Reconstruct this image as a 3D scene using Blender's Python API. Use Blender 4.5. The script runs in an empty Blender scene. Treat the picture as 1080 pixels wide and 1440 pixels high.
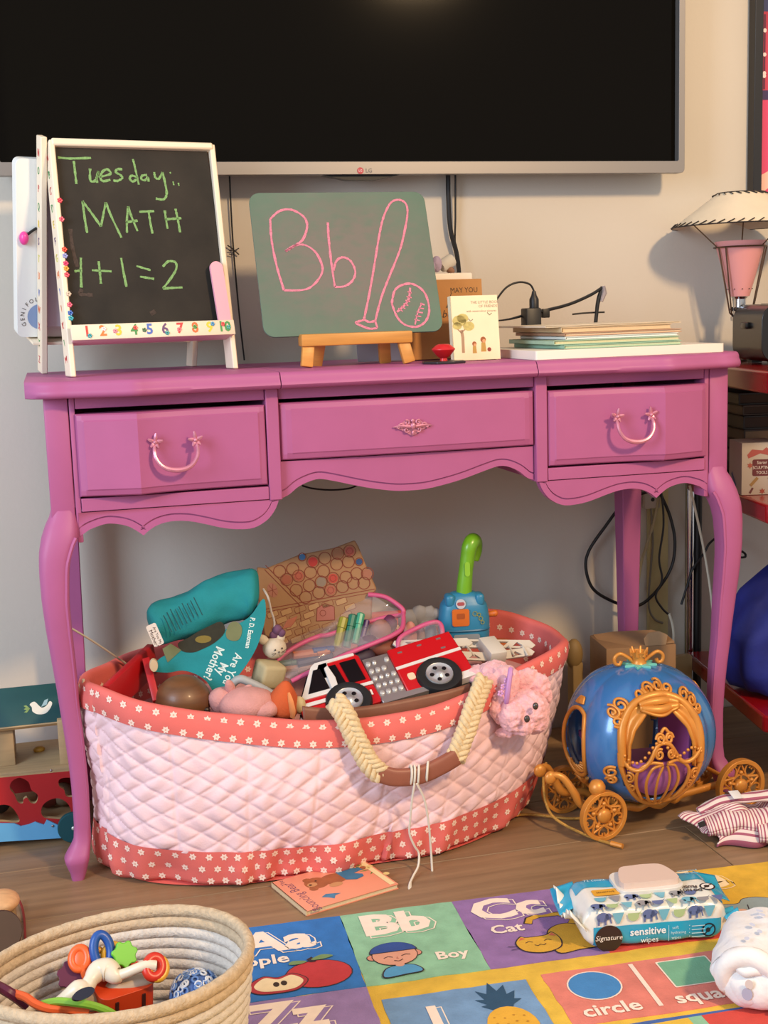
import bpy, bmesh, math, random
from mathutils import Vector, Matrix, Euler
from mathutils.geometry import tessellate_polygon
random.seed(7)
scn = bpy.context.scene
COL = scn.collection
PI = math.pi
R = math.radians

# ---------------------------------------------------------------- camera
def make_camera():
    f_px, pos = 1790.65, (-.5385, -1.9073, .8423)
    yaw, pit, rol = .2522, -.1552, -.0322
    fw = Vector((math.sin(yaw)*math.cos(pit), math.cos(yaw)*math.cos(pit), math.sin(pit)))
    r = Vector((math.cos(yaw), -math.sin(yaw), 0)); u = r.cross(fw)
    r2 = r*math.cos(rol) + u*math.sin(rol); u2 = -r*math.sin(rol) + u*math.cos(rol)
    cam = bpy.data.cameras.new('camera'); o = bpy.data.objects.new('camera', cam); COL.objects.link(o)
    cam.sensor_fit = 'VERTICAL'; cam.sensor_height = 36; cam.lens = 36*f_px/1440
    m = Matrix((r2, u2, -fw)).transposed().to_4x4(); m.translation = pos
    o.matrix_world = m; cam.clip_start = .05
    scn.camera = o
make_camera()

# ---------------------------------------------------------------- light and exposure
scn.view_settings.view_transform = 'Standard'; scn.view_settings.look = 'None'
scn.view_settings.gamma = 1; scn.view_settings.use_curve_mapping = False
scn.view_settings.exposure = -0.25
w = bpy.data.worlds.new('world'); scn.world = w; w.use_nodes = True
w.node_tree.nodes['Background'].inputs[0].default_value = (.90, .88, .88, 1)
w.node_tree.nodes['Background'].inputs[1].default_value = .82
def area(name, loc, aim, size, power, col, sy=None):
    l = bpy.data.lights.new(name, 'AREA'); l.energy = power; l.color = col; l.size = size
    if sy: l.shape = 'RECTANGLE'; l.size_y = sy
    o = bpy.data.objects.new(name, l); COL.objects.link(o); o.location = loc
    o.rotation_euler = (Vector(aim)-Vector(loc)).to_track_quat('-Z', 'Y').to_euler()
    return o
area('ceiling_lamp_light', (.95, -2.35, 2.25), (.25, .2, .6), .24, 86, (1, .68, .37))
area('window_daylight', (-2.3, -1.5, 1.45), (-.3, .3, .6), 1.1, 74, (.66, .80, 1.0), 1.3)

# ---------------------------------------------------------------- materials
def lin(c):
    if isinstance(c, str):
        c = tuple(int(c[i:i+2], 16)/255 for i in (0, 2, 4))
    return tuple(x/12.92 if x <= .04045 else ((x+.055)/1.055)**2.4 for x in c)
_mc = {}
def mat(c, rough=.6, metal=0, name=None, var=0, scale=30, bump=0, bscale=200, coat=0, spec=.5, trans=0, alpha=1, sss=0, emit=0, wood=None, sheen=0):
    """one procedural material: base colour with fine noise variation and relief"""
    key = (c, rough, metal, var, scale, bump, bscale, coat, spec, trans, alpha, emit, wood, sheen)
    if key in _mc: return _mc[key]
    m = bpy.data.materials.new(name or 'paint'); m.use_nodes = True
    nt = m.node_tree; b = nt.nodes['Principled BSDF']; L = nt.links
    col = lin(c)
    b.inputs['Base Color'].default_value = (*col, 1)
    b.inputs['Roughness'].default_value = rough; b.inputs['Metallic'].default_value = metal
    b.inputs['Specular IOR Level'].default_value = spec
    b.inputs['Coat Weight'].default_value = coat; b.inputs['Coat Roughness'].default_value = .12
    b.inputs['Transmission Weight'].default_value = trans; b.inputs['Alpha'].default_value = alpha
    b.inputs['Sheen Weight'].default_value = sheen
    if emit:
        b.inputs['Emission Color'].default_value = (*col, 1); b.inputs['Emission Strength'].default_value = emit
    tc = nt.nodes.new('ShaderNodeTexCoord')
    if wood:
        mp = nt.nodes.new('ShaderNodeMapping'); mp.inputs['Scale'].default_value = wood
        oi = nt.nodes.new('ShaderNodeObjectInfo'); L.new(tc.outputs['Object'], mp.inputs['Vector'])
        ad = nt.nodes.new('ShaderNodeVectorMath'); ad.operation = 'ADD'
        sc = nt.nodes.new('ShaderNodeVectorMath'); sc.operation = 'SCALE'; sc.inputs['Scale'].default_value = 37
        cb = nt.nodes.new('ShaderNodeCombineXYZ')
        for k in range(3): L.new(oi.outputs['Random'], cb.inputs[k])
        L.new(cb.outputs[0], sc.inputs[0]); L.new(mp.outputs[0], ad.inputs[0]); L.new(sc.outputs[0], ad.inputs[1])
        vec = ad.outputs[0]
    else: vec = tc.outputs['Object']
    if var:
        n = nt.nodes.new('ShaderNodeTexNoise'); n.inputs['Scale'].default_value = scale; n.inputs['Detail'].default_value = 6
        L.new(vec, n.inputs['Vector'])
        mr = nt.nodes.new('ShaderNodeMapRange'); mr.inputs[1].default_value = .3; mr.inputs[2].default_value = .7
        mr.inputs[3].default_value = 1-var; mr.inputs[4].default_value = 1+var
        L.new(n.outputs['Fac'], mr.inputs[0])
        src = mr.outputs[0]
        if wood:
            oi2 = nt.nodes.new('ShaderNodeMapRange'); oi2.inputs[3].default_value = .86; oi2.inputs[4].default_value = 1.12
            L.new(oi.outputs['Random'], oi2.inputs[0])
            mu = nt.nodes.new('ShaderNodeMath'); mu.operation = 'MULTIPLY'
            L.new(src, mu.inputs[0]); L.new(oi2.outputs[0], mu.inputs[1]); src = mu.outputs[0]
        vm = nt.nodes.new('ShaderNodeVectorMath'); vm.operation = 'SCALE'; vm.inputs[0].default_value = col
        L.new(src, vm.inputs['Scale']); L.new(vm.outputs[0], b.inputs['Base Color'])
    if bump:
        n2 = nt.nodes.new('ShaderNodeTexNoise'); n2.inputs['Scale'].default_value = bscale; n2.inputs['Detail'].default_value = 3
        L.new(vec, n2.inputs['Vector'])
        bp = nt.nodes.new('ShaderNodeBump'); bp.inputs['Strength'].default_value = bump; bp.inputs['Distance'].default_value = .002
        L.new(n2.outputs['Fac'], bp.inputs['Height']); L.new(bp.outputs[0], b.inputs['Normal'])
    _mc[key] = m
    return m

# ---------------------------------------------------------------- geometry
def Tm(loc=(0, 0, 0), rot=(0, 0, 0), s=1):
    m = Matrix.Translation(loc) @ Euler([R(a) for a in rot]).to_matrix().to_4x4()
    return m @ Matrix.Scale(s, 4) if s != 1 else m
def frame(o, x, y):
    """matrix with origin o, x axis x, y axis near y"""
    x = Vector(x).normalized(); z = x.cross(Vector(y)).normalized(); y = z.cross(x)
    m = Matrix((x, y, z)).transposed().to_4x4(); m.translation = o
    return m
def cr(pts, k=6, closed=False):
    """Catmull-Rom resampling"""
    P = [Vector(p) for p in pts]; n = len(P); out = []
    if n < 3 and not closed: return P
    for i in range(n if closed else n-1):
        if closed: a, b, c, d = P[(i-1) % n], P[i], P[(i+1) % n], P[(i+2) % n]
        else: a, b, c, d = P[max(i-1, 0)], P[i], P[i+1], P[min(i+2, n-1)]
        for j in range(k):
            t = j/k
            out.append(.5*((2*b)+(c-a)*t+(2*a-5*b+4*c-d)*t*t+(3*b-a-3*c+d)*t**3))
    if not closed: out.append(P[-1])
    return out
def interp(tab, x):
    """piecewise linear lookup in a table sorted by its first column"""
    if x <= tab[0][0]: return tab[0][1]
    for (a, b), (c, d) in zip(tab, tab[1:]):
        if x <= c: return b + (d-b)*(x-a)/(c-a) if c > a else d
    return tab[-1][1]
def circ(r, n=24, cx=0, cy=0, ry=None, a0=0, a1=2*PI):
    full = abs(a1-a0-2*PI) < 1e-6
    return [(cx+r*math.cos(a0+(a1-a0)*i/(n if full else n-1)), cy+(ry or r)*math.sin(a0+(a1-a0)*i/(n if full else n-1))) for i in range(n)]
def rrect(w, h, r, n=5, cx=0, cy=0):
    out = []
    for sx, sy, a in ((1, 1, 0), (-1, 1, 90), (-1, -1, 180), (1, -1, 270)):
        for i in range(n+1):
            t = R(a+90*i/n)
            out.append((cx+sx*(w/2-r)+r*math.cos(t), cy+sy*(h/2-r)+r*math.sin(t)))
    return out
class G:
    def __init__(s, T=None): s.v = []; s.f = []; s.m = []; s.T = T
    def add(s, vs, fs, mi=0, T=None):
        k = len(s.v)
        M = (s.T @ T) if (s.T is not None and T is not None) else (T if T is not None else s.T)
        if M is not None: vs = [M @ Vector(p) for p in vs]
        s.v += [tuple(p) for p in vs]
        for f in fs: s.f.append([i+k for i in f]); s.m.append(mi)
        return s
    def bm(s, b, mi=0, T=None):
        b.verts.index_update()
        s.add([v.co.copy() for v in b.verts], [[v.index for v in f.verts] for f in b.faces], mi, T); b.free(); return s
    def box(s, c, d, mi=0, T=None, b=0, seg=2):
        bm = bmesh.new(); bmesh.ops.create_cube(bm, size=1)
        for v in bm.verts: v.co = Vector((v.co.x*d[0]+c[0], v.co.y*d[1]+c[1], v.co.z*d[2]+c[2]))
        if b: bmesh.ops.bevel(bm, geom=bm.edges[:], offset=b, segments=seg, profile=.5, affect='EDGES', clamp_overlap=True)
        return s.bm(bm, mi, T)
    def bar(s, p, q, wx, wy, mi=0, up=(0, 0, 1), b=0):
        """box beam from p to q"""
        p, q = Vector(p), Vector(q); z = (q-p); L = z.length; z.normalize()
        x = Vector(up).cross(z)
        if x.length < 1e-5: x = Vector((1, 0, 0))
        x.normalize(); y = z.cross(x)
        m = Matrix((x, y, z)).transposed().to_4x4(); m.translation = (p+q)/2
        return s.box((0, 0, 0), (wx, wy, L), mi, m, b)
    def prism(s, poly, z0, z1, mi=0, T=None, holes=(), side=None, caps=(1, 1)):
        loops = [[Vector((*p[:2], 0)) for p in poly]] + [[Vector((*p[:2], 0)) for p in h] for h in holes]
        tri = tessellate_polygon(loops); flat = [p for l in loops for p in l]; n = len(flat)
        A = sum(a.x*b.y-b.x*a.y for a, b in zip(loops[0], loops[0][1:]+loops[0][:1]))
        fs = []
        def up(t):
            a, b, c = (flat[i] for i in t)
            return t if (b-a).cross(c-a).z > 0 else (t[0], t[2], t[1])
        tri = [up(t) for t in tri]
        vs = [(p.x, p.y, z1) for p in flat] + [(p.x, p.y, z0) for p in flat]
        if caps[1]: fs += [list(t) for t in tri]
        if caps[0]: fs += [[t[0]+n, t[2]+n, t[1]+n] for t in tri]
        k0 = len(s.f); s.add(vs, fs, mi, T)
        sf = []; k = 0
        for li, l in enumerate(loops):
            a2 = sum(a.x*b.y-b.x*a.y for a, b in zip(l, l[1:]+l[:1]))
            for i in range(len(l)):
                a, b = k+i, k+(i+1) % len(l)
                ccw = a2 > 0
                if li > 0: ccw = not ccw
                sf.append([a+n, b+n, b, a] if ccw else [b+n, a+n, a, b])
            k += len(l)
        base = len(s.v)-len(vs)
        for f in sf: s.f.append([i+base for i in f]); s.m.append(mi if side is None else side)
        return s
    def flat(s, poly, z, mi=0, T=None):
        loops = [[Vector((*p[:2], 0)) for p in poly]]
        fs = []
        for t in tessellate_polygon(loops):
            a, b, c = (loops[0][i] for i in t)
            fs.append(list(t) if (b-a).cross(c-a).z > 0 else [t[0], t[2], t[1]])
        return s.add([(p[0], p[1], z) for p in poly], fs, mi, T)
    def tube(s, pts, r, n=8, mi=0, T=None, closed=False, sm=0, caps=True, flatten=1, twist=0):
        if sm: 
            k0 = len(pts); P = cr(pts, sm, closed)
            if not isinstance(r, (int, float)):
                rr = [(i, x) for i, x in enumerate(r)]
                r = [interp(rr, i/sm) for i in range(len(P))] if not closed else [interp(rr+[(k0, r[0])], i/sm) for i in range(len(P))]
        else: P = [Vector(p) for p in pts]
        m = len(P); rad = [r]*m if isinstance(r, (int, float)) else list(r)
        vs = []; fs = []
        t0 = ((P[1]-P[0]) if not closed else (P[1]-P[-1])).normalized()
        x = t0.orthogonal().normalized() if abs(t0.z) > .99 else t0.cross(Vector((0, 0, 1))).normalized()
        for i in range(m):
            if closed: t = P[(i+1) % m]-P[i-1]
            else: t = P[min(i+1, m-1)]-P[max(i-1, 0)]
            if t.length < 1e-9: t = t0.copy()
            t.normalize(); x = (x-t*x.dot(t))
            if x.length < 1e-6: x = t.orthogonal()
            x.normalize(); y = t.cross(x)
            for j in range(n):
                a = 2*PI*j/n + twist*i
                vs.append(P[i]+rad[i]*(math.cos(a)*x+math.sin(a)*y*flatten))
        for i in range(m if closed else m-1):
            for j in range(n):
                a, b = i*n+j, i*n+(j+1) % n; c, d = ((i+1) % m)*n+(j+1) % n, ((i+1) % m)*n+j
                fs.append([a, b, c, d])
        if caps and not closed: fs += [list(range(n))[::-1], [(m-1)*n+j for j in range(n)]]
        return s.add(vs, fs, mi, T)
    def lathe(s, prof, n=24, mi=0, T=None, sx=1, sy=1):
        """profile (r, z); r = 0 ends close to a point"""
        vs = []; fs = []; rows = []
        for r, z in prof:
            if r < 1e-7: rows.append([len(vs)]); vs.append((0, 0, z))
            else:
                rows.append([len(vs)+j for j in range(n)])
                vs += [(r*sx*math.cos(2*PI*j/n), r*sy*math.sin(2*PI*j/n), z) for j in range(n)]
        for a, b in zip(rows, rows[1:]):
            for j in range(n):
                k = (j+1) % n
                if len(a) == 1 and len(b) == 1: continue
                if len(a) == 1: fs.append([a[0], b[k], b[j]])
                elif len(b) == 1: fs.append([a[j], a[k], b[0]])
                else: fs.append([a[j], a[k], b[k], b[j]])
        return s.add(vs, fs, mi, T)
    def ell(s, c, r, mi=0, T=None, n=16, m=10, noise=0, seed=0):
        if isinstance(r, (int, float)): r = (r, r, r)
        pr = [(max(0, math.sin(PI*i/m)), -math.cos(PI*i/m)) for i in range(m+1)]
        pr[0] = (0, -1); pr[-1] = (0, 1)
        k = len(s.v); M = Tm(c) @ Matrix.Diagonal((*r, 1))
        return s.lathe(pr, n, mi, (T @ M) if T is not None else M)
    def grid(s, fn, nu, nv, mi=0, T=None, cu=False, cv=False):
        vs = [fn(i/(nu if cu else nu-1), j/(nv if cv else nv-1)) for i in range(nu) for j in range(nv)]
        fs = []
        for i in range(nu if cu else nu-1):
            for j in range(nv if cv else nv-1):
                a, b = i*nv+j, ((i+1) % nu)*nv+j; c, d = ((i+1) % nu)*nv+(j+1) % nv, i*nv+(j+1) % nv
                fs.append([a, b, c, d])
        return s.add(vs, fs, mi, T)
    def stroke(s, pts, wd, z=0, mi=0, T=None, sm=0, h=0, seed=None):
        """flat ribbon along a 2D polyline, optionally rough like chalk"""
        P = [Vector((p[0], p[1], 0)) for p in pts]
        if sm: P = cr(P, sm)
        rnd = random.Random(seed) if seed is not None else None
        vs = []; fs = []
        for i, p in enumerate(P):
            t = P[min(i+1, len(P)-1)]-P[max(i-1, 0)]
            if t.length < 1e-9: t = Vector((1, 0, 0))
            t.normalize(); q = Vector((-t.y, t.x, 0))
            k = wd/2*(rnd.uniform(.7, 1.2) if rnd else 1)
            vs += [(*(p+q*k)[:2], z), (*(p-q*k)[:2], z)]
        for i in range(len(P)-1): fs.append([2*i, 2*i+1, 2*i+3, 2*i+2])
        return s.add(vs, fs, mi, T)
    def text(s, st, size, mi=0, T=None, ext=0, align='CENTER', sx=1, bold=0, shear=0):
        cu = bpy.data.curves.new('t', 'FONT'); cu.body = st; cu.size = size; cu.extrude = ext; cu.offset = bold; cu.shear = shear
        cu.align_x = align; cu.align_y = 'CENTER'; cu.resolution_u = 2
        o = bpy.data.objects.new('t', cu); COL.objects.link(o)
        dg = bpy.context.evaluated_depsgraph_get()
        me = o.evaluated_get(dg).to_mesh()
        vs = [Vector((v.co.x*sx, v.co.y, v.co.z)) for v in me.vertices]; fs = [list(p.vertices) for p in me.polygons]
        o.evaluated_get(dg).to_mesh_clear(); bpy.data.objects.remove(o); bpy.data.curves.remove(cu)
        return s.add(vs, fs, mi, T)
    def floor(s, z=.0004):
        s.v = [(a, b, max(c, z)) for a, b, c in s.v]; return s
    def build(s, name, mats, par=None, world=False, sm=35, sub=0, bev=0, solid=0, label=None, disp=None, loc=None, rot=None):
        me = bpy.data.meshes.new(name); me.from_pydata(s.v, [], s.f)
        if not isinstance(mats, (list, tuple)): mats = [mats]
        for x in mats: me.materials.append(x)
        if len(mats) > 1: me.polygons.foreach_set('material_index', s.m)
        if sm:
            me.polygons.foreach_set('use_smooth', [True]*len(me.polygons)); me.set_sharp_from_angle(angle=R(sm))
        me.update()
        o = bpy.data.objects.new(name, me); COL.objects.link(o)
        if par is not None:
            o.parent = par
            if world: o.matrix_parent_inverse = WM(par).inverted()
        if loc: o.location = loc
        if rot: o.rotation_euler = [R(a) for a in rot]
        if solid:
            md = o.modifiers.new('Solidify', 'SOLIDIFY'); md.thickness = solid; md.offset = -1
        if bev:
            md = o.modifiers.new('Bevel', 'BEVEL'); md.width = bev; md.segments = 2; md.limit_method = 'ANGLE'; md.angle_limit = R(40)
        if sub:
            md = o.modifiers.new('Subsurf', 'SUBSURF'); md.levels = md.render_levels = sub
        if disp:
            tx = bpy.data.textures.new('fold', 'CLOUDS'); tx.noise_scale = disp[1]; tx.noise_depth = 2
            md = o.modifiers.new('Displace', 'DISPLACE'); md.texture = tx; md.strength = disp[0]; md.mid_level = .5; md.texture_coords = 'GLOBAL'
        if label: o['label'] = label
        return o
def WM(o):
    m = o.matrix_basis.copy()
    if o.parent: m = WM(o.parent) @ o.matrix_parent_inverse @ m
    return m
def thing(name, label, cat, loc=(0, 0, 0), rot=(0, 0, 0), group=None, kind=None):
    o = bpy.data.objects.new(name, None); COL.objects.link(o); o.empty_display_size = .02
    o.location = loc; o.rotation_euler = [R(a) for a in rot]
    return tag(o, label, cat, group, kind)
def tag(o, label, cat=None, group=None, kind=None):
    o['label'] = label
    if cat: o['category'] = cat
    if group: o['group'] = group
    if kind: o['kind'] = kind
    return o
def struct(o, label=None):
    o['kind'] = 'structure'
    if label: o['label'] = label
    return o
def copy_tree(o, parent=None):
    c = o.copy(); COL.objects.link(c)
    if parent is not None: c.parent = parent
    for ch in list(o.children): copy_tree(ch, c)
    return c
# ================================================================ room shell
wallM = mat('cac2b4', .85, name='wall_paint', var=.02, scale=4, bump=.15, bscale=120)
struct(G().box((.3, .47, 1.2), (4.6, .1, 2.6)).build('wall_back', wallM), 'cream painted wall behind the desk and the television')
fl = struct(G().box((.1, -1.3, -.012), (4.2, 3.6, .016)).build('floor', mat('3a2f28', .9)), 'grey brown wood plank floor')
plankM = mat('8f7355', .40, name='plank_wood', var=.20, scale=9, bump=.1, bscale=60, wood=(.55, 7, 7), spec=.4)
pm = {}
PW, PL = .178, 1.22
for i in range(20):
    y = .415-PW/2-i*PW
    off = [0.04, -.55, .35, -.2, .62][i % 5]
    for k in range(-2, 3):
        x = off+k*PL
        x0, x1 = max(x-PL/2, -2), min(x+PL/2, 2.2)
        if x1-x0 < .05: continue
        key = round(x1-x0, 3)
        if key not in pm:
            g = G().box((0, 0, -.004), (x1-x0-.0015, PW-.0015, .008), b=.0008, seg=1)
            pm[key] = g.build('plank', plankM, fl); o = pm[key]
        else:
            o = pm[key].copy(); COL.objects.link(o)
        o.location = ((x0+x1)/2, y, 0)
# pale yellow timber strip standing on the wall right of the desk
struct(G().box((.629, .412, .34), (.042, .016, .68), b=.003).build('trim_1', mat('c9bc84', .6, var=.05)), 'pale yellow timber strip up the wall behind the right end of the desk')

# ================================================================ television
tv = thing('television', 'large flat television on the wall above the desk', 'television', (.0215, .36, 1.085))
bez = mat('8f8a86', .35, .6, name='silver_bezel'); blk = mat('0b0a09', .5, name='black_plastic')
W2, H = .6265, .715
g = G(Matrix.Rotation(R(90), 4, 'X'))
g.prism(rrect(2*W2, H, .008, 4, 0, H/2), -.0, .02, holes=[rrect(2*W2-.024, H-.032, .003, 2, 0, H/2+.006)])
g.build('bezel', bez, tv, bev=.0025)
G().box((0, .006, H/2+.002), (2*W2-.02, .02, H-.02)).build('screen', mat('0a0703', .08, name='screen_glass', spec=.10), tv)
G().box((0, .022, H/2), (2*W2-.01, .03, H-.01), b=.006).build('back_cover', blk, tv)
g = G(); g.prism([(-.07, 0), (-.05, -.004), (-.025, -.009), (.025, -.009), (.05, -.004), (.07, 0)], -.008, .012, T=Matrix.Rotation(R(90), 4, 'X'))
g.build('sensor_pod', blk, tv)
G().ell((0, -.0085, -.0055), (.0035, .002, .002)).build('power_light', mat('ff2a10', .4, emit=6), tv, label='glowing red power light')
g = G(Tm((-.004, -.0206, .0062), (90, 0, 0)))
g.flat(circ(.0058, 20), 0, 0); g.text('LG', .0055, 1, Tm((0, 0, .0002))); g.text('LG', .010, 2, Tm((.0155, 0, .0002)))
g.build('logo', [mat('b04046', .5), mat('e8d8d4', .5), mat('6f6a68', .5)], tv, label='small red round maker badge')
G().box((0, .046, H/2), (.4, .02, .4)).build('wall_bracket', blk, tv)

def cable(name, label, pts, r, m, cat='cable', group=None, sm=8, n=8):
    o = G().tube(pts, r, n, sm=sm).build(name, m)
    return tag(o, label, cat, group)
cbk = mat('0d0b0b', .5, name='black_rubber'); cwh = mat('cfc9b4', .5, name='white_rubber')
cable('power_cable', 'thick black cable hanging from the television behind the green board', [(.200, .40, 1.13), (.200, .405, 1.05), (.203, .405, .99), (.216, .405, .93), (.22, .40, .80)], .0045, cbk)
cable('signal_cable', 'thin black cable hanging beside the thick television cable', [(.214, .40, 1.13), (.214, .408, 1.02), (.213, .408, .95), (.23, .408, .86), (.235, .405, .79)], .0018, cbk)
cable('cord', 'thin dark cord hanging between the two chalkboards', [(-.2046, .41, 1.1), (-.2040, .413, .98), (-.199, .413, .85), (-.194, .41, .765)], .0015, cbk)
# ================================================================ pink vanity desk
pinkM = mat('a85987', .5, name='pink_chalk_paint', var=.035, scale=16, bump=.07, bscale=40, spec=.4)
desk = thing('vanity_desk', 'pink painted vanity desk with curved legs and three drawers', 'desk')
def yf(x):
    a = abs(x)
    if a > .42: return -.024*(1-(a-.42)/.10) if a < .52 else 0.0
    if a > .21: return -.024*math.exp(-(.42-a)/.055)
    return 0.0
def slab(x0, x1, name, lab):
    n = 40; poly = []
    xs = [x0+(x1-x0)*i/n for i in range(n+1)]
    def end_in(x):   # rounded outer corners
        d = .577-abs(x)
        return 0 if d > .05 else .05-math.sqrt(max(0, .05**2-(.05-d)**2))
    prof = [(0, .735), (-.006, .736), (-.0095, .741), (-.008, .7465), (-.004, .750), (-.0035, .754), (.0, .7585), (.006, .76)]
    def fn(u, v):
        x = x0+(x1-x0)*u
        k = v*(len(prof)+1)
        j = round(v*(len(prof)+1))
        if j == 0: return (x, .37, .735)
        if j == len(prof)+1: return (x, .37, .76)
        dy, z = prof[j-1]
        return (x, yf(x)-.021+dy+end_in(x), z)
    g = G(); g.grid(fn, n+1, len(prof)+2)
    for xx in (x0, x1):
        i = 0 if xx == x0 else n
        ring = [i*(len(prof)+2)+j for j in range(len(prof)+2)]
        g.f.append(ring if xx == x1 else ring[::-1]); g.m.append(0)
    g.build(name, pinkM, desk, sm=50)
slab(-.575, -.2070, 'tabletop_panel', ''); slab(-.2055, .2015, 'tabletop_panel', ''); slab(.203, .575, 'tabletop_panel', '')

def board(poly, y0, y1, name, par=desk, bev=.0012):
    """outline in x, z extruded from y0 (front) to y1"""
    g = G(); g.prism([(x, z) for x, z in poly], -y1, -y0, T=Matrix.Rotation(R(90), 4, 'X'))
    return g.build(name, pinkM, par, bev=bev)
def rc(x0, x1, z0, z1): return [(x0, z0), (x1, z0), (x1, z1), (x0, z1)]
apL = [(-.5115, .5305), (-.505, .5345), (-.496, .540), (-.476, .546), (-.461, .546), (-.442, .541), (-.429, .533), (-.419, .525), (-.409, .533), (-.395, .540), (-.376, .5435), (-.352, .542), (-.328, .536), (-.301, .528), (-.277, .524), (-.253, .5245), (-.232, .535), (-.219, .55), (-.212, .566)]
apC = [(-.206, .566), (-.195, .571), (-.18, .582), (-.163, .589), (-.147, .592), (-.126, .588), (-.089, .578), (-.059, .571), (-.026, .5655), (.0, .5645), (.026, .5655), (.059, .571), (.089, .578), (.126, .589), (.147, .594), (.163, .592), (.18, .584), (.195, .572), (.206, .568)]
def smooth2(p, k=4): return [(q.x, q.y) for q in cr([(a, b, 0) for a, b in p], k)]
def seg_smooth(p):
    i = min(range(len(p)), key=lambda k: abs(abs(p[k][0])-.419))
    if abs(abs(p[i][0])-.419) < .002: return smooth2(p[:i+1])+smooth2(p[i:])[1:]
    return smooth2(p)
def apron(curve, ztop, y):
    c = seg_smooth(curve)
    xa, xb = c[0][0], c[-1][0]
    up = []
    for i, (x, z) in enumerate(c):   # offset curve
        a, b = c[max(i-1, 0)], c[min(i+1, len(c)-1)]
        t = Vector((b[0]-a[0], b[1]-a[1])).normalized(); up.append((x-t.y*.0095, z+t.x*.0095))
    up = [(min(max(x, xa), xb), min(z, ztop-.003)) for x, z in up]
    up2 = [(x, min(z+.0022, ztop-.002)) for x, z in up]
    root = board(c+[(xb, ztop), (xa, ztop)], y+.003, y+.016, 'apron', bev=0)
    board(c+up[::-1], y, y+.004, 'apron_bead', root, .0006)
    board(up2+[(xb, ztop), (xa, ztop)], y, y+.004, 'apron_panel', root, .0006)
apron(apL, .5655, -.001); apron([(-x, z) for x, z in apL][::-1], .5655, -.001); apron(apC, .6225, .006)
for s in (-1, 1):
    # posts with a bead, stiles, rails
    g = G(); g.box((s*.533, .022, .645), (.0345, .044, .18), b=.003); g.build('corner_post', pinkM, desk)
    g = G(); g.box((s*.5105, .018, .628), (.008, .036, .214), b=.0015); g.build('post_bead', pinkM, desk)
    xs = sorted((s*.506, s*.2275))
    g = G(); g.box(((xs[0]+xs[1])/2, .016, .7265), (xs[1]-xs[0], .03, .017)); g.build('rail', pinkM, desk, bev=.001)
    g = G(); g.box(((xs[0]+xs[1])/2, .012, .5765), (xs[1]-xs[0], .03, .0195)); g.build('rail', pinkM, desk, bev=.001)
    g = G(); g.box((s*.217, .012, .65), (.0195, .032, .17)); g.build('stile', pinkM, desk, bev=.0015)
    g = G(); g.box((s*.541, .2, .65), (.016, .33, .17)); g.build('side_panel', pinkM, desk, bev=.001)
    g = G(); g.box((s*.217, .19, .65), (.012, .32, .165)); g.build('divider', pinkM, desk)
    g = G(); g.box((s*.362, .19, .572), (.29, .32, .008)); g.build('drawer_shelf', pinkM, desk)
g = G(); g.box((0, .016, .7265), (.413, .028, .017)); g.build('rail', pinkM, desk, bev=.001)
g = G(); g.box((0, .19, .614), (.42, .31, .008)); g.build('drawer_shelf', pinkM, desk)
g = G(); g.box((0, .355, .65), (1.06, .01, .165)); g.build('back_panel', pinkM, desk)

outT = [(0, .559), (.003, .5595), (.012, .561), (.025, .566), (.035, .568), (.045, .562), (.056, .553), (.07, .5505), (.105, .550), (.146, .550), (.189, .552), (.23, .555), (.264, .558), (.302, .561), (.352, .566), (.393, .570), (.439, .573), (.482, .5735), (.508, .572), (.531, .567), (.549, .560), (.562, .5525), (.575, .5495)]
inT = [(0, .540), (.012, .536), (.034, .530), (.06, .526), (.143, .524), (.224, .526), (.275, .529), (.336, .530), (.392, .532), (.433, .533), (.478, .530), (.497, .527), (.516, .521), (.529, .513), (.545, .512), (.575, .514)]
def front_leg(s):
    zs = [0, .004, .012, .02, .028, .035, .042, .05, .06, .08]+[.08+.02*i for i in range(1, 21)]+[.49, .5, .51, .52, .53, .54, .55, .56, .57]
    n = 20
    def fn(u, v):
        z = zs[round(v*(len(zs)-1))]
        xo, xi = interp(outT, z), interp(inT, z)
        cx, hx = (xo+xi)/2, (xo-xi)/2
        yo = -(xo-.5500)*.9; yi = yo+2*hx*1.0
        cy, hy = (yo+yi)/2, (yi-yo)/2
        a = 2*PI*u+.0001
        e = .62
        c, si = math.cos(a), math.sin(a)
        px = math.copysign(abs(c)**e, c); py = math.copysign(abs(si)**e, si)
        return (s*(cx+hx*px), cy+hy*py, z)
    g = G(); g.grid(fn, n, len(zs), cu=True)
    k = len(zs)
    g.f += [[i*k for i in range(n)], [i*k+k-1 for i in range(n)]]; g.m += [0, 0]
    if s > 0: g.f = [f[::-1] for f in g.f]
    lg = g.build('front_leg', pinkM, desk, sm=50)
    # carved bead that follows the inner front edge
    pts = []
    for z in [.075+.02*i for i in range(22)]+[.52, .53]:
        xo, xi = interp(outT, z), interp(inT, z); hx = (xo-xi)/2
        pts.append((s*(xi+.0045), -(xo-.55)*.9+.0042*min(1, .03/max(hx, .001)) , z))
    G().tube(pts, .0032, 6, sm=3).build('leg_bead', pinkM, lg)
for s in (-1, 1): front_leg(s)
for s in (-1, 1):
    g = G(); zs = [(0, .012), (.55, .021), (.735, .0215)]
    vs = []
    for z, h in zs:
        cx, cy = s*(.5504-.0215+ (.0)), .36-.0215
        vs += [(cx-h, cy-h, z), (cx+h, cy-h, z), (cx+h, cy+h, z), (cx-h, cy+h, z)]
    fs = [[3, 2, 1, 0], [8, 9, 10, 11]]
    for k in (0, 4):
        for j in range(4): fs.append([k+j, k+(j+1) % 4, k+4+(j+1) % 4, k+4+j])
    g.add(vs, fs); g.build('back_leg', pinkM, desk, bev=.002)

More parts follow.
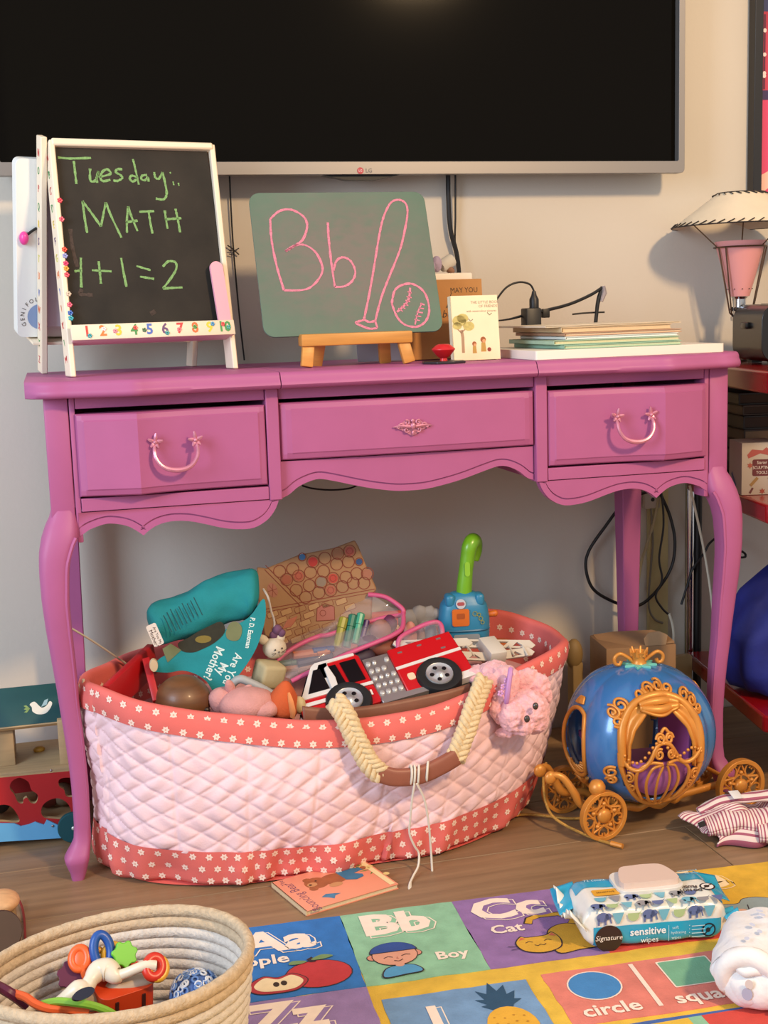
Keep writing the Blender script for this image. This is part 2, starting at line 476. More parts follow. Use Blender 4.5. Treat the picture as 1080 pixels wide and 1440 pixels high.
# drawers
def drawer(x0, x1, z0, z1, y0, prof):
    nx = 48; nz = 10
    xs = [x0+(x1-x0)*i/nx for i in range(nx+1)]
    c = .009
    xs = sorted(set([x0, x0+.002, x0+c, x1-c, x1-.002, x1]+[x for x in xs if x0+c < x < x1-c]+[s*.42 for s in (-1, 1) if x0 < s*.42 < x1]))
    zs = [z0, z0+.002, z0+c, z0+c+.002, (z0+z1)/2, z1-c-.002, z1-c, z1-.002, z1]
    g = G(); vs = []; fs = []
    for x in xs:
        for z in zs:
            d = min(x-x0, x1-x, z-z0, z1-z)
            off = 0 if d < .0001 else (-.003 if d < .003 else (-.0055 if d < c+.0005 else -.007))
            vs.append((x, prof(x)+y0+off, z))
    k = len(zs)
    for i in range(len(xs)-1):
        for j in range(k-1): fs.append([i*k+j, (i+1)*k+j, (i+1)*k+j+1, i*k+j+1])
    nb = len(vs)
    ring = [i*k for i in range(len(xs))]+[(len(xs)-1)*k+j for j in range(1, k)]+[i*k+k-1 for i in range(len(xs)-2, -1, -1)]+[j for j in range(k-2, 0, -1)]
    for r_ in ring: vs.append((vs[r_][0], y0+.022, vs[r_][2]))
    m = len(ring)
    for a in range(m): b = (a+1) % m; fs.append([ring[b], ring[a], nb+a, nb+b])
    g.add(vs, fs)
    o = g.build('drawer', pinkM, desk, sm=9)
    g = G(); g.box(((x0+x1)/2, y0+.16, (z0+z1)/2-.01), (x1-x0-.02, .27, z1-z0-.03)); g.build('drawer_box', pinkM, o)
    return o
pullM = mat('c98299', .34, .35, name='pink_gilt_pull', var=.12, scale=120)
def bail(par, cx, cz, y):
    g = G()
    pts = [(-.030, -.012, .012), (-.0315, -.020, .002), (-.0295, -.024, -.010), (-.021, -.026, -.021), (-.008, -.027, -.0265), (.008, -.027, -.0268), (.021, -.026, -.0215), (.0295, -.024, -.010), (.0315, -.020, .002), (.030, -.012, .012)]
    g.tube(pts, [.0022, .0028, .003, .0034, .0038, .0038, .0034, .003, .0028, .0022], 8, sm=5, T=Tm((cx, y, cz)))
    b = g.build('bail', pullM, par)
    for s in (-1, 1):
        g = G(Tm((cx+s*.0295, y, cz+.014)))
        g.tube([(0, .006, 0), (0, -.014, 0)], .004, 8)
        for k in range(5):
            a = R(90+72*k+s*8)
            L = (.0135, .0115, .010, .010, .0115)[k]
            g.tube([(0, -.013, 0), (math.cos(a)*L*.5, -.015, math.sin(a)*L*.5), (math.cos(a)*L, -.0165, math.sin(a)*L)], [.0024, .0032, .0014], 6, sm=3)
        g.ell((0, -.016, 0), .0034)
        g.build('star_rosette', pullM, b)
d1 = drawer(-.507, -.2285, .5895, .7105, .0, yf)
d2 = drawer(.2285, .507, .5895, .7105, .0, yf)
d3 = drawer(-.2055, .2055, .6248, .7118, .004, lambda x: -.006*(1-(x/.2055)**2))
bail(d1, -.3665, .652, yf(-.3665)-.004); bail(d2, .3665, .652, yf(.3665)-.004)
g = G(Tm((.0, -.0085, .667)))
g.prism([(-.03, 0), (-.018, .005), (-.010, .011), (0, .008), (.010, .011), (.018, .005), (.03, 0), (.016, -.006), (.006, -.012), (0, -.015), (-.006, -.012), (-.016, -.006)], 0, .003, T=Matrix.Rotation(R(90), 4, 'X'))
for s in (-1, 1):
    for (a, b, r_, t0) in ((.018, .001, .005, 0), (.009, .006, .0045, 60), (.010, -.005, .0045, 200), (.0235, 0, .003, 90)):
        pts = [(s*(a+r_*(1-i/16)*math.cos(R(t0+i*30))), -.0045, b+r_*(1-i/16)*math.sin(R(t0+i*30))) for i in range(14)]
        g.tube(pts, .0013, 6)
    g.tube([(s*.031, -.003, 0), (s*.02, -.005, .0015), (s*.004, -.006, .0)], [.0008, .0022, .003], 6, sm=3)
g.ell((0, -.007, .001), (.0045, .0035, .0055)); g.ell((0, -.005, -.010), (.0025, .002, .004)); g.ell((0, -.005, .009), (.003, .002, .003))
g.build('rosette_pull', pullM, d3)
# ================================================================ things on the desk top
DT = .7602
whiteM = mat('e9e6e0', .45, name='white_paint', var=.02, scale=20)
creamM = mat('ead9bf', .5, name='cream_paint')
NUMC = ['c8282c', 'e8722c', 'e3c331', '1f8a45', '2f62b8', '54336e', 'c42c38', 'd8642e', 'c9c42e', '2a8c48']
# ---- two-sided easel
ea = thing('easel', 'white folding easel with a black chalkboard reading Tuesday: MATH 1+1=2', 'easel', (-.3785, .1165, DT), (0, 0, 12))
BF = frame((0, 0, 0), (1, 0, 0), (0, .1, .37))       # plane of the front board
def fx(u, v): return u+.003+.014*v/.375               # the front frame leans a little to the right
for s, nm in ((-1, 'A'), (1, 'B')):
    a, b = s*.1285, s*.1285
    g = G(BF); o_, i_ = (.0065, .0025); p = [(fx(a, 0)-(o_ if s < 0 else i_), .001), (fx(a, 0)+(i_ if s < 0 else o_), -.001), (fx(b, .375)+(i_ if s < 0 else o_), .376), (fx(b, .375)-(o_ if s < 0 else i_), .376)]
    g.prism(p, -.036, .001); g.floor()
    st = g.build('side_rail', creamM, ea, bev=.002)
    if s < 0:
        # alphabet on the left edge of the rail
        for k, ch in enumerate('ABCDEFGHIJKLM'):
            v = .352-k*.0268
            g = G(BF @ frame((fx(a, v)-.0068, v, -.0175), (0, 0, 1), (-.05, 1, 0)))
            g.text(ch, .0175, 0, ext=.0002); g.build('printed_letter', mat(NUMC[(k*3) % 10], .5), st)
g = G(BF); g.box((fx(0, .372), .3725, -.0105), (.262, .012, .027)); g.build('top_rail', creamM, ea, bev=.003)
g = G(BF); g.box((fx(0, .22), .222, -.010), (.256, .296, .006))
cb = g.build('chalkboard', mat('2a251e', .85, name='blackboard', var=.35, scale=11, bump=.1), ea)
GREEN_CHALK = [[(-105.6, 349.9), (-86.7, 348.8), (-53.8, 350.5)], [(-81.6, 345.1), (-81.9, 328.7), (-82.4, 307.7)], [(-57.6, 333.1), (-59.8, 315.7), (-56.2, 312), (-50.1, 315.9), (-44.6, 329.5)], [(-44.6, 329.5), (-48.9, 319.8), (-49.4, 310.1)], [(-46, 319.1), (-28.4, 324), (-26, 328), (-31, 332.5), (-39.2, 327.7), (-43.1, 318), (-39.2, 313), (-27.6, 315.5)], [(-6.3, 333), (-13.9, 332.9), (-17.6, 328.1), (-10.6, 323.6), (-8.2, 318.6), (-16.5, 313.8), (-23.2, 314.5)], [(16.9, 320.3), (7.6, 322.8), (3.9, 317.7), (8.2, 313.1), (14.5, 317.1)], [(13.2, 350.3), (15, 334.7), (17.2, 308.2)], [(32.9, 324.5), (25, 323.2), (22.4, 318), (27.8, 315.4), (33.5, 320.6), (34.1, 313.5)], [(45.3, 329.5), (46, 320.8), (51.6, 318.6), (59, 329.7)], [(59, 329.7), (60.7, 314), (61.1, 294.3), (54.7, 284.4), (41.9, 285.5)], [(71.6, 330), (72.5, 327.7)], [(74.5, 314.3), (74.9, 308.3)], [(83, 312.4), (83.5, 307.3)], [(-75.6, 228.9), (-76.4, 250.6), (-76.3, 280.3)], [(-76.3, 280.3), (-63.2, 258.3), (-52.7, 239.2)], [(-52.7, 239.2), (-46.4, 258.4), (-40, 278.4)], [(-40, 278.4), (-33.8, 254.6), (-22.4, 221.2)], [(-12.6, 228.9), (-9.7, 250.9), (-4.9, 272.1)], [(-4.9, 272.1), (-1.6, 254.8), (4.9, 231.6)], [(-12.2, 246.2), (7.2, 249)], [(11.9, 263.4), (36.4, 264.7)], [(27.2, 262.7), (27.6, 243.2), (28.6, 227.7)], [(54.1, 266), (54, 251.1), (54.5, 235.5)], [(72.2, 268.9), (73.6, 251.2), (74.5, 229.6)], [(52, 251.1), (79.8, 253.2)], [(-90.6, 189.3), (-93.4, 167.5), (-96, 141.9)], [(-103.3, 167.6), (-93.2, 169.3)], [(-76, 169.1), (-45.4, 166.8)], [(-63.7, 183.3), (-64, 167), (-64.7, 147.4)], [(-27.5, 188.3), (-26.7, 166.5), (-25.1, 141.7)], [(-4.7, 175), (17.3, 167.8)], [(-1.3, 157.7), (21.1, 153.4)], [(38.1, 173.3), (48.2, 181.7), (59.7, 180), (59.4, 169.1), (48.3, 153.8), (33.2, 137.4)], [(33.2, 137.4), (48, 138.3), (65.7, 138.7)]]
SMUDGE = [[(-101.2, 235.4), (-101.4, 205.2), (-97.9, 175)], [(-95.2, 139.3), (-99.1, 131.9), (-80, 129.6)], [(7.6, 96.9), (15.9, 101.3)]]
PINK_CHALK = [[(-111.7, 210), (-113.5, 173.2), (-109.9, 127.5), (-102.9, 86.6)], [(-111.7, 210), (-95.2, 223.7), (-75.5, 225.8), (-57.3, 213.9), (-52.7, 197.5), (-61.8, 174.5), (-76, 163.3), (-93, 153.6)], [(-93, 153.6), (-76, 163.3), (-58.8, 163), (-43.1, 148.8), (-36.1, 123.4), (-43.8, 105.3), (-60.7, 89.9), (-78.3, 85.9), (-102.9, 86.6)], [(-18, 202.6), (-20, 171.4), (-20.6, 129.9), (-19.7, 90.1)], [(-18.5, 118.4), (-12.2, 134.3), (-0.5, 141), (11.8, 133.8), (17, 115.2), (9.7, 99.3), (-4.4, 90.6), (-19.7, 90.1)], [(21.1, 32.9), (31.6, 64.4), (42.8, 100.7), (54.7, 142.1), (66.8, 183.9), (77.2, 212), (91.5, 235.5), (105.8, 241.6), (117.2, 235.3), (118.6, 218.6), (110, 187.9), (96, 150.5), (72.1, 104.5), (54.1, 68.3), (39.5, 30)], [(21.1, 32.9), (29.2, 28.1), (39.5, 30)], [(21, 32), (7.4, 28), (13.4, 23.3), (27.8, 16.9), (40.9, 17.3)], [(39.3, 28.7), (41.4, 17.7)], [(70.5, 58.6), (78.8, 81.3), (94.7, 91), (112.5, 90.5), (128.4, 75.2), (132.1, 47.4), (123.9, 27.1), (107, 17.2), (87.6, 21.5), (76.3, 35.6), (70.5, 58.6)], [(105.1, 85.1), (100.4, 66.8), (92.2, 55.6), (77.3, 43.7)], [(121.5, 57.9), (112.8, 43.5), (104.4, 20.9)], [(106.1, 75.9), (99.7, 78.4)], [(105.4, 67.6), (96.8, 69.7)], [(101.8, 60.8), (94.1, 63.4)], [(97.8, 54.1), (90.3, 58)], [(92.2, 48.7), (85.3, 53.5)], [(87.2, 44.3), (80.4, 50)], [(125.5, 54.5), (118.3, 57.1)], [(123.2, 47.7), (114.5, 49.4)], [(120.5, 40.9), (110, 42.6)], [(116.9, 34.2), (107.4, 36.3)], [(113.7, 27.4), (104.8, 30)]]
chalkG = mat('7ba365', .95, name='green_chalk', var=.25, scale=400)
for lab, lo, hi in (('green chalk word Tuesday', 285, 400), ('green chalk word MATH', 200, 285), ('green chalk sum 1+1=2', 0, 200)):
    g = G(BF @ Tm((0, 0, -.0066)))
    for i, s in enumerate(GREEN_CHALK):
        if not lo <= s[0][1] < hi: continue
        P = [(a/1000, b/1000) for a, b in s]
        P = [(p.x, p.y) for p in cr([(*p, 0) for p in P], 6)] if len(P) > 2 else [(P[0][0]+(P[1][0]-P[0][0])*k/8, P[0][1]+(P[1][1]-P[0][1])*k/8) for k in range(9)]
        g.stroke(P, .0038 if i not in (11, 12, 13) else .0026, 0, seed=i)
    g.build('chalk_writing', chalkG, cb, label=lab)['kind'] = 'stuff'
g = G(BF @ Tm((0, 0, -.0067)))
for i, s in enumerate(SMUDGE): g.stroke([(p.x, p.y) for p in cr([(a/1000, b/1000, 0) for a, b in s], 6)], .006, 0, seed=i)
g.build('chalk_smudge', mat('463a33', .95, var=.3, scale=300), cb)['kind'] = 'stuff'
# ledge with the numbers
g = G(BF); g.box((.0055, .066, .012), (.262, .024, .004), b=.001); lg = g.build('ledge_front', creamM, ea)
g = G(BF); g.box((.0055, .056, -.004), (.258, .004, .032), b=.001); g.build('ledge_floor', mat('d8b0b4', .5), ea)  # pinkish tint puts the shade under the cream ledge into the colour
for k in range(10):
    x = -.105+k*.0245
    g = G(BF @ Tm((x+.0035, .0665, .0142))); g.text(str(k+1), .023, 0, ext=.0002, sx=.95, bold=.0006)
    g.build('printed_number', mat(NUMC[k], .5), lg)
rn = random.Random(3)
for k, (x, dz, c) in enumerate([(-.098, -.006, '2f9ea8'), (-.075, .004, 'e7e2e2'), (-.058, 0, 'd98a9a'), (-.026, .004, 'e2434c'), (-.012, 0, '35704f'), (.024, -.006, '2fa09b'), (.044, -.001, 'e2707c'), (.070, .002, '39994d'), (.100, .006, '3a8fc0'), (.117, .005, 'd8434c'), (.126, .0, '2fa39a')]):
    g = G(BF @ Tm((x, .066+dz, .0145)))
    for q in range(5): g.ell((.0022*math.cos(q*1.257), .0022*math.sin(q*1.257), 0), (.0018, .0018, .0012), n=6, m=4)
    g.build('gem_sticker', mat(c, .2), lg)
for k, (v, c) in enumerate([(.278, 'd4364e'), (.248, 'e05a70'), (.200, 'd8432e'), (.190, '8a92c8'), (.178, 'd83a6c'), (.170, 'e29a3a'), (.160, 'e0485e'), (.130, 'cdb9a2'), (.113, 'e25a78'), (.100, '2f5fb0'), (.092, '2f9fae')]):
    g = G(BF @ Tm((fx(-.1285, v)+.002, v, .0015)))
    for q in range(5): g.ell((.0024*math.cos(q*1.257), .0024*math.sin(q*1.257), 0), (.0022, .0022, .0016), n=6, m=4)
    g.build('gem_sticker', mat(c, .2), ea)
# rear frame
RF = frame((-.003, .205, .0005), (1, 0, -.02), (.016, -.085, .37))
for s in (-1, 1):
    g = G(RF); g.prism([(s*.1285-.005, 0), (s*.1285+.005, 0), (s*.1285+.005, .378), (s*.1285-.005, .378)], -.012, .020); g.floor()
    st = g.build('side_rail', creamM, ea, bev=.0015)
    if s < 0:
        for k, ch in enumerate('NOPQRSTUVWXYZ'):
            v = .352-k*.0275
            g = G(RF @ frame((-.1285-.0053, v, .004), (0, 0, 1), (0, 1, 0)))
            g.text(ch, .0165, 0, ext=.0002); g.build('printed_letter', mat(NUMC[(k*3) % 10], .5), st)
g = G(RF); g.box((0, .222, 0), (.248, .29, .006)); g.build('whiteboard', mat('c9cbd2', .35), ea)
g = G(RF); g.box((0, .05, -.016), (.29, .005, .05), b=.001); g.build('rear_ledge', creamM, ea)
g = G(RF); g.box((0, .062, -.040), (.29, .03, .004), b=.001); g.build('rear_ledge_front', creamM, ea)
# pink marker leaning on the board
mk = G(BF @ Tm((.1235, .068, .0038), (0, 0, 1)))
mk.prism(rrect(.021, .108, .0104, 8, 0, .054), 0, .0058)
tag(mk.build('emery_board', mat('f0a8b8', .6, name='pink_foam'), sm=40, bev=.0015), 'long pink round-ended emery board leaning on the easel ledge', 'emery board')
bpy.data.objects['emery_board'].matrix_basis = ea.matrix_basis.copy()
# white case on the rear ledge
wc = thing('toy_case', 'white plastic case with a pink knob behind the easel', 'case', (-.3785, .1165, DT), (0, 0, 12))
CF = RF @ Tm((-.108, .056, -.027), (0, 0, 0))
g = G(CF); g.prism(rrect(.115, .285, .010, 5, 0, .1425), -.014, .014); cs = g.build('case_body', mat('e4e6e2', .4, name='white_plastic'), wc, bev=.004)
g = G(CF @ Tm((-.020, .034, .0145))); g.flat(circ(.021, 28), 0); g.build('blue_disc', mat('8097bd', .5), cs)
for k, ch in enumerate('GENIFOLIX'):
    a = R(205-k*17)
    g = G(CF @ Tm((-.020, .034, .0146)) @ Tm((.029*math.cos(a), .029*math.sin(a), 0), (0, 0, math.degrees(a)-90))); g.text(ch, .0095); g.build('printed_letter', mat('4a4640', .6), cs)
g = G(CF); g.ell((-.0465, .162, .019), (.0075, .011, .008)); g.build('knob', mat('e0429a', .3), wc)
g = G(CF); g.tube([(-.043, .166, .018), (-.034, .173, .018), (-.026, .178, .017)], .0022, 6); g.build('knob_stem', mat('141414', .5), wc)

# ---- green board on the little wooden stand
woodM = mat('cf9043', .45, name='pale_beech', var=.12, scale=14, wood=(1, 9, 9))
sd = thing('display_stand', 'small wooden easel stand under the green board', 'stand', (-.0635, .085, DT))
G().box((0, -.004, .043), (.181, .03, .019), b=.0025).build('ledge', woodM, sd)
for x0, x1, y0, y1 in ((-.078, -.083, -.008, -.013), (.077, .085, -.008, -.013), (-.052, -.056, .03, .045), (.055, .06, .03, .045)):
    G().bar((x0, y0, .036), (x1, y1, 0.0015), .019, .012, up=(0, 1, 0), b=.002).build('leg', woodM, sd)
G().box((0, .02, .040), (.12, .03, .008)).build('brace', woodM, sd)
GB = frame((-.0665, .088, .8150), (1, 0, 0), (0, .09, .22))
gb = thing('green_chalkboard', 'green chalkboard drawn with pink Bb, bat and ball', 'chalkboard', (-.0665, .088, .8150))
g = G(frame((0, 0, 0), (1, 0, 0), (0, .09, .22)))
g.prism([(-.142+.004, .002), (-.128, -.008), (.135, -.004), (.151, .012), (.1575, .215), (.140, .243), (-.127, .241), (-.142, .226)] if False else
        [(x+.0045, y+.1185) for x, y in rrect(.294, .248, .018, 6)], -.004, 0)
slate = mat('58705f', .75, name='green_slate', var=.10, scale=9, bump=.06)
# rubbed-out chalk leaves a brownish grey haze over the middle of the board
nt = slate.node_tree; tcd = nt.nodes.new('ShaderNodeTexCoord'); mpp = nt.nodes.new('ShaderNodeMapping'); mpp.inputs['Scale'].default_value = (5, 5, 6.5); mpp.inputs['Location'].default_value = (0, -.25, -.75)
gr = nt.nodes.new('ShaderNodeTexGradient'); gr.gradient_type = 'SPHERICAL'; nz = nt.nodes.new('ShaderNodeTexNoise'); nz.inputs['Scale'].default_value = 14
mu_ = nt.nodes.new('ShaderNodeMath'); mu_.operation = 'MULTIPLY'; ml = nt.nodes.new('ShaderNodeMath'); ml.operation = 'MULTIPLY'; ml.inputs[1].default_value = 2.6; ml.use_clamp = True
mxx = nt.nodes.new('ShaderNodeMix'); mxx.data_type = 'RGBA'; mxx.inputs[7].default_value = (*lin('6f6a62'), 1)
bs = nt.nodes['Principled BSDF']; src_ = bs.inputs['Base Color'].links[0].from_socket
for a, b in ((tcd.outputs['Object'], mpp.inputs['Vector']), (mpp.outputs[0], gr.inputs[0]), (gr.outputs['Fac'], mu_.inputs[0]), (nz.outputs['Fac'], mu_.inputs[1]), (mu_.outputs[0], ml.inputs[0]), (ml.outputs[0], mxx.inputs[0]), (src_, mxx.inputs[6]), (mxx.outputs[2], bs.inputs['Base Color'])): nt.links.new(a, b)
pn = g.build('board_panel', slate, gb, bev=.0008)
g = G(frame((0, 0, 0), (1, 0, 0), (0, .09, .22)) @ Tm((0, -.0139, .0004)))
for i, s in enumerate(PINK_CHALK):
    P = [(a/1000, b/1000) for a, b in s]
    P = [(p.x, p.y) for p in cr([(*p, 0) for p in P], 7)] if len(P) > 2 else P
    g.stroke(P, .0038 if i not in range(11, 23) else .0024, 0, seed=i+50)
g.build('chalk_drawing', mat('cf7c90', .95, name='pink_chalk', var=.2, scale=400), pn, label='pink chalk Bb with a baseball bat and ball')

# ---- books and small things by the board
def slab_book(name, label, cat, o, size, rot, cover, pages='e8dcc0', group=None, th=.0015, spine=True):
    """book of width x, depth y (page height), thickness z lying in its own frame, spine at -x"""
    w, h, t = size
    b = thing(name, label, cat, o, rot, group)
    cm = cover if not isinstance(cover, str) else mat(cover, .5, var=.03)
    G().box((0, 0, t-th/2), (w, h, th)).build('cover', cm, b, bev=.0004)
    G().box((0, 0, th/2), (w, h, th)).build('cover', cm, b, bev=.0004)
    if spine: G().box((-w/2+th/2, 0, t/2), (th, h, t)).build('spine', cm, b, bev=.0004)
    g = G(); g.box((.001, 0, t/2), (w-.005, h-.005, t-2*th)); g.build('pages', mat(pages, .8, var=.05, scale=300), b)
    return b
# cream board book, stands upright: its local z points to the viewer
bk = slab_book('board_book', 'small cream board book with a printed tree standing upright', 'book', (0.1389, 0.1, 0.8119), (.083, .105, .013), (84, 0, 4), 'ecdcb8')
T0 = Tm((0, 0, .0132))
g = G(T0)
g.stroke([(-.024, -.040), (-.0235, -.015), (-.025, -.003)], .005, 0, 0); g.stroke([(-.025, -.008), (-.033, .0)], .002, 0, 0); g.stroke([(-.024, -.006), (-.012, .003)], .002, 0, 0)
for x, y, r_ in ((-.028, .012, .012), (-.012, .003, .010), (-.022, .016, .010), (-.032, .004, .008)): g.flat(circ(r_, 14, x, y, r_*.75), .0001, 1)
g.build('printed_tree', [mat('a9886a', .7), mat('c2b36a', .7, var=.15, scale=150)], bk)
for x, y, k in ((-.004, -.034, .9), (.012, -.030, 1.15)):
    g = G(T0 @ Tm((x, y, 0), s=k))
    g.flat([(-.004, -.008), (.004, -.008), (.003, .005), (-.003, .005)], .0001, 0); g.flat(circ(.0042, 12, 0, .009), .0002, 1); g.flat(circ(.0026, 10, .001, .007), .0003, 2)
    g.build('printed_child', [mat('b9924a', .7), mat('9b5a32', .7), mat('d99a6c', .7)], bk)
g = G(T0); g.flat(circ(.0035, 12, .022, -.036), .0001); g.build('printed_ball', mat('8e3b30', .7), bk)
for s_, x, y, sz in (('THE LITTLE BOOK', .019, .041, .0062), ('OF FRIENDS', .024, .0345, .0062), ('with watercolour pictures', .012, .027, .0050)):
    g = G(T0 @ Tm((x, y, .0001))); g.text(s_, sz); g.build('printed_title', mat('a08a76', .7), bk)
for x, y in ((-.008, .012), (.026, .021)):
    g = G(T0); g.stroke([(x-.004, y+.003), (x, y-.001), (x+.004, y+.002)], .0012, .0001); g.build('printed_bird', mat('6f6a58', .7), bk)
kb = slab_book('kraft_book', 'brown kraft paper book behind the small cream book', 'book', (.117, .19, DT+.067), (.138, .133, .012), (85, 0, 3), mat('b07a3f', .7, name='kraft_paper', var=.06))
g = G(Tm((0, 0, .0122))); g.text('MAY YOU', .0125, 0, Tm((.036, .0475, 0)), sx=.9)
g.build('printed_title', mat('3a2a1a', .7), kb)
g = G(Tm((0, 0, .0122))); g.stroke([(.013, .044), (.006, .026), (.003, .019), (.011, .027), (.007, .017), (.014, .019)], .0014, 0, sm=5); g.text('be', .018, 0, Tm((.002, .008, 0)), shear=.3)
g.build('printed_script', mat('3a2a1a', .7), kb)
tag(G().box((.125, .235, DT+.073), (.106, .05, .1455), b=.003).build('white_block', mat('e6d9c8', .5, var=.02)), 'white block with a clean top edge behind the kraft book', 'box')
ty = thing('soft_toy', 'lilac and grey soft toy lying on the white block', 'soft toy', (.112, .235, DT+.1465))
lil = mat('a896ad', .9, var=.15, scale=80, bump=.5, bscale=400, name='lilac_felt')
G().ell((-.004, -.005, .012), (.013, .016, .0135)).build('body', lil, ty, disp=(.003, .02))
G().ell((.006, -.012, .015), (.009, .009, .014)).build('arm', lil, ty)
G(Tm((.028, 0, .017), (0, 62, 10))).lathe([(0, -.013), (.010, -.013), (.0115, -.009), (.0115, .010), (.010, .013), (0, .013)], 18).build('head', mat('c3bdb2', .8, var=.05), ty)
G(Tm((.033, -.002, .005), (0, 30, 0))).ell((0, 0, 0), (.009, .008, .006)).build('cap', mat('8a6550', .8), ty)
# spiral notebook
nb = thing('spiral_notebook', 'pale blue spiral notebook half behind the green board', 'notebook', (.0, .185, DT), (-8, 0, 0))
G().box((.022, 0, .048), (.115, .010, .092), b=.001).build('pages', mat('a9b2bd', .4, name='pale_blue_cover'), nb)
G().box((.022, -.0058, .048), (.118, .0012, .094), b=.0004).build('cover', mat('b4bcc6', .3), nb)
g = G()
for k in range(11): g.tube([(.082+.006*math.cos(a), .006*math.sin(a), .008+k*.008) for a in [2*PI*i/10 for i in range(10)]], .0012, 5, closed=True)
g.build('spiral_binding', mat('1c1a19', .35), nb)['kind'] = 'stuff'
# red topped stopper on a black disc
rt = thing('spinning_top', 'red spinning top on a flat black disc at the desk edge', 'spinning top', (.0655, .028, DT))
G().prism(circ(.036, 8, a0=.2, a1=.2+2*PI), 0, .004).build('disc', mat('2a2428', .35), rt, bev=.001)
G(Tm((0, 0, .004))).lathe([(0, 0), (.006, 0), (.0055, .004), (.011, .008), (.0185, .0175), (.0185, .019), (.012, .0245), (.008, .0262), (0, .0265)], 28).build('red_knob', mat('c81f26', .35, name='red_plastic'), rt)

# ---- white board with papers
wb = tag(G().prism(rrect(.335, .26, .004, 3), 0, .0145).build('white_board', mat('ece2d2', .4, name='white_laminate'), bev=.0015), 'thick white board lying under the pile of papers', 'board')
wb.location = (.3735, .129, DT); wb.rotation_euler = (0, 0, R(1))
z = DT+.0148
def sheet(name, label, cat, x0, x1, y, depth, t, rot, cover, pages=None, ridge=None):
    global z
    o = slab_book(name, label, cat, ((x0+x1)/2, y+depth/2, z), (x1-x0, depth, t), (0, 0, rot), cover, pages or 'e8dcc0', th=min(.0012, t/3))
    z += t+.0004
    return o
sheet('folder', 'mint green folder at the bottom of the paper pile', 'folder', .258, .472, .018, .20, .0065, 3, '8fb8a0', 'bcc8a8')
sheet('magazine', 'pale green magazine on the mint green folder', 'magazine', .248, .476, .03, .19, .007, 2, 'a3c0a6', 'cfc7a0')
sheet('booklet', 'white booklet in the middle of the paper pile', 'booklet', .270, .478, .04, .18, .005, 3, 'd9dcd6', 'e4e4e0')
sheet('picture_book', 'thin book with a reddish brown spine in the paper pile', 'book', .268, .486, .045, .19, .0055, 4, 'b98e72', 'd8c3a4')
sheet('paper_pad', 'thick beige pad of paper below the top sheet', 'notepad', .265, .470, .05, .19, .0085, 4, 'cdb28c', 'd4bc96')
o = sheet('cardboard_sheet', 'pale cardboard sheet on top of the paper pile', 'sheet', .235, .490, .055, .20, .003, 5, 'dccbb0', 'd8c8a8')

# ---- plug, strap and cord behind the papers
pl = thing('extension_socket', 'black extension socket with a plug behind the papers', 'socket', (.300, .25, DT))
G().box((0, 0, .041), (.029, .03, .082), b=.003).build('socket_body', mat('141212', .45), pl)
G(Tm((.006, 0, .082))).lathe([(0, 0), (.0085, 0), (.0085, .015), (.005, .022), (.003, .030), (0, .030)], 14).build('plug', mat('161414', .45), pl)
cable('cord', 'black cord curling from the plug down behind the books', [(.306, .25, .872), (.298, .25, .884), (.278, .25, .888), (.255, .25, .880), (.235, .25, .858), (.218, .25, .83), (.205, .26, .79), (.20, .27, .765)], .0018, cbk)
st = thing('clamp_arm', 'black bent clamp arm rising behind the paper pile', 'clamp', (.30, .26, DT))
G().tube([(0.2278, 0.262, 0.8209), (0.2615, 0.262, 0.8235), (0.2886, 0.262, 0.829), (0.3296, 0.262, 0.8365), (0.3778, 0.262, 0.8465), (0.4195, 0.262, 0.8618), (0.4418, 0.262, 0.874)], [.002, .0035, .005, .006, .0058, .0058, .0055], 8, sm=5, flatten=.5).build('arm', cbk, st, world=True)
G().tube([(0.4447, 0.262, 0.8752), (0.4361, 0.262, 0.855), (0.4318, 0.262, 0.8296), (0.4301, 0.262, 0.7912), (.447, .262, DT+.002)], [.005, .0042, .0035, .004, .004], 8, sm=4).build('strut', cbk, st, world=True)
G().tube([(0.4442, 0.258, 0.8776), (0.4456, 0.258, 0.8649), (0.4399, 0.258, 0.8497)], [.003, .005, .003], 8).build('clear_grip', mat('b9aeb0', .2, trans=.5), st, world=True)
G().box((.332, .262, .832), (.014, .012, .016), b=.002).build('hinge', cbk, st, world=True)
cable('cord', 'short flat black cord lying behind the top sheet', [(0.3879, 0.27, 0.8285), (0.4158, 0.27, 0.8302), (0.4508, 0.27, 0.8304)], .0016, cbk)
# dry twig on the wall
tw = G()
tw.tube([(-0.2139, 0.413, 0.9703), (-0.2052, 0.413, 0.9639), (-0.1942, 0.413, 0.9536)], .0013, 5, sm=3); tw.tube([(-0.2117, 0.413, 0.9615), (-0.2015, 0.413, 0.9613), (-0.1936, 0.413, 0.9649)], .001, 5, sm=3); tw.tube([(-0.2121, 0.413, 0.9552), (-0.2032, 0.413, 0.9526)], .0008, 5)
tag(tw.build('twig', mat('3a3634', .8)), 'dark dry twig sticking out behind the easel', 'twig')
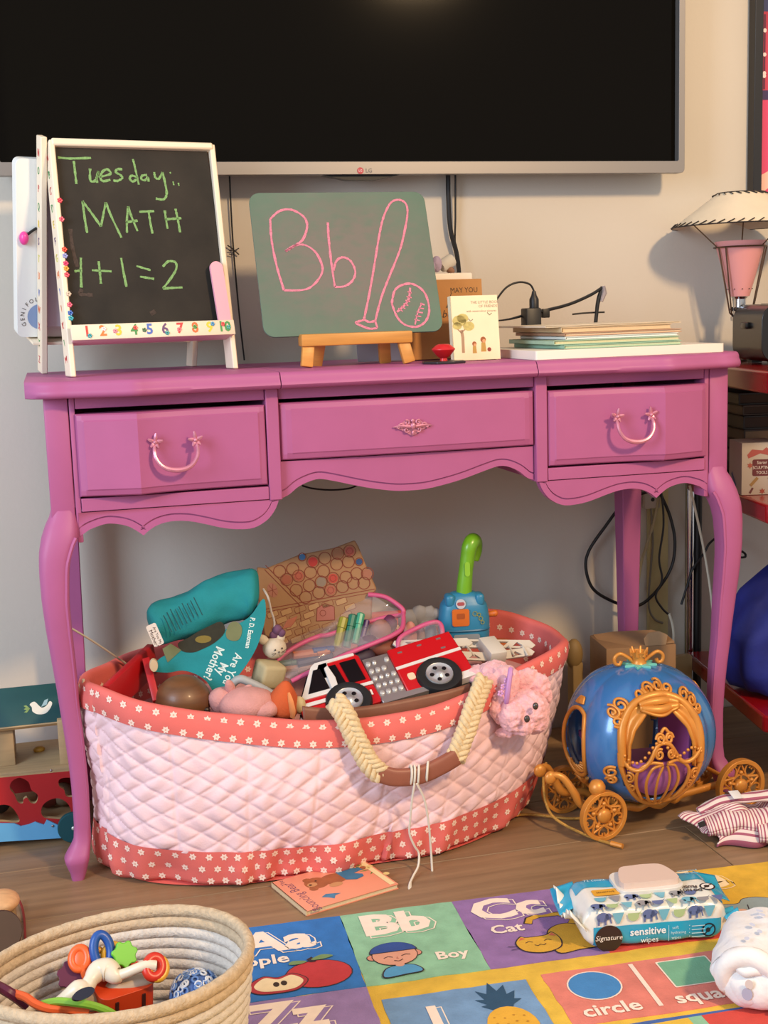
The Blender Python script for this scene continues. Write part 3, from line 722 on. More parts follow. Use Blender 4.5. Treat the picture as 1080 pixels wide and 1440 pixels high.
# ================================================================ right: picture, lamp, shelf unit
pf = thing('framed_poster', 'pink and red poster in a black frame at the right edge', 'picture', (.825, .405, 1.03))
blackF = mat('17171a', .4, name='black_frame')
g = G(Matrix.Rotation(R(90), 4, 'X')); g.prism(rc(0, .55, 0, .75), -.012, .012, holes=[rc(.018, .532, .018, .732)]); g.build('picture_frame', blackF, pf, bev=.001)
g = G(Matrix.Rotation(R(90), 4, 'X')); g.prism(rc(.015, .535, .015, .735), -.004, .002)
ps = g.build('print_panel', mat('d8466e', .4, name='pink_print'), pf)
def pr(poly, c, k):
    G(Matrix.Rotation(R(90), 4, 'X') @ Tm((0, 0, .0022+.0002*k))).flat(poly, 0).build('printed_shape', mat(c, .45), ps)
pr(rc(.018, .532, .33, .732), 'b02a44', 0); pr(rc(.018, .532, .365, .45), '2f3560', 1); pr(rc(.018, .532, .20, .218), '3a2a58', 1)
pr([(.018, .218), (.532, .218), (.532, .33), (.018, .33)], 'c23a55', 0)
for k in range(5): pr(rc(.024+k*.09, .028+k*.09, .22, .36), '5a1a3a', 2); pr(circ(.004, 10, .026+k*.09, .245+.03*k % .09), 'f0e0e0', 3)
for q in (.25, .285, .33): pr(circ(.004, 10, .026, q), 'e8d8d8', 4)
pr([(.018, .055), (.06, .075), (.14, .13), (.2, .11), (.25, .03), (.2, .02), (.1, .07), (.05, .04), (.018, .018)], 'eab9a4', 3)

# ---- shelf unit: red boards on chrome poles, turned a little from the wall
redM = mat('8f0c10', .22, name='red_lacquer', coat=.5, var=.03)  # red darkened in its colour to carry the shade inside the unit
chrome = mat('c9cacc', .15, 1, name='chrome')
SU = (.677, .393, 0)
sh = thing('shelf_unit', 'red shelf unit with chrome poles right of the desk', 'shelf', SU, (0, 0, -10.2))
for zb, zt in ((.69, .727), (.474, .506), (.112, .142)):
    g = G(); g.prism([(.0, -.02), (.0, -.44), (.02, -.46), (.5, -.46), (.5, -.02)], zb, zt); g.build('shelf_board', redM, sh, bev=.004)
for x, y in ((.012, -.004), (.49, -.004), (.49, -.475)):
    g = G(); g.tube([(x, y, 0), (x, y, .80 if y < -.1 else .735)], .010, 14); p = g.build('pole', chrome, sh, sm=60)
G().tube([(.028, -.006, 0), (.028, -.006, .69)], .008, 12).build('pole', mat('23211f', .4, .4), sh, sm=60)
g = G(); g.box((.010, -.456, .704), (.02, .014, .06), b=.004); g.build('corner_bracket', mat('d8626a', .25, coat=.5), sh)
SM = Tm(SU, (0, 0, -10.2))
def su(x, y, z): return tuple(SM @ Vector((x, y, z)))
# toaster
to = thing('toaster', 'black toaster on the top red shelf in front of the lamp', 'toaster', su(.200, -.165, .7275), (0, 0, -10.2))
tb = mat('0a0909', .28, name='black_enamel', coat=.2)
g = G(); g.prism(rrect(.27, .104, .028, 6, 0, .056), -.075, .075, T=Tm((0, 0, 0), (90, 0, 0)))
g.build('toaster_body', tb, to, bev=.012)
for s in (-.028, .028): G().box((0, s, .1075), (.19, .02, .003), b=.001).build('slot', mat('050505', .5), to)
g = G(); g.tube([(-.085, -.0765, .10), (-.087, -.078, .08), (-.084, -.078, .04), (-.083, -.077, .012)], .0022, 6, sm=4); g.build('chrome_strip', chrome, to)
for x in (-.1, .1):
    for y in (-.05, .05): G().box((x, y, .003), (.02, .02, .006)).build('foot', tb, to)
G().box((-.137, 0, .07), (.012, .03, .012), b=.003).build('lever', tb, to)
# lamp
lx, ly = .755, .32
lp = thing('table_lamp', 'table lamp with a stitched cream shade and pink metal cone', 'lamp', (lx, ly, .7275))
shadeM = mat('ddcdb2', .8, name='parchment', var=.05, scale=25)
shade = G(); n = 48
shade.lathe([(.126, .2575), (.128, .256), (.044, .3175), (.0425, .3175), (.125, .2562)], n)
so = shade.build('lamp_shade', shadeM, lp, sm=30)
dk = mat('2b2320', .7, name='dark_lacing')
for r_, zz, m_ in ((.1285, .2565, 44), (.044, .3175, 22)):
    g = G(); g.tube([(r_*math.cos(a), r_*math.sin(a), zz) for a in [2*PI*i/64 for i in range(64)]], .0013, 5, closed=True); g.build('rim_cord', dk, so)
    g = G()
    for i in range(m_):
        a = 2*PI*i/m_; b = a+.75*2*PI/m_
        s_ = .011 if r_ > .1 else .009
        ru = r_-s_*.78 if r_ > .1 else r_+s_*.78; zu = zz+s_*.55 if r_ > .1 else zz-s_*.55
        g.tube([((r_+.001)*math.cos(a), (r_+.001)*math.sin(a), zz), ((ru+.0022)*math.cos(b), (ru+.0022)*math.sin(b), zu+.001)], .0011, 4)
    o = g.build('lacing', dk, so); o['kind'] = 'stuff'
pinkL = mat('e09a98', .4, name='pink_enamel')
g = G(); g.lathe([(.0185, .124), (.048, .228), (.0475, .228), (.018, .1245)], 36); cn = g.build('cone', pinkL, lp, sm=30)
g = G()
for k in range(10):
    a = 2*PI*k/10; r_ = .0235; g.ell((r_*math.cos(a), r_*math.sin(a), .138), .0012, n=6, m=4)
g.build('vent_hole', dk, cn)['kind'] = 'stuff'
g = G(); g.lathe([(.006, .075), (.016, .078), (.0165, .085), (.012, .089), (.012, .119), (.016, .1235), (0, .1238)], 24); g.build('socket', chrome, lp, sm=40)
wire = mat('6f5a48', .35, .8, name='brass_wire')
g = G(); g.tube([(.049*math.cos(a), .049*math.sin(a), .217) for a in [2*PI*i/40 for i in range(40)]], .0016, 6, closed=True); g.build('ring', wire, lp)
for k in range(3):
    a0 = R(197+120*k)
    for d in (-.09, .09):
        a = a0+d
        G().tube([(.049*math.cos(a0+d*2), .049*math.sin(a0+d*2), .217), (.024*math.cos(a), .024*math.sin(a), .093), (.016*math.cos(a0), .016*math.sin(a0), .086)], .0016, 6).build('wire_leg', wire, lp)
    G().ell((.021*math.cos(a0+.4), .021*math.sin(a0+.4), .100), .0042, n=10, m=8).build('black_knob', dk, lp)
    a = a0-.35
    G().tube([(.049*math.cos(a), .049*math.sin(a), .219), (.105*math.cos(a), .105*math.sin(a), .268)], .0013, 5).build('shade_wire', wire, so)
G().lathe([(.018, 0), (.02, 0), (.02, .004), (.006, .008), (.006, .076), (0, .076)], 20).build('stem', wire, lp, sm=40)
# stack of dark albums and box on the middle shelf
zz = .5065
rn = random.Random(5)
names = [('1c1310', 'dark brown album lying lowest in the stack'), ('0d0b0a', 'black album second from the bottom of the stack'), ('241a13', 'brown album third from the bottom of the stack'), ('0b0a09', 'black album in the middle of the stack'), ('35261b', 'brown album with a pale page edge in the stack'), ('110d0c', 'dark album third from the top of the stack'), ('3d2d21', 'light brown album second from the top of the stack'), ('0c0a0a', 'black album on top of the dark stack')]
for k, (c, lab) in enumerate(names):
    t = .0185+.003*(k % 3)
    slab_book('photo_album', lab, 'album', su(.20+rn.uniform(-.006, .006), -.135+rn.uniform(-.006, .006), zz), (.33, .20, t), (0, 0, -10.2+rn.uniform(-2, 2)), c, '3d3026' if k != 4 else '8a7458', group='dark albums stacked on the middle shelf', th=.003)
    zz += t+.0003
bx = thing('craft_box', 'white craft box with red print on the middle red shelf', 'box', su(.034, -.290, .5065), (0, 0, -14))
bx.scale = (1.04, 1.04, 1.04)
G().box((0, 0, .044), (.062, .075, .088), b=.0008).build('carton', mat('a89d90', .6, name='shaded_white_card'), bx)  # white card greyed: the shelf's shade is put into its colour
g = G(Tm((0, -.0378, .044), (90, 0, 0)))
g.flat([(-.022, .024), (-.014, .033), (.004, .031), (.010, .036), (.016, .032), (.024, .034), (.025, .026), (.016, .022), (.0, .026), (-.012, .021), (-.02, .018)], 0, 0)
g.build('printed_banner', mat('9c4a44', .6), bx)
g = G(Tm((0, -.0379, .044), (90, 0, 0))); g.flat(rrect(.032, .028, .003, 3, .003, .002), 0, 0)
for k, s_ in enumerate(('Starter', 'SCULPTING', 'TOOLS')): g.text(s_, .0075, 1, Tm((.003, .0105-k*.0085, .0002)), sx=.8)
g.build('printed_title', [mat('5a1f24', .6), mat('d8cfc4', .6)], bx)
for (x0, y0, x1, y1, c, wd) in ((-.004, -.015, -.016, -.028, '8a6a3a', .005), (.014, -.015, .024, -.031, '7a2a2a', .0028), (-.012, -.032, -.017, -.041, '5a2a2a', .0035)):
    g = G(Tm((0, -.0379, .044), (90, 0, 0))); g.stroke([(x0, y0), (x1, y1)], wd, .0002); g.build('printed_tool', mat(c, .6), bx)
for (x, y, c) in ((-.017, .006, '9a4a3a'), (.004, -.038, '8a3a2a'), (.024, -.008, 'a0897a')):
    g = G(Tm((0, -.0379, .044), (90, 0, 0))); g.flat([(x+(.0055 if q % 2 else .0028)*math.cos(q*PI/6), y+(.0055 if q % 2 else .0028)*math.sin(q*PI/6)) for q in range(12)], .0002); g.build('printed_splash', mat(c, .6), bx)
g = G(Tm((-.0315, 0, .02), (90, 0, -90))); g.stroke([(-.02, .012), (.006, -.008)], .007, 0); g.build('printed_tool', mat('4a5a84', .6), bx)
# blue bag on the low shelf
bagM = mat('101f74', .75, name='blue_bag_cloth', var=.25, scale=14, bump=.4, bscale=50)
bg = thing('tote_bag', 'dark blue cloth bag slumped on the low red shelf', 'bag', su(.12, -.30, .1425), (0, 0, -8))
def bagf(u, v):
    a = 2*PI*u; e = .7
    c, s_ = math.cos(a), math.sin(a)
    k = interp([(0, .80), (.12, .93), (.4, 1.0), (.6, .86), (.75, .62), (.9, .36), (1, .22)], v)
    rr = 1+.05*math.sin(5*a+7*v)+.03*math.sin(11*a-9*v)
    return (.145*k*rr*math.copysign(abs(c)**e, c)+.05*v*v, .085*(k if v < .7 else max(k, .2))*rr*math.copysign(abs(s_)**e, s_), .01+.275*v+.012*math.sin(3*a)*v)
g = G(); g.grid(bagf, 40, 24, cu=True); g.f += [[i*24 for i in range(40)][::-1], [i*24+23 for i in range(40)]]; g.m += [0, 0]
g.build('bag_body', bagM, bg, sm=80, disp=(.012, .05))
g = G(); g.tube([(.02, -.02, .27), (.0, -.03, .31), (.05, -.03, .33), (.10, -.02, .31), (.09, -.01, .27)], .007, 8, sm=5, flatten=.5); g.build('handle', bagM, bg)

# ---- cables, outlet and carton behind the right legs
ol = thing('wall_outlet', 'white outlet on the yellow strip under the desk', 'outlet', (0.609, 0.402, 0.4605))
G().box((0, -.003, .0), (.034, .012, .045), b=.003).build('face_plate', mat('b9b2a4', .5), ol)
G().ell((0, -.0095, -.004), (.004, .001, .004)).build('hole', mat('151414', .5), ol)
cable('power_cable', 'black cable looping wide left of the right back leg', [(0.6006, 0.385, 0.4761), (0.5491, 0.39, 0.4576), (0.5053, 0.395, 0.4071), (0.4737, 0.4, 0.3613), (0.4673, 0.4, 0.3258), (0.4801, 0.395, 0.2852), (0.5176, 0.39, 0.2582), (0.5539, 0.385, 0.2458), (0.5826, 0.38, 0.2501), (0.6185, 0.38, 0.2806), (0.6451, 0.38, 0.3222), (0.6512, 0.38, 0.3726), (0.6426, 0.385, 0.423), (0.6232, 0.39, 0.4711), (0.6139, 0.39, 0.5032)], .0032, cbk)
cable('thin_cord', 'thin black cord dropping beside the yellow strip', [(0.611, 0.372, 0.5027), (0.6188, 0.372, 0.4623), (0.622, 0.372, 0.4049), (0.6128, 0.372, 0.3408), (0.6181, 0.37, 0.2972), (0.6042, 0.37, 0.265), (0.6182, 0.37, 0.2389), (0.6324, 0.37, 0.2244)], .0022, cbk)
cable('cord', 'white plug lead hanging low behind the carriage', [(0.6329, 0.368, 0.2263), (0.6409, 0.368, 0.2005), (0.6415, 0.366, 0.1715), (0.6285, 0.362, 0.1516), (0.6124, 0.358, 0.1321), (0.6088, 0.36, 0.0876)], .0028, cwh)
cable('cord', 'cream cord hanging straight from the desk at the right leg', [(0.6141, 0.25, 0.5018), (0.6217, 0.25, 0.4715), (0.6354, 0.25, 0.4159), (0.6478, 0.25, 0.3599), (0.6589, 0.25, 0.2964), (0.6655, 0.25, 0.2398), (0.6708, 0.25, 0.1544), (0.6702, 0.25, 0.0543)], .0024, cwh)
cable('cord', 'cream cord crossing the yellow strip', [(0.6212, 0.392, 0.4595), (0.6139, 0.396, 0.4163), (0.5993, 0.398, 0.3663), (0.5873, 0.399, 0.3307), (0.5783, 0.4, 0.2727)], .003, mat('b5ab84', .5))
cable('cord', 'grey cord curving low on the yellow strip', [(0.6061, 0.396, 0.4457), (0.6118, 0.398, 0.3726), (0.6076, 0.399, 0.3144), (0.603, 0.399, 0.2413), (0.6151, 0.398, 0.2108), (0.6336, 0.397, 0.2004)], .0022, mat('7d7868', .5))
cable('thin_cord', 'thin black cord climbing right of the chrome pole', [(0.6633, 0.375, 0.2411), (0.6741, 0.372, 0.2775), (0.6855, 0.37, 0.3134), (0.7106, 0.37, 0.3435), (0.7231, 0.37, 0.3629), (0.7452, 0.37, 0.3729), (0.7742, 0.37, 0.3502), (0.8, 0.37, 0.3379), (0.8034, 0.37, 0.3288), (0.7905, 0.37, 0.3284)], .0024, cbk)
cable('cord', 'black cord sagging under the centre apron', [(-0.1181, 0.3, 0.5435), (-0.101, 0.29, 0.5385), (-0.0711, 0.28, 0.5352), (-0.0387, 0.28, 0.5356), (-0.0192, 0.29, 0.5395)], .0016, cbk)
cd = thing('cardboard_box', 'brown cardboard box behind the blue carriage', 'box', (.497, .2535, 0), (0, 0, -7))
cdM = mat('94724f', .8, name='cardboard', var=.08, scale=12, bump=.15)
G().box((0, 0, .107), (.135, .105, .214), b=.002).build('carton', cdM, cd)
g = G(); g.prism([(-.062, .048), (-.02, .05), (.05, .03), (.065, .0), (.065, -.05), (-.066, -.051)], 0, .003, T=Tm((0, 0, .2145), (3, -4, 0))); g.build('flap', mat('a07d58', .8, var=.06), cd)
g = G(); g.prism([(-.02, 0), (.02, 0), (.024, .018), (.008, .026), (-.012, .024), (-.022, .014)], -.0015, .0015, T=Tm((.028, -.051, .214), (78, 0, 0))); g.build('flap', mat('a3835f', .8, var=.06), cd)
fd = thing('wooden_figure', 'tan wooden toy arm beside the cardboard box', 'toy', (.400, .30, 0))
tan = mat('8f7548', .6, name='tan_wood', wood=(1, 1, .2), var=.1)
G().box((.0, 0, .085), (.022, .03, .17), b=.004).build('post', tan, fd); G().ell((-.004, -.004, .185), (.017, .016, .03)).build('knob', tan, fd)
yb = tag(G().box((.600, .312, .0775), (.10, .02, .155), b=.003).build('yellow_board', mat('a8966a', .6, name='tan_board', var=.06)), 'tan board standing behind the carriage near the low shelf', 'board')
# ================================================================ left: painted wooden ark, wire rack
ak = thing('wooden_ark', 'red and teal wooden ark on wheels left of the desk', 'toy ark', (-.64, .165, 0))
# local x from -.03 (frame edge) ; front face at y = 0
teal = mat('17494c', .5, name='teal_paint', var=.04); arkred = mat('a31a20', .5, name='ark_red', var=.04, scale=20); blu = mat('5fa5d2', .5, name='ark_blue', var=.03)
raw = mat('b79b72', .6, name='raw_wood', wood=(1, 7, 7), var=.12, scale=12)
T = Matrix.Rotation(R(90), 4, 'X')
def hole(pts, k=4): return [(p.x, p.y) for p in cr([(a, b, 0) for a, b in pts], k, True)]
h1 = hole([(-0.6429, 0.1124), (-0.6303, 0.1169), (-0.6175, 0.108), (-0.614, 0.0942), (-0.6046, 0.0844), (-0.6078, 0.0714), (-0.6167, 0.0726), (-0.6217, 0.0818), (-0.6275, 0.0789), (-0.629, 0.073), (-0.6366, 0.0764), (-0.6412, 0.0904), (-0.6471, 0.1009)], 3)
h2 = hole([(-0.5693, 0.1055), (-0.5589, 0.1079), (-0.5466, 0.1039), (-0.5421, 0.0873), (-0.5475, 0.0745), (-0.5599, 0.0762), (-0.5626, 0.0875), (-0.57, 0.0946)], 3)
h3 = hole([(-0.6013, 0.0522), (-0.5981, 0.0652), (-0.5862, 0.0735), (-0.5714, 0.074), (-0.5585, 0.0637), (-0.5539, 0.0471), (-0.5569, 0.0376), (-0.5716, 0.0383), (-0.5862, 0.0415), (-0.5962, 0.0441)], 3)
h4 = hole([(-0.6818, 0.0521), (-0.6761, 0.0695), (-0.6624, 0.075), (-0.6482, 0.0707), (-0.6392, 0.056), (-0.6369, 0.0423), (-0.6557, 0.0448)], 3)
def loc(h): return [(x+.64, z) for x, z in h]
hull = [(-.10, .028), (.104, .028), (.112, .05), (.106, .118), (-.10, .1225)]
g = G(); g.prism(hull, 0, .009, T=T, holes=[loc(h) for h in (h1, h2, h3, h4)], side=1); hf = g.build('hull_front', [arkred, raw], ak)
wave = loc([(-0.6913, 0.0156), (-0.5247, 0.0034), (-0.5235, 0.0206), (-0.5493, 0.0304), (-0.5724, 0.0273), (-0.593, 0.0412), (-0.5981, 0.0333), (-0.6112, 0.04), (-0.6227, 0.0367), (-0.634, 0.0358), (-0.6447, 0.0421), (-0.669, 0.0454), (-0.6891, 0.0445)])
g = G(); g.prism(wave, .0095, .0125, T=T); g.build('painted_wave', blu, hf)
for px, pz in ((70, 1084), (74, 1162)):
    x, zz = [(a+.64, b) for a, b in [(-0.5804, 0.1244), (-0.5848, 0.0301)]][0 if pz == 1084 else 1]
    G().ell((x, -.0135, zz), (.0022, .0015, .0022), n=10, m=6).build('bolt', mat('9a8f92', .3, .8), hf)
g = G(); g.prism(hull, -.16, -.151, T=T); g.build('hull_back', arkred, ak)
G().box((0, .08, .118), (.205, .15, .008)).build('deck', raw, ak)
G().box((0, .08, .030), (.2, .15, .006)).build('hull_floor', raw, ak)
g = G(); g.box((.110, .08, .075), (.006, .155, .09)); g.build('hull_end', arkred, ak)
G().box((-.035, .075, .16), (.075, .07, .076), b=.001).build('cabin_wall', raw, ak)
G().box((.083, .05, .16), (.018, .07, .076), b=.001).build('cabin_wall', raw, ak)
G().ell((.04, .10, .125), (.010, .008, .006)).build('peg', mat('b5852c', .5), ak)
# roof: two sloping panels
rl = frame((0, .028, .192), (1, 0, 0), (0, .055, .054))
g = G(rl); g.box((-.002, .035, 0), (.205, .072, .007), b=.001); rf = g.build('roof_panel', teal, ak)
g = G(rl); g.box((-.002, -.002, -.001), (.204, .003, .0075)); g.build('roof_edge', raw, rf)
g = G(frame((0, .128, .192), (-1, 0, 0), (0, -.055, .054))); g.box((0, .035, 0), (.205, .072, .007), b=.001); g.build('roof_panel', teal, ak)
g = G(rl @ Tm((.048, .022, .0038)))
g.flat([(p.x, p.y) for p in cr([(-.008, .018, 0), (-.016, .014, 0), (-.013, .008, 0), (-.012, 0, 0), (-.004, -.006, 0), (.008, -.006, 0), (.016, .002, 0), (.020, .012, 0), (.016, .016, 0), (.010, .008, 0), (.002, .006, 0)], 4, True)], 0, 0)
g.flat([(.002, .007), (.008, .019), (.014, .021), (.011, .010)], .0002, 1)
for a in (-20, 20, 60): g.flat([(-.016, .006), (-.021+.002*a/60, .009-.004*(a-20)/40), (-.026, .006-.006*(a-20)/40), (-.021, .003-.004*(a-20)/40)], .0002, 2)
g.build('painted_dove', [mat('d8d6c8', .6), mat('8fb0b8', .6), mat('7f9a5a', .6)], rf)
for x in (.088, -.08):
    for y in (-.018, .178):
        g = G(Tm((x, y, .0255), (90, 0, 0))); g.lathe([(0, -.005), (.0245, -.005), (.0255, -.003), (.0255, .003), (.0245, .005), (0, .005)], 28); wh = g.build('wheel', mat('124a52', .45, name='teal_wheel'), ak, sm=40)
        if y < 0: G().ell((x, y-.0055, .0255), (.0035, .002, .0035), n=10, m=6).build('axle_cap', mat('cfd0cc', .3, .6), wh)
    G().tube([(x, -.014, .0255), (x, .174, .0255)], .004, 8).build('axle', raw, ak)
# animals in the hull
for k, (c, px, n_) in enumerate((('6b2a20', .05, 'toy_block'), ('3a3f44', -.03, 'toy_block'), ('8a7a62', .075, 'toy_block'))):
    o = tag(G().ell((-.64+px, .225, .055), (.02, .018, .02), n=12, m=8).build(n_, mat(c, .6, var=.1)), ['dark red wooden piece seen through the right hole of the ark', 'grey wooden piece seen through the left hole of the ark', 'tan wooden piece seen at the right side inside the ark'][k], 'toy')
# coiled wire toy between the leg and the basket
g = G()
g.tube([(-.530+.009*math.cos(i*.7), .20+.009*math.sin(i*.7), .165+i*.00058) for i in range(150)], .0014, 5)
tag(g.build('wire_coil', mat('4b4440', .4, .7)), 'thin dark wire coil between the ark and the pink basket', 'wire coil')
cable('string', 'pale string stretched from the left leg to the pink basket', [(-0.5324, 0.03, 0.3855), (-0.5152, 0.05, 0.368), (-0.4919, 0.09, 0.34), (-0.4641, 0.14, 0.3047), (-0.4493, 0.16, 0.2872), (-0.4416, 0.17, 0.2705)], .0016, cwh)
cable('string', 'short white cord hanging by the left basket end', [(-0.521, 0.02, 0.3081), (-0.5212, 0.02, 0.2746), (-0.5199, 0.02, 0.2464), (-0.5245, 0.02, 0.2244)], .0022, cwh)
# ================================================================ pink quilted basket
bk_ = thing('moses_basket', 'large pink quilted oval basket full of toys under the desk', 'basket', (-.14, .08, 0))
RIM = [(-.503, -.02, .306), (-.44, -.08, .292), (-.337, -.1, .270), (-.187, -.115, .246), (-.053, -.115, .243), (.05, -.1, .257), (.16, -.06, .280), (.248, .0, .290), (.285, .09, .284), (.275, .18, .29), (.2, .25, .302), (.1, .275, .305), (-.1, .28, .305), (-.3, .265, .300), (-.42, .22, .297), (-.49, .13, .297), (-.522, .05, .303)]
BAS = [(-.487, -.005), (-.435, -.060), (-.335, -.101), (-.226, -.108), (-.11, -.100), (-.01, -.097), (.08, -.062), (.155, -.005), (.205, .06), (.20, .14), (.15, .19), (.07, .215), (-.1, .22), (-.28, .21), (-.40, .17), (-.48, .10), (-.508, .05)]
LOW = [.071, .062, .056, .050, .050, .054, .064, .078, .085, .08, .07, .06, .06, .06, .07, .075, .075]
NU = 420
RC = cr(RIM, 30, True); BC = cr([(a, b, c) for (a, b), c in zip(BAS, LOW)], 30, True)
def cu_(C, u):
    n = len(C); x = (u % 1)*n; i = int(x); t = x-i
    return C[i % n].lerp(C[(i+1) % n], t)
_arc = [0]
for i in range(len(RC)): _arc.append(_arc[-1]+(RC[(i+1) % len(RC)]-RC[i]).length)
def arc(u):
    x = (u % 1)*len(RC); i = int(x)
    return _arc[i]+(x-i)*(_arc[i+1]-_arc[i])
def outw(u):
    t = cu_(RC, u+.004)-cu_(RC, u-.004); return Vector((t.y, -t.x, 0)).normalized()
def gather(u, z):
    s = arc(u)
    k = max(0, 1-z/.075)
    return (.0035*math.sin(s*95+1.5*math.sin(s*23))+.0035*math.sin(s*41+2)+(.010*math.sin(s*33+.6) if s < .5 or s > 1.5 else .003*math.sin(s*26)))*min(1, k*1.6)
def outer(u, z):
    """outer skin at height z"""
    r = cu_(RC, u); b = cu_(BC, u); zr = r.z
    h = z/zr
    p = Vector((b.x+(r.x-b.x)*h, b.y+(r.y-b.y)*h, z))
    s = arc(u)
    soft = .004*math.sin(s*17+z*20)*math.sin(PI*min(1, h))+.005*math.sin(s*9.3-z*14+1)*math.sin(PI*min(1, h))
    return p+outw(u)*(.012*math.sin(PI*min(1, h*.95))+soft+gather(u, z))
def ztop(u): return cu_(RC, u).z
def zlow(u): return cu_(BC, u).z
def quilt(u, v):
    zl, zt = zlow(u), ztop(u)-.036
    z = zl+(zt-zl)*v
    p = outer(u, z); s = arc(u)
    a = s/.054+z/.030; b = s/.054-z/.030
    q = (1-math.exp(-(abs(math.sin(PI*a))/.20)**1.3))*(1-.8*math.exp(-(abs(math.sin(PI*b))/.18)**1.3))
    seam = min(abs(((s-.07) % .115)-.0575)/.004, 1)
    pq = .0026*q*(.3+.7*seam)+.0012*abs(math.sin(PI*a)*math.sin(PI*b))-.0016
    puck = .0012*math.sin(s*160+3*math.sin(z*60))
    return p+outw(u)*(pq+puck)
quiltM = mat('ecc9cc', .85, name='pale_pink_quilting', var=.05, scale=30, bump=.25, bscale=500)
coralM = mat('dc6a62', .8, name='coral_cotton', var=.05, scale=25, bump=.2, bscale=600)
daisyM = mat('f3d6c6', .8, name='daisy_print')
g = G(); g.grid(lambda u, v: quilt(u, v), NU*2, 92, cu=True); g.build('quilted_wall', quiltM, bk_, world=True, sm=60)
def lowb(u, v): 
    z = .002+(zlow(u)+.002)*v
    return outer(u, z)+outw(u)*(.003-.010*max(0, 1-v*8))
g = G(); g.grid(lowb, NU, 16, cu=True)
lowb_o = g.build('bottom_band', coralM, bk_, world=True, sm=80)
g = G(); g.flat([(p[0], p[1]) for p in [cu_(BC, i/80) for i in range(80)]], .003); g.build('basket_floor', coralM, bk_, world=True)
def rimb(u, v):
    """outside band, rolled edge and lining: v runs from band bottom over the edge to the inside"""
    r = cu_(RC, u); o = outw(u); zt = r.z; s = arc(u)
    wob = .002*math.sin(s*31)+.0015*math.sin(s*53+1)
    if v < .4:
        k = v/.4; z = zt-.038+k*.030
        return outer(u, z)+o*(.0045+.0015*math.sin(PI*k)+wob*k*.5)
    if v < .6:
        k = (v-.4)/.2; a = PI*k
        base = outer(u, zt-.008); 
        return Vector((base.x, base.y, zt-.008))+o*(.0045-.009+.009*math.cos(a)+wob*.5)+Vector((0, 0, .009*math.sin(a)+wob*.4))
    k = (v-.6)/.4; z = zt-.008-k*.075
    base = outer(u, zt-.008)
    return Vector((base.x, base.y, z))+o*(-.0135-.008*k+wob*.5)
g = G(); g.grid(rimb, NU, 34, cu=True); rimo = g.build('rim_band', coralM, bk_, world=True, sm=80)
def lining(u, v):
    p = rimb(u, 1); b = cu_(BC, u); o = outw(u)
    e = Vector((b.x, b.y, .05))-o*.03
    return Vector(p).lerp(e, v)
g = G(); g.grid(lining, 160, 8, cu=True); g.build('lining', mat('dba6a8', .9, name='pink_lining', var=.04), bk_, world=True, sm=80)
def daisies(fn, vs, du, par, us=(0, 1), flip=False):
    g = G()
    for row, v in enumerate(vs):
        s = (row % 2)*du/2
        while s < _arc[-1]:
            lo, hi = 0, len(RC)
            i = 0
            # arc length to parameter
            import bisect
            i = min(bisect.bisect(_arc, s)-1, len(RC)-1); u = (i+(s-_arc[i])/max(1e-9, _arc[i+1]-_arc[i]))/len(RC)
            p = Vector(fn(u, v)); tu = (Vector(fn(u+.002, v))-p); tv = (Vector(fn(u, v+.01))-p)
            nn = tu.cross(tv).normalized()
            if nn.dot(outw(u)) < 0 and (v < .5 or fn is lowb): nn = -nn
            if v > .62 and fn is not lowb: nn = -outw(u)
            M = frame(p+nn*.0006, tu, tv)
            if M.col[2].xyz.dot(nn) < 0: M = frame(p+nn*.0006, tu, -tv)
            rr = .0062
            g.flat([(rr*(1 if q % 2 else .62)*math.cos(q*PI/6+s*40), rr*(1 if q % 2 else .62)*math.sin(q*PI/6+s*40)) for q in range(12)], 0, 0, M)
            g.flat(circ(.0014, 6), .0002, 1, M)
            s += du
    o = g.build('daisy_print', [daisyM, mat('d9a38a', .8)], par, world=True, sm=0); o['kind'] = 'stuff'
daisies(rimb, (.08, .40, .70, .93), .0245, rimo)
daisies(lowb, (.2, .53, .86), .0245, lowb_o)
G().box((-.14, .08, .06), (.55, .22, .11), b=.04, seg=4).build('mattress', mat('caa6a4', .9, var=.05), bk_, world=True)
# leather strip inside the front rim
g = G()
pts = [(-0.2059, -0.085, 0.2541), (-0.1571, -0.086, 0.2456), (-0.1021, -0.088, 0.2445), (-0.0338, -0.086, 0.2487), (0.0249, -0.082, 0.2536), (0.0622, -0.075, 0.2579)]
C_ = cr(pts, 8)
g.grid(lambda u, v: tuple(C_[round(u*(len(C_)-1))]+Vector((0, -.004*math.sin(PI*v), .008-.045*v))), len(C_), 8)
lea = mat('7a4b36', .5, name='brown_leather', var=.08, scale=40, bump=.1)
ls = g.build('leather_strip', lea, bk_, world=True, solid=.003, sm=60)
g = G(frame((-0.0545, -0.0905, 0.2432), (1, 0, 0), (0, 0, 1))); g.tube([(.0042*math.cos(a), .0042*math.sin(a), 0) for a in [2*PI*i/16 for i in range(16)]], .0011, 6, closed=True); g.flat(circ(.003, 12), -.0005, 0)
g.build('snap', mat('8d8078', .3, .8), ls, world=True)
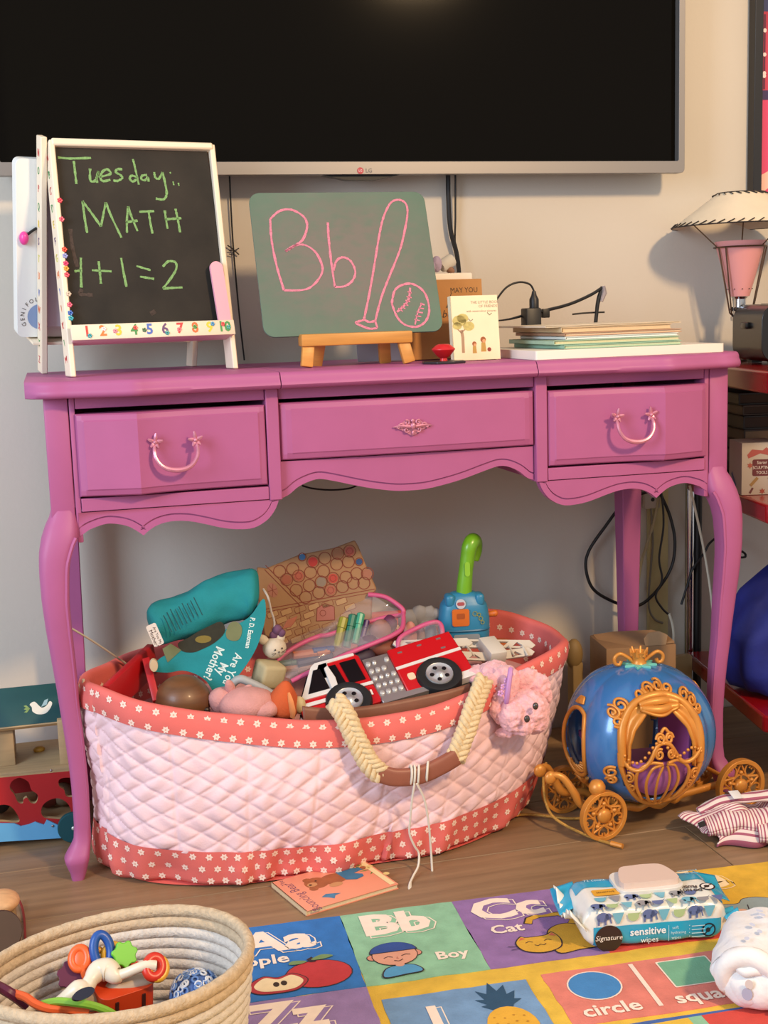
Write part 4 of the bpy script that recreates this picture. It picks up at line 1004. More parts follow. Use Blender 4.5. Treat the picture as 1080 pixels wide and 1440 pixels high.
# braided handle
def braid(path, name, width=.0125, rad=.0056, lam=.046, par=bk_):
    P = cr(path, 24); L = [0]
    for a, b in zip(P, P[1:]): L.append(L[-1]+(b-a).length)
    hd = None
    for k in range(5):
        pts = []
        for i, p in enumerate(P):
            t = (P[min(i+1, len(P)-1)]-P[max(i-1, 0)]).normalized()
            nrm = Vector((0, -1, 0)); nrm = (nrm-t*nrm.dot(t)).normalized(); lat = t.cross(nrm)
            ph = 2*PI*L[i]/lam+k*2*PI/5
            pts.append(p+lat*width*math.sin(ph)*1.0+nrm*.0036*math.sin(2*ph+.4))
        o = G().tube(pts[::2], rad, 8, flatten=.8).build('rope_strand', cottonM, hd or par, world=True, sm=80)
cottonM = mat('d8c096', .9, name='cotton_rope', var=.10, scale=220, bump=.6, bscale=350)
braid([(-0.1618, -0.112, 0.2738), (-0.1529, -0.128, 0.2611), (-0.1377, -0.14, 0.2215), (-0.1204, -0.148, 0.1836), (-0.103, -0.15, 0.1634)], 'braid')
braid([(0.0132, -0.148, 0.1727), (0.0337, -0.14, 0.2102), (0.0544, -0.125, 0.2482), (0.0798, -0.1, 0.2779)], 'braid')
wp = [(-0.1083, -0.15, 0.1685), (-0.0829, -0.152, 0.1582), (-0.0443, -0.152, 0.1567), (-0.0103, -0.151, 0.1666), (0.0153, -0.149, 0.1773)]
WP = cr(wp, 6)
def wrapf(u, v):
    i = round(u*(len(WP)-1)); p = WP[i]; t = (WP[min(i+1, len(WP)-1)]-WP[max(i-1, 0)]).normalized()
    nrm = Vector((0, -1, 0)); nrm = (nrm-t*nrm.dot(t)).normalized(); lat = t.cross(nrm)
    a = 2*PI*v; e = .6
    return p+lat*.0135*math.copysign(abs(math.cos(a))**e, math.cos(a))+nrm*.007*math.copysign(abs(math.sin(a))**e, math.sin(a))
g = G(); g.grid(wrapf, len(WP), 20, cv=True); k = len(WP); g.f += [[j for j in range(20)], [(k-1)*20+j for j in range(20)][::-1]]; g.m += [0, 0]
wr = g.build('leather_grip', mat('8f5440', .45, name='leather_grip', var=.06, scale=60), bk_, world=True, sm=50)
g = G()
for q, pc in enumerate(((-0.0587, -0.152, 0.1585), (-0.0532, -0.152, 0.1578), (-0.0465, -0.152, 0.1569), (-0.032, -0.152, 0.1607))):
    pc = Vector(pc)
    g.tube([pc+Vector((.1*(.0145*math.cos(a))+.001*q*math.sin(a), .0085*math.sin(a), .0148*math.cos(a))) for a in [2*PI*i/16 for i in range(16)]], .0019, 6, closed=True)
stM = mat('d9d0c0', .85, name='white_string')
sw = g.build('string_wrap', stM, bk_, world=True); sw['kind'] = 'stuff'
G().tube([(-0.0555, -0.163, 0.1487), (-0.0585, -0.16, 0.128), (-0.0607, -0.152, 0.0916), (-0.0609, -0.146, 0.0645), (-0.0528, -0.143, 0.0417), (-0.0459, -0.141, 0.0284), (-0.0501, -0.15, 0.0123), (-0.0625, -0.165, 0.0048), (-0.0738, -0.185, 0.0018), (-0.0793, -0.2, -0.0029)], .0017, 6, sm=5).build('string', stM, bk_, world=True)
G().tube([(-0.0522, -0.163, 0.1483), (-0.0394, -0.158, 0.1191), (-0.0315, -0.15, 0.0756), (-0.0272, -0.143, 0.0323), (-0.0274, -0.148, -0.0033)], .0017, 6, sm=5).build('string', stM, bk_, world=True)
G().tube([(-0.0707, -0.178, 0.0027), (-0.0799, -0.202, -0.003)], [.002, .0035], 6, flatten=.4).build('string_end', stM, bk_, world=True)
# ================================================================ toys in the basket
redP = mat('b01a1f', .4, name='red_toy_paint', var=.03)
fr = thing('toy_gate', 'red painted wooden toy gate at the left end inside the basket', 'toy', (-0.4432, 0.05, 0.2802))
G().bar((-0.487, 0, 0.2767), (-0.4088, 0.12, 0.3043), .012, .05, up=(0, 0, 1), b=.002).build('side_board', redP, fr, world=True)
G().bar((-0.4217, 0.08, 0.3101), (-0.4124, 0.03, 0.254), .012, .03, up=(0, 1, 0), b=.002).build('upright', redP, fr, world=True)
wb_ = (-0.3729, 0.03, 0.2554)
wd = thing('wooden_ball', 'brown wooden ball with dark grain under the teal cloth book', 'ball', wb_)
G().ell((0, 0, 0), (.044, .044, .040), n=32, m=20).build('ball_body', mat('6f4a2c', .45, name='brown_wood', wood=(1, 1, 12), var=.28, scale=8, coat=.1), wd, sm=80)
G().ell((.033, -.028, -.012), (.006, .004, .006), n=12, m=8).build('painted_eye', mat('2a1a10', .4), wd)

# ---- teal cloth book, rolled over itself
tealc = mat('15848a', .85, name='teal_cloth', var=.08, scale=30, bump=.25, bscale=500)
cbk_ = thing('cloth_book', 'teal soft cloth book folded over on top of the toys', 'book', (-0.3279, 0.08, 0.3006))
RAX = cr([(-0.4098, 0.095, 0.3586), (-0.3786, 0.1, 0.3673), (-0.3379, 0.105, 0.3776), (-0.2965, 0.11, 0.3904), (-0.263, 0.115, 0.397), (-0.2351, 0.115, 0.3946)], 4)
def rollf(u, v):
    t_ = u*(len(RAX)-1); i = min(int(t_), len(RAX)-2); p = RAX[i].lerp(RAX[i+1], t_-i); t = (RAX[i+1]-RAX[i]).normalized()
    sd = Vector((0, -1, 0)); sd = (sd-t*sd.dot(t)).normalized(); up = sd.cross(t); up = up if up.z > 0 else -up
    r = interp([(0, .020), (.03, .029), (.1, .033), (.4, .035), (.7, .041), (.9, .044), (.97, .036), (1, .022)], u)
    a = 2*PI*v
    w_ = 1+.05*math.sin(2*a+4*u+1)+.05*math.sin(15*u+a)+.035*math.sin(5*a+13*u)+.02*math.sin(9*a-21*u)
    return tuple(p+(up*math.cos(a)+sd*.8*math.sin(a))*r*w_)
g = G(); g.grid(rollf, 40, 32, cv=True); g.f += [[j for j in range(32)], [39*32+j for j in range(32)][::-1]]; g.m += [0, 0]
g.build('folded_roll', tealc, cbk_, world=True, sm=80)
# hanging page: padded plate
pc = Vector((-0.3182, 0.065, 0.3035)); PFM = frame(pc, (1, -.12, .0), (0, .25, 1))
def ppx(l):
    """points on the page plane given as x, z offsets in metres"""
    return l
PAGE_OUT = [(-0.0985, -0.0068), (-0.0821, 0.0112), (-0.0549, 0.0206), (-0.0206, 0.0352), (0.0228, 0.0493), (0.0599, 0.0662), (0.0842, 0.0944), (0.0876, 0.0736), (0.0829, 0.0511), (0.071, 0.0201), (0.0561, -0.0038), (0.0368, -0.0272), (0.0105, -0.0569), (-0.0025, -0.047), (-0.0128, -0.0306), (-0.029, -0.0182), (-0.0498, -0.0112), (-0.0733, -0.013)]
PAGE_BODY = [(-0.0544, 0.0318), (-0.0372, 0.04), (-0.0218, 0.0484), (-0.0046, 0.0558), (0.0145, 0.0621), (0.0214, 0.0513), (0.0171, 0.0403), (0.0014, 0.0281), (-0.0177, 0.02), (-0.0309, 0.0162), (-0.0475, 0.0191)]
PAGE_HEAD = [(0.0231, 0.0474), (0.0293, 0.0584), (0.0388, 0.0606), (0.0469, 0.0534), (0.0473, 0.0421), (0.042, 0.032), (0.0334, 0.0302), (0.0243, 0.0341), (0.0219, 0.0418)]
PAGE_TAIL = [(-0.0788, 0.025), (-0.0655, 0.0325), (-0.0493, 0.0211), (-0.0716, 0.003)]
g = G(PFM); g.prism([(p.x, p.y) for p in cr([(a, b, 0) for a, b in PAGE_OUT], 4, True)], -.014, 0)
pg = g.build('cover_page', tealc, cbk_, world=True, bev=.005, sm=70)
def pgprint(name, fn, mats):
    g = G(PFM @ Tm((0, 0, .0007))); fn(g); g.build(name, mats, pg, world=True)
# plain dark shape in place of the cover drawing
pgprint('printed_shape', lambda g: (g.flat([(p.x, p.y) for p in cr([(a, b, 0) for a, b in PAGE_BODY], 3, True)], 0, 0), g.flat([(p.x, p.y) for p in cr([(a, b, 0) for a, b in PAGE_HEAD], 3, True)], .0002, 1), g.flat(PAGE_TAIL, .0002, 1), g.flat(circ(.013, 14, -.014, .036, .006), .0003, 2)), [mat('2b2a1c', .85, var=.2, scale=90), mat('6f7550', .85, var=.1), mat('7a6a2c', .85)])
prm = mat('cfe2dc', .85, name='pale_print')
for s_, x, y, sz in (('Mother?', .0000, -.003, .0200), ('My', .0128, -.013, .0200), ('Are You', .0290, -.0145, .0185), ('P. D. Eastman', .0604, .0412, .0108)):
    M = Tm((x, y, 0), (0, 0, -116 if s_[0] != 'P' else -103))
    pgprint('printed_title', lambda g, M=M, s_=s_, sz=sz: g.text(s_, sz, 0, M, sx=.82, bold=.0003), [prm])
# tiny printed lines on the roll
g = G(frame((-0.3563, 0.0665, 0.3855), (1, .05, .40), (-.40, .12, 1)))
for k in range(9):
    w_ = .030+.004*((k*7) % 3)
    g.flat(rc(-.034+k*.0068, -.0325+k*.0068, -w_/2-.002+.0008*k, w_/2-.002), 0)
g.build('printed_lines', mat('0e4448', .8), cbk_, world=True)['kind'] = 'stuff'
g = G(frame((-0.4078, 0.052, 0.3583), (.35, -.1, -1), (1, .1, .35)))
g.prism(rrect(.036, .0165, .003, 3), -.001, 0, 0); g.text('Are You My', .0058, 1, Tm((.002, .003, .0004))); g.text('Mother?', .0085, 1, Tm((.004, -.004, .0004)))
g.build('fabric_tag', [mat('d9d0c6', .8), mat('40282a', .8)], cbk_, world=True, label='white fabric tag with dark lettering')
G(frame((-0.4132, 0.045, 0.3127), (1, 0, 0), (0, 0, 1))).lathe([(0, -.004), (.006, -.004), (.0068, 0), (.006, .006), (0, .0065)], 18, sy=1.6).build('toggle', mat('c9b18c', .6), cbk_, world=True)

# ---- kraft paper play house lying behind
hs = thing('paper_playhouse', 'brown paper play house printed with red scallop roof tiles', 'play house', (-0.1317, 0.19, 0.2897))
krf = mat('a07a56', .85, name='brown_paper', var=.10, scale=14, bump=.25, bscale=40)
HO = Vector((-0.1292, 0.19, 0.3522)); HM = frame(HO, (1, -.1, .30), (-.25, .35, 1))
hout = [(-.098, .040), (-.082, .0445), (.04, .0495), (.053, .052), (.056, .044), (.066, -.012), (.062, -.03), (.056, -.09), (-.10, -.10), (-.11, -.06), (-.106, .0)]
HOUT = [(-0.0686, 0.0938), (-0.0545, 0.0861), (0.0061, 0.089), (0.0678, 0.0797), (0.106, 0.0804), (0.108, 0.0679), (0.1092, 0.032), (0.1126, -0.0124), (0.1023, -0.0191), (0.0731, -0.0914), (-0.0246, -0.0685), (-0.0958, -0.0231), (-0.0907, 0.0201)]
HROOF = [(-0.0536, 0.091), (-0.0145, 0.0074), (0.109, -0.0102), (0.1034, 0.0757)]
HCIRC = [(-0.0073, 0.0156), (0.0165, 0.0156), (0.037, 0.0125), (0.0582, 0.0113), (0.0775, 0.0108), (0.0948, 0.0045), (-0.0184, 0.0327), (0.0053, 0.0327), (0.0265, 0.0315), (0.0477, 0.0303), (0.0695, 0.0246), (0.0889, 0.0241), (0.1062, 0.0178), (-0.0275, 0.0555), (-0.0063, 0.0543), (0.0148, 0.0531), (0.0366, 0.0474), (0.0619, 0.0513), (0.0825, 0.0482), (-0.0342, 0.0731), (0.0249, 0.0691), (0.0462, 0.0679), (0.0701, 0.068), (0.0907, 0.0649), (-0.0118, 0.0693), (0.0998, 0.0419), (0.0104, 0.083)]
HLINE = [(-0.0788, 0.0201), (0.1086, -0.0114), (-0.0228, 0.0083), (-0.0343, -0.0478), (-0.0554, 0.0496), (0.033, -0.0164)]
HDOOR = [(-0.0039, -0.0288), (0.0048, -0.0083), (0.0198, -0.0051), (0.033, -0.0164), (0.0261, -0.0376)]
HWIN = [(-0.0565, 0.0465)]
g = G(HM); g.prism(HOUT, -.03, 0); hp = g.build('paper_body', krf, hs, world=True, bev=.003)
def hprint(name, fn, c):
    g = G(HM @ Tm((0, 0, .0006))); fn(g); g.build(name, c if isinstance(c, list) else mat(c, .85), hp, world=True)
inkr = '82402f'
def ring(g, x, y, r, w_=.0014, z=0, n=18):
    a = circ(r, n, x, y); g.stroke(a+[a[0]], w_, z)
FILL = {9: 'b5483c', 20: 'b23a34', 13: '9a5a44', 14: 'a85a48', 23: 'a8564a', 25: '34507e', 26: '3f6a96', 12: 'a06a54', 8: '8a7a6a', 2: 'a8604c', 22: '93664a'}
for i, (x, y) in enumerate(HCIRC):
    r_ = .0104 if i != 25 and i != 26 else .0068
    def fn(g, x=x, y=y, r_=r_, i=i):
        ring(g, x, y, r_, z=.0002)
        if i in FILL: g.flat(circ(r_*.8, 16, x, y), 0, 1)
        if i in (9, 14, 23, 2): ring(g, x, y, r_*.5, .0008, .0004)
    hprint('printed_roof_tile', fn, [mat(inkr, .85), mat(FILL.get(i, 'a07a56'), .85)])
hprint('printed_roof_line', lambda g: (g.stroke([HROOF[0], HROOF[1]], .0013), g.stroke([(HROOF[0][0]-.004, HROOF[0][1]-.006), (HROOF[1][0]-.006, HROOF[1][1]-.003)], .0012), g.stroke([HLINE[0], HLINE[1]], .0013), g.stroke([(HLINE[0][0], HLINE[0][1]-.005), (HLINE[1][0], HLINE[1][1]-.005)], .001), g.stroke([HLINE[2], HLINE[3]], .001)), inkr)
hprint('printed_door', lambda g: (g.flat(HDOOR, 0, 1), g.stroke(HDOOR+[HDOOR[0]], .0013, .0002), ring(g, (HDOOR[0][0]+HDOOR[4][0])/2, HDOOR[0][1]+.009, .005, .001, .0003)), [mat(inkr, .85), mat('a8685a', .85)])
hprint('printed_window', lambda g: (g.flat(circ(.0085, 18, HWIN[0][0], HWIN[0][1], .013), 0, 1), [g.stroke([(HWIN[0][0], HWIN[0][1]), (HWIN[0][0]+.008*math.cos(q), HWIN[0][1]+.012*math.sin(q))], .0008, .0002) for q in (0, 1, 2, 3.1, 4.2, 5.2)]), [mat(inkr, .85), mat('a5705c', .85)])
rn = random.Random(9)
for row in range(5):
    for c_ in range(6):
        x = -.070+c_*.0235+(row % 2)*.011; y = -.004-.165*x-row*.0125
        if abs(x-HDOOR[1][0]-.012) < .022 and row in (1, 2): continue
        hprint('printed_brick', lambda g, x=x, y=y: (g.flat(rrect(.019, .0095, .002, 2, x, y), 0, 1), (lambda l: g.stroke(l+[l[0]], .0007, .0002))(rrect(.019, .0095, .002, 2, x, y))), [mat(inkr, .85), mat('b08c62' if rn.random() > .3 else '9f7a55', .85)])

# ---- little white cat on a string
ct = thing('cat_rattle', 'little white cat head toy hanging on a pale string', 'toy cat', (-0.2172, 0.085, 0.3095))
wf = mat('cfc0a8', .9, name='cream_felt', var=.08, scale=60, bump=.3, bscale=300)
cc = Vector((-0.216, 0.085, 0.3105))
G().ell(cc, (.0195, .018, .0175), n=20, m=14).build('head', wf, ct, world=True, sm=80)
for s in (-1, 1): G(Tm(cc+Vector((s*.014-.004, 0, .015)), (0, s*35-15, 0))).ell((0, 0, 0), (.008, .005, .011), n=12, m=8).build('ear', wf, ct, world=True, sm=80)
g = G(frame(cc+Vector((.004, -.0185, -.001)), (1, .2, .1), (0, 0, 1)))
for s in (-1, 1):
    g.flat(circ(.0016, 8, s*.006, .003), 0)
    for q in (-1, 0, 1): g.stroke([(s*.005, -.003), (s*.013, -.003+q*.003)], .0006, 0)
g.flat([(-.002, -.001), (.002, -.001), (0, -.004)], 0); g.stroke([(0, -.004), (0, -.008), (.003, -.0085)], .0007, 0)
g.build('stitched_face', mat('3a302c', .8), ct, world=True)
G().tube([(-0.2277, 0.1, 0.4065), (-0.2218, 0.09, 0.3939), (-0.2189, 0.085, 0.3735), (-0.2141, 0.085, 0.353), (-0.2175, 0.085, 0.3297)], .0018, 6, sm=4).build('string', mat('b9ada2', .8), ct, world=True)
for p_, r_ in (((-0.21, 0.085, 0.3396), .009), ((-0.2036, 0.083, 0.3347), .007), ((-0.216, 0.086, 0.3317), .007)): G().ell(p_, (r_, r_*.8, r_), n=12, m=8).build('purple_tuft', mat('6a4560', .9, var=.2, scale=80), ct, world=True, disp=(.003, .01))
g = G(frame((-0.1908, 0.085, 0.3497), (1, 0, .4), (0, 0, 1))); g.prism([(-.014, -.004), (0, .006), (.018, .004), (.008, -.004), (.0, -.008)], -.0015, .0015); g.build('felt_leaf', mat('8f4f33', .9, var=.1), ct, world=True, bev=.0008)
cu2 = thing('cream_block', 'cream soft cube between the teal book and the clear pouch', 'cube', (-0.2313, 0.06, 0.2724))
G(Tm((-0.2297, 0.07, 0.2719), (10, 12, 20))).box((0, 0, 0), (.042, .04, .04), b=.006, seg=3).build('cube_body', mat('b8a880', .9, var=.06, bump=.2), cu2, world=True)
# grey handle, pink soft animal, orange cone
hd = tag(G().tube([(-0.2934, 0.05, 0.2525), (-0.2921, 0.045, 0.2689), (-0.28, 0.04, 0.2772), (-0.2652, 0.035, 0.2712), (-0.2483, 0.03, 0.2615), (-0.2312, 0.02, 0.2508)], [.006, .0065, .007, .0065, .007, .007], 12, sm=5).build('bent_handle', mat('a7a6a2', .5, name='grey_plastic')), 'light grey bent plastic handle behind the pink soft animal', 'handle')
pkp = mat('d0958e', .95, name='pink_plush', var=.08, scale=60, bump=.5, bscale=400)
pa = thing('pink_soft_animal', 'dull pink soft animal lying at the front rim beside the wooden ball', 'soft toy', (-0.2929, -0.02, 0.2612))
for nm, p_, r_ in (('body', (-0.2783, -0.015, 0.2525), (.044, .035, .026)), ('head', (-0.3144, 0.01, 0.2548), (.022, .022, .022)), ('leg', (-0.2552, -0.035, 0.2468), (.022, .016, .014))):
    G().ell(p_, r_, n=20, m=14).build(nm, pkp, pa, world=True, sm=80, disp=(.006, .03))
G(Tm((-0.3015, 0, 0.2757), (20, -15, 0))).ell((0, 0, 0), (.008, .006, .017), n=14, m=10).build('ear', pkp, pa, world=True, sm=80)
G(Tm((-0.2784, 0, 0.2709), (0, 60, 0))).ell((0, 0, 0), (.006, .006, .012), n=14, m=10).build('ear', pkp, pa, world=True, sm=80)
oc = thing('orange_cone', 'orange soft cone with a pale stripe beside the fire truck', 'soft toy', (-0.2235, -0.02, 0.2536))
G(Tm((-0.2267, -0.02, 0.2322), (10, 8, 0))).lathe([(0, 0), (.022, .0), (.026, .012), (.022, .030), (.013, .045), (.006, .054), (0, .056)], 20).build('cone_body', mat('c4582a', .9, name='orange_felt', var=.08, bump=.3, bscale=300), oc, world=True, sm=80)
G(Tm((-0.2267, -0.02, 0.2322), (10, 8, 0))).tube([(.012, -.024, .006), (.010, -.0255, .02), (.006, -.022, .034), (.003, -.015, .044)], [.004, .006, .005, .002], 8, sm=3, flatten=.4).build('stripe', mat('dd8a4e', .9), oc, world=True)
G().ell((-0.1999, -0.03, 0.2459), (.010, .012, .014), n=14, m=10).build('tip', mat('c9b585', .9), oc, world=True, disp=(.004, .02))

# ---- clear pouches with pink piping
film = mat('d9cdd0', .06, name='clear_vinyl', trans=.0, alpha=.2, spec=1.0)
pip = mat('c9567f', .5, name='pink_piping')
def pouch(name, label, loops, films, cat='pouch'):
    t = thing(name, label, cat, loops[0][0])
    for l in loops: G().tube(l, .0042, 8, sm=5).build('piping', pip, t, world=True, sm=80)
    for a, b in films:
        A, B = cr(a, 6), cr(b, 6); n = 24
        def at(L, u): x = u*(len(L)-1); i = min(int(x), len(L)-2); return L[i].lerp(L[i+1], x-i)
        g = G(); g.grid(lambda u, v: tuple(at(A, u).lerp(at(B, u), v)+Vector((0, -.012*math.sin(PI*v)+.003*math.sin(9*u+6*v), .006*math.sin(PI*v)+.002*math.sin(14*u-5*v)))), n, 12)
        g.build('clear_film', film, t, world=True, sm=80)
    return t
La = [(-0.2272, 0.1, 0.2671), (-0.1984, 0.11, 0.2892), (-0.1672, 0.12, 0.303), (-0.1335, 0.13, 0.3107), (-0.1127, 0.13, 0.3124), (-0.067, 0.14, 0.3204), (-0.0219, 0.145, 0.3275), (0.0133, 0.14, 0.3316)]
Lb = [(-0.1948, 0.06, 0.2591), (-0.159, 0.06, 0.2732), (-0.122, 0.065, 0.286), (-0.0847, 0.07, 0.2965), (-0.0469, 0.075, 0.306), (-0.016, 0.085, 0.3127), (0.0043, 0.1, 0.3206), (0.0145, 0.13, 0.3374)]
Lc = [(0.0151, 0.138, 0.3281), (0.0173, 0.14, 0.3399), (0.0066, 0.15, 0.3511), (-0.0106, 0.16, 0.3618), (-0.0356, 0.17, 0.3656)]
Ld = [(-0.1315, 0.14, 0.3081), (-0.0993, 0.16, 0.3287), (-0.0715, 0.17, 0.3451), (-0.0511, 0.175, 0.3547), (-0.0344, 0.175, 0.3645)]
pouch('clear_pouch', 'large clear vinyl pouch with pink piping and markers inside', [La, Lb, Lc], [(La, Lb), (Ld, La[3:]), ([Vector(p)+Vector((0, .05, .0)) for p in La], [Vector(p)+Vector((0, .03, -.005)) for p in Lb])])
def pen(p, q, r, c, name, label, group=None):
    t = thing(name, label, 'marker', p, group=group)
    P, Q = Vector(p), Vector(q)
    G().tube([P, P.lerp(Q, .62)], r, 10).build('barrel', mat(c, .35), t, world=True)
    G().tube([P.lerp(Q, .63), Q.lerp(P, .04), Q], [r*1.12, r*1.1, r*.7], 10).build('cap', mat(c, .3), t, world=True)
gp = 'markers in the clear pouch'
for a, b, r, c, nm in (((-0.1058, 0.115, 0.2933), (-0.0873, 0.135, 0.3383), .0072, '8f8a2e', 'olive yellow marker standing first from the left in the pouch'), ((-0.09, 0.115, 0.2918), (-0.0712, 0.135, 0.3417), .0072, '1f6e58', 'dark green marker standing in the clear pouch'), ((-0.0751, 0.115, 0.2964), (-0.0575, 0.135, 0.3429), .0065, '3f9a78', 'sea green marker standing in the clear pouch'), ((-0.064, 0.115, 0.2978), (-0.0481, 0.135, 0.3297), .005, '4a2f66', 'dark violet marker standing in the clear pouch')):
    pen(a, b, r, c, 'marker', nm, gp)
for a, b, r, c, nm in (((-0.1835, 0.1, 0.2903), (-0.1202, 0.105, 0.2912), .007, 'b5643a', 'orange marker lying highest in the left of the pouch'), ((-0.177, 0.1, 0.2764), (-0.1157, 0.105, 0.2822), .008, '26304e', 'navy marker lying below the orange one in the pouch'), ((-0.2164, 0.1, 0.2696), (-0.15, 0.105, 0.2686), .007, 'a3694a', 'rust marker lying low in the left of the pouch'), ((-0.2102, 0.1, 0.2774), (-0.1736, 0.105, 0.2783), .006, '4a6a58', 'grey green marker lying at the left tip of the pouch'), ((-0.1776, 0.1, 0.2631), (-0.1355, 0.105, 0.2708), .006, '7a4a3a', 'brown marker lying at the bottom of the pouch'), ((-0.1499, 0.1, 0.2954), (-0.1128, 0.105, 0.2941), .005, '2f4a7a', 'dark blue marker lying under the film highlight')):
    pen(a, b, r, c, 'marker', nm, gp)
for p_, r_, c, nm, lb in (((-0.029, 0.12, 0.3117), (.020, .014, .020), '9a6f66', 'eraser', 'dusty pink lump inside the right of the clear pouch'), ((-0.0494, 0.115, 0.2939), (.020, .016, .016), '54344e', 'eraser', 'plum coloured lump low inside the clear pouch'), ((-0.0099, 0.13, 0.3199), (.014, .012, .016), '5e2a48', 'eraser', 'dark magenta lump at the right end of the clear pouch'), ((-0.0288, 0.1, 0.287), (.026, .016, .014), '8a4f3e', 'eraser', 'rust brown lump under the pouch beside the truck'), ((-0.0745, 0.09, 0.2783), (.028, .018, .016), '3e3244', 'eraser', 'dark violet lump under the pouch edge')):
    tag(G().ell(p_, r_, n=14, m=10).build(nm, mat(c, .6, var=.15, scale=60), sm=80, disp=(.008, .02)), lb, 'eraser')
Le = [(-0.0111, 0.075, 0.2843), (-0.0052, 0.085, 0.3055), (0.0278, 0.1, 0.3159), (0.053, 0.1, 0.3234), (0.068, 0.1, 0.322), (0.0709, 0.09, 0.3117), (0.0682, 0.08, 0.2824)]
Lf = [(-0.0126, 0.07, 0.2808), (0.0114, 0.068, 0.2838), (0.0355, 0.066, 0.2856), (0.0503, 0.066, 0.2865), (0.0584, 0.068, 0.2864), (0.0633, 0.072, 0.2849), (0.0676, 0.078, 0.283)]
pouch('clear_pouch', 'small clear pouch with pink piping beside the blue toy vacuum', [Le], [(Le, Lf)])
for p_, r_, c, lb in (((0.0231, 0.12, 0.3005), (.012, .010, .024), 'c98a7e', 'pale pink roll standing inside the small clear pouch'), ((0.0595, 0.12, 0.297), (.011, .010, .022), '5f7480', 'grey blue roll standing inside the small clear pouch'), ((0.0433, 0.125, 0.2948), (.008, .010, .020), '9a7a70', 'taupe roll standing between two rolls in the small pouch'), ((0.0608, 0.1, 0.2868), (.005, .005, .006), 'd59a9a', 'tiny pink bead inside the small clear pouch')):
    tag(G().ell(p_, r_, n=14, m=10).build('fabric_roll', mat(c, .8, var=.08), sm=80), lb, 'roll')
gf = thing('grey_frill', 'grey frilled soft toy behind the pouches at the back rim', 'soft toy', (0.0598, 0.19, 0.2968))
for k, (pp, r_) in enumerate((((0.0393, 0.185, 0.3101), .02), ((0.0589, 0.185, 0.316), .018), ((0.0758, 0.185, 0.3144), .018), ((0.0875, 0.185, 0.3159), .014), ((0.0688, 0.185, 0.2997), .02))):
    G().ell(pp, (r_, .012, r_), n=16, m=10).build('frill', mat('8f8a86', .8, name='grey_felt', var=.1), gf, world=True, sm=80, disp=(.010, .015))

# ---- blue and green toy vacuum
vc = thing('toy_vacuum', 'blue toy vacuum with a green handle and orange button', 'toy vacuum', (0.1323, 0.165, 0.2637))
vb = mat('2f7fa3', .4, name='blue_toy_plastic'); vg = mat('6fae1f', .35, name='green_toy_plastic', coat=.3); vo = mat('cf6a24', .4, name='orange_toy_plastic')
VO = Vector((0.1334, 0.165, 0.3111)); VM = Tm(VO, (0, 0, -8))
prof = [(-.050, .034), (-.036, .044), (-.0, .045), (.024, .0405), (.034, .034), (.041, .028), (.046, .020), (.047, 0)]
def vacf(u, v):
    i = v*(len(prof)-1); k = min(int(i), len(prof)-2); z = prof[k][0]+(prof[k+1][0]-prof[k][0])*(i-k); r = prof[k][1]+(prof[k+1][1]-prof[k][1])*(i-k)
    a = 2*PI*u; e = .65
    return (r*math.copysign(abs(math.cos(a))**e, math.cos(a)), r*.62*math.copysign(abs(math.sin(a))**e, math.sin(a)), z)
g = G(VM); g.grid(vacf, 40, 24, cu=True); vbody = g.build('body', vb, vc, world=True, sm=50)
g = G(VM); 
for s in (-1, 1): g.box((s*.026, -.008, .034), (.016, .03, .022), b=.006, seg=3)
g.build('shoulder', vb, vc, world=True)['kind'] = 'stuff'
G(VM).tube([(.043*math.copysign(abs(math.cos(a))**.65, math.cos(a)), .028*math.copysign(abs(math.sin(a))**.65, math.sin(a)), -.018) for a in [2*PI*i/40 for i in range(40)]], .0022, 6, closed=True).build('seam_rib', mat('27698a', .4), vc, world=True)
g = G(VM @ Tm((-.010, -.029, .006), (90, 0, 0))); g.prism(rrect(.030, .030, .004, 4), -.006, .0, 0); bt = g.build('button', vo, vc, world=True, bev=.0015)
g = G(VM @ Tm((-.010, -.0295, .006), (90, 0, 0))); g.flat(rrect(.014, .010, .002, 3, 0, .003), 0); g.build('button_mark', mat('a34e1c', .5), vc, world=True)
g = G(VM @ Tm((-.009, -.0262, .030), (78, 0, 0))); g.flat(circ(.0085, 20), 0, 0); g.flat(rrect(.013, .006, .003, 3), .0003, 1); g.build('round_badge', [mat('b7bac0', .4), mat('a0464a', .4)], vc, world=True)
g = G(VM @ Tm((.021, -.0285, .004), (90, 0, 0)))
for k, (x, y, r_) in enumerate(((-.006, .008, .004), (.001, .006, .003), (.004, -.001, .0035), (.007, -.008, .003))): g.stroke(circ(r_, 10, x, y)+[circ(r_, 10, x, y)[0]], .0013, 0)
g.build('printed_swirl', mat('8a8a3c', .5), vc, world=True)
g = G(VM @ Tm((0, -.0278, -.034), (86, 0, 0))); g.prism(rrect(.046, .020, .004, 4), -.004, .001); g.build('clear_window', mat('8a9296', .15), vc, world=True)
G(VM).tube([(.040, -.005, .004), (.054, -.008, .006)], .0055, 12).build('knob', vo, vc, world=True)
G(VM).ell((.054, -.008, .006), (.006, .006, .006), n=12, m=8).build('knob_end', vo, vc, world=True)
hp_ = [(.001, 0, .036), (.003, 0, .06), (.006, 0, .085), (.010, 0, .11), (.013, 0, .125), (.020, .006, .134), (.026, .016, .128), (.027, .022, .112), (.024, .022, .096)]
g = G(VM); g.tube(hp_, [.014, .0135, .0125, .013, .0135, .0135, .013, .012, .009], 16, sm=5); hn = g.build('handle', vg, vc, world=True, sm=80)
g = G(VM @ Tm((.006, -.0125, .088), (90, 0, 4))); g.prism(rrect(.009, .026, .0044, 5), -.002, .0015); g.build('trigger', mat('8ac43a', .25), vc, world=True, bev=.001)
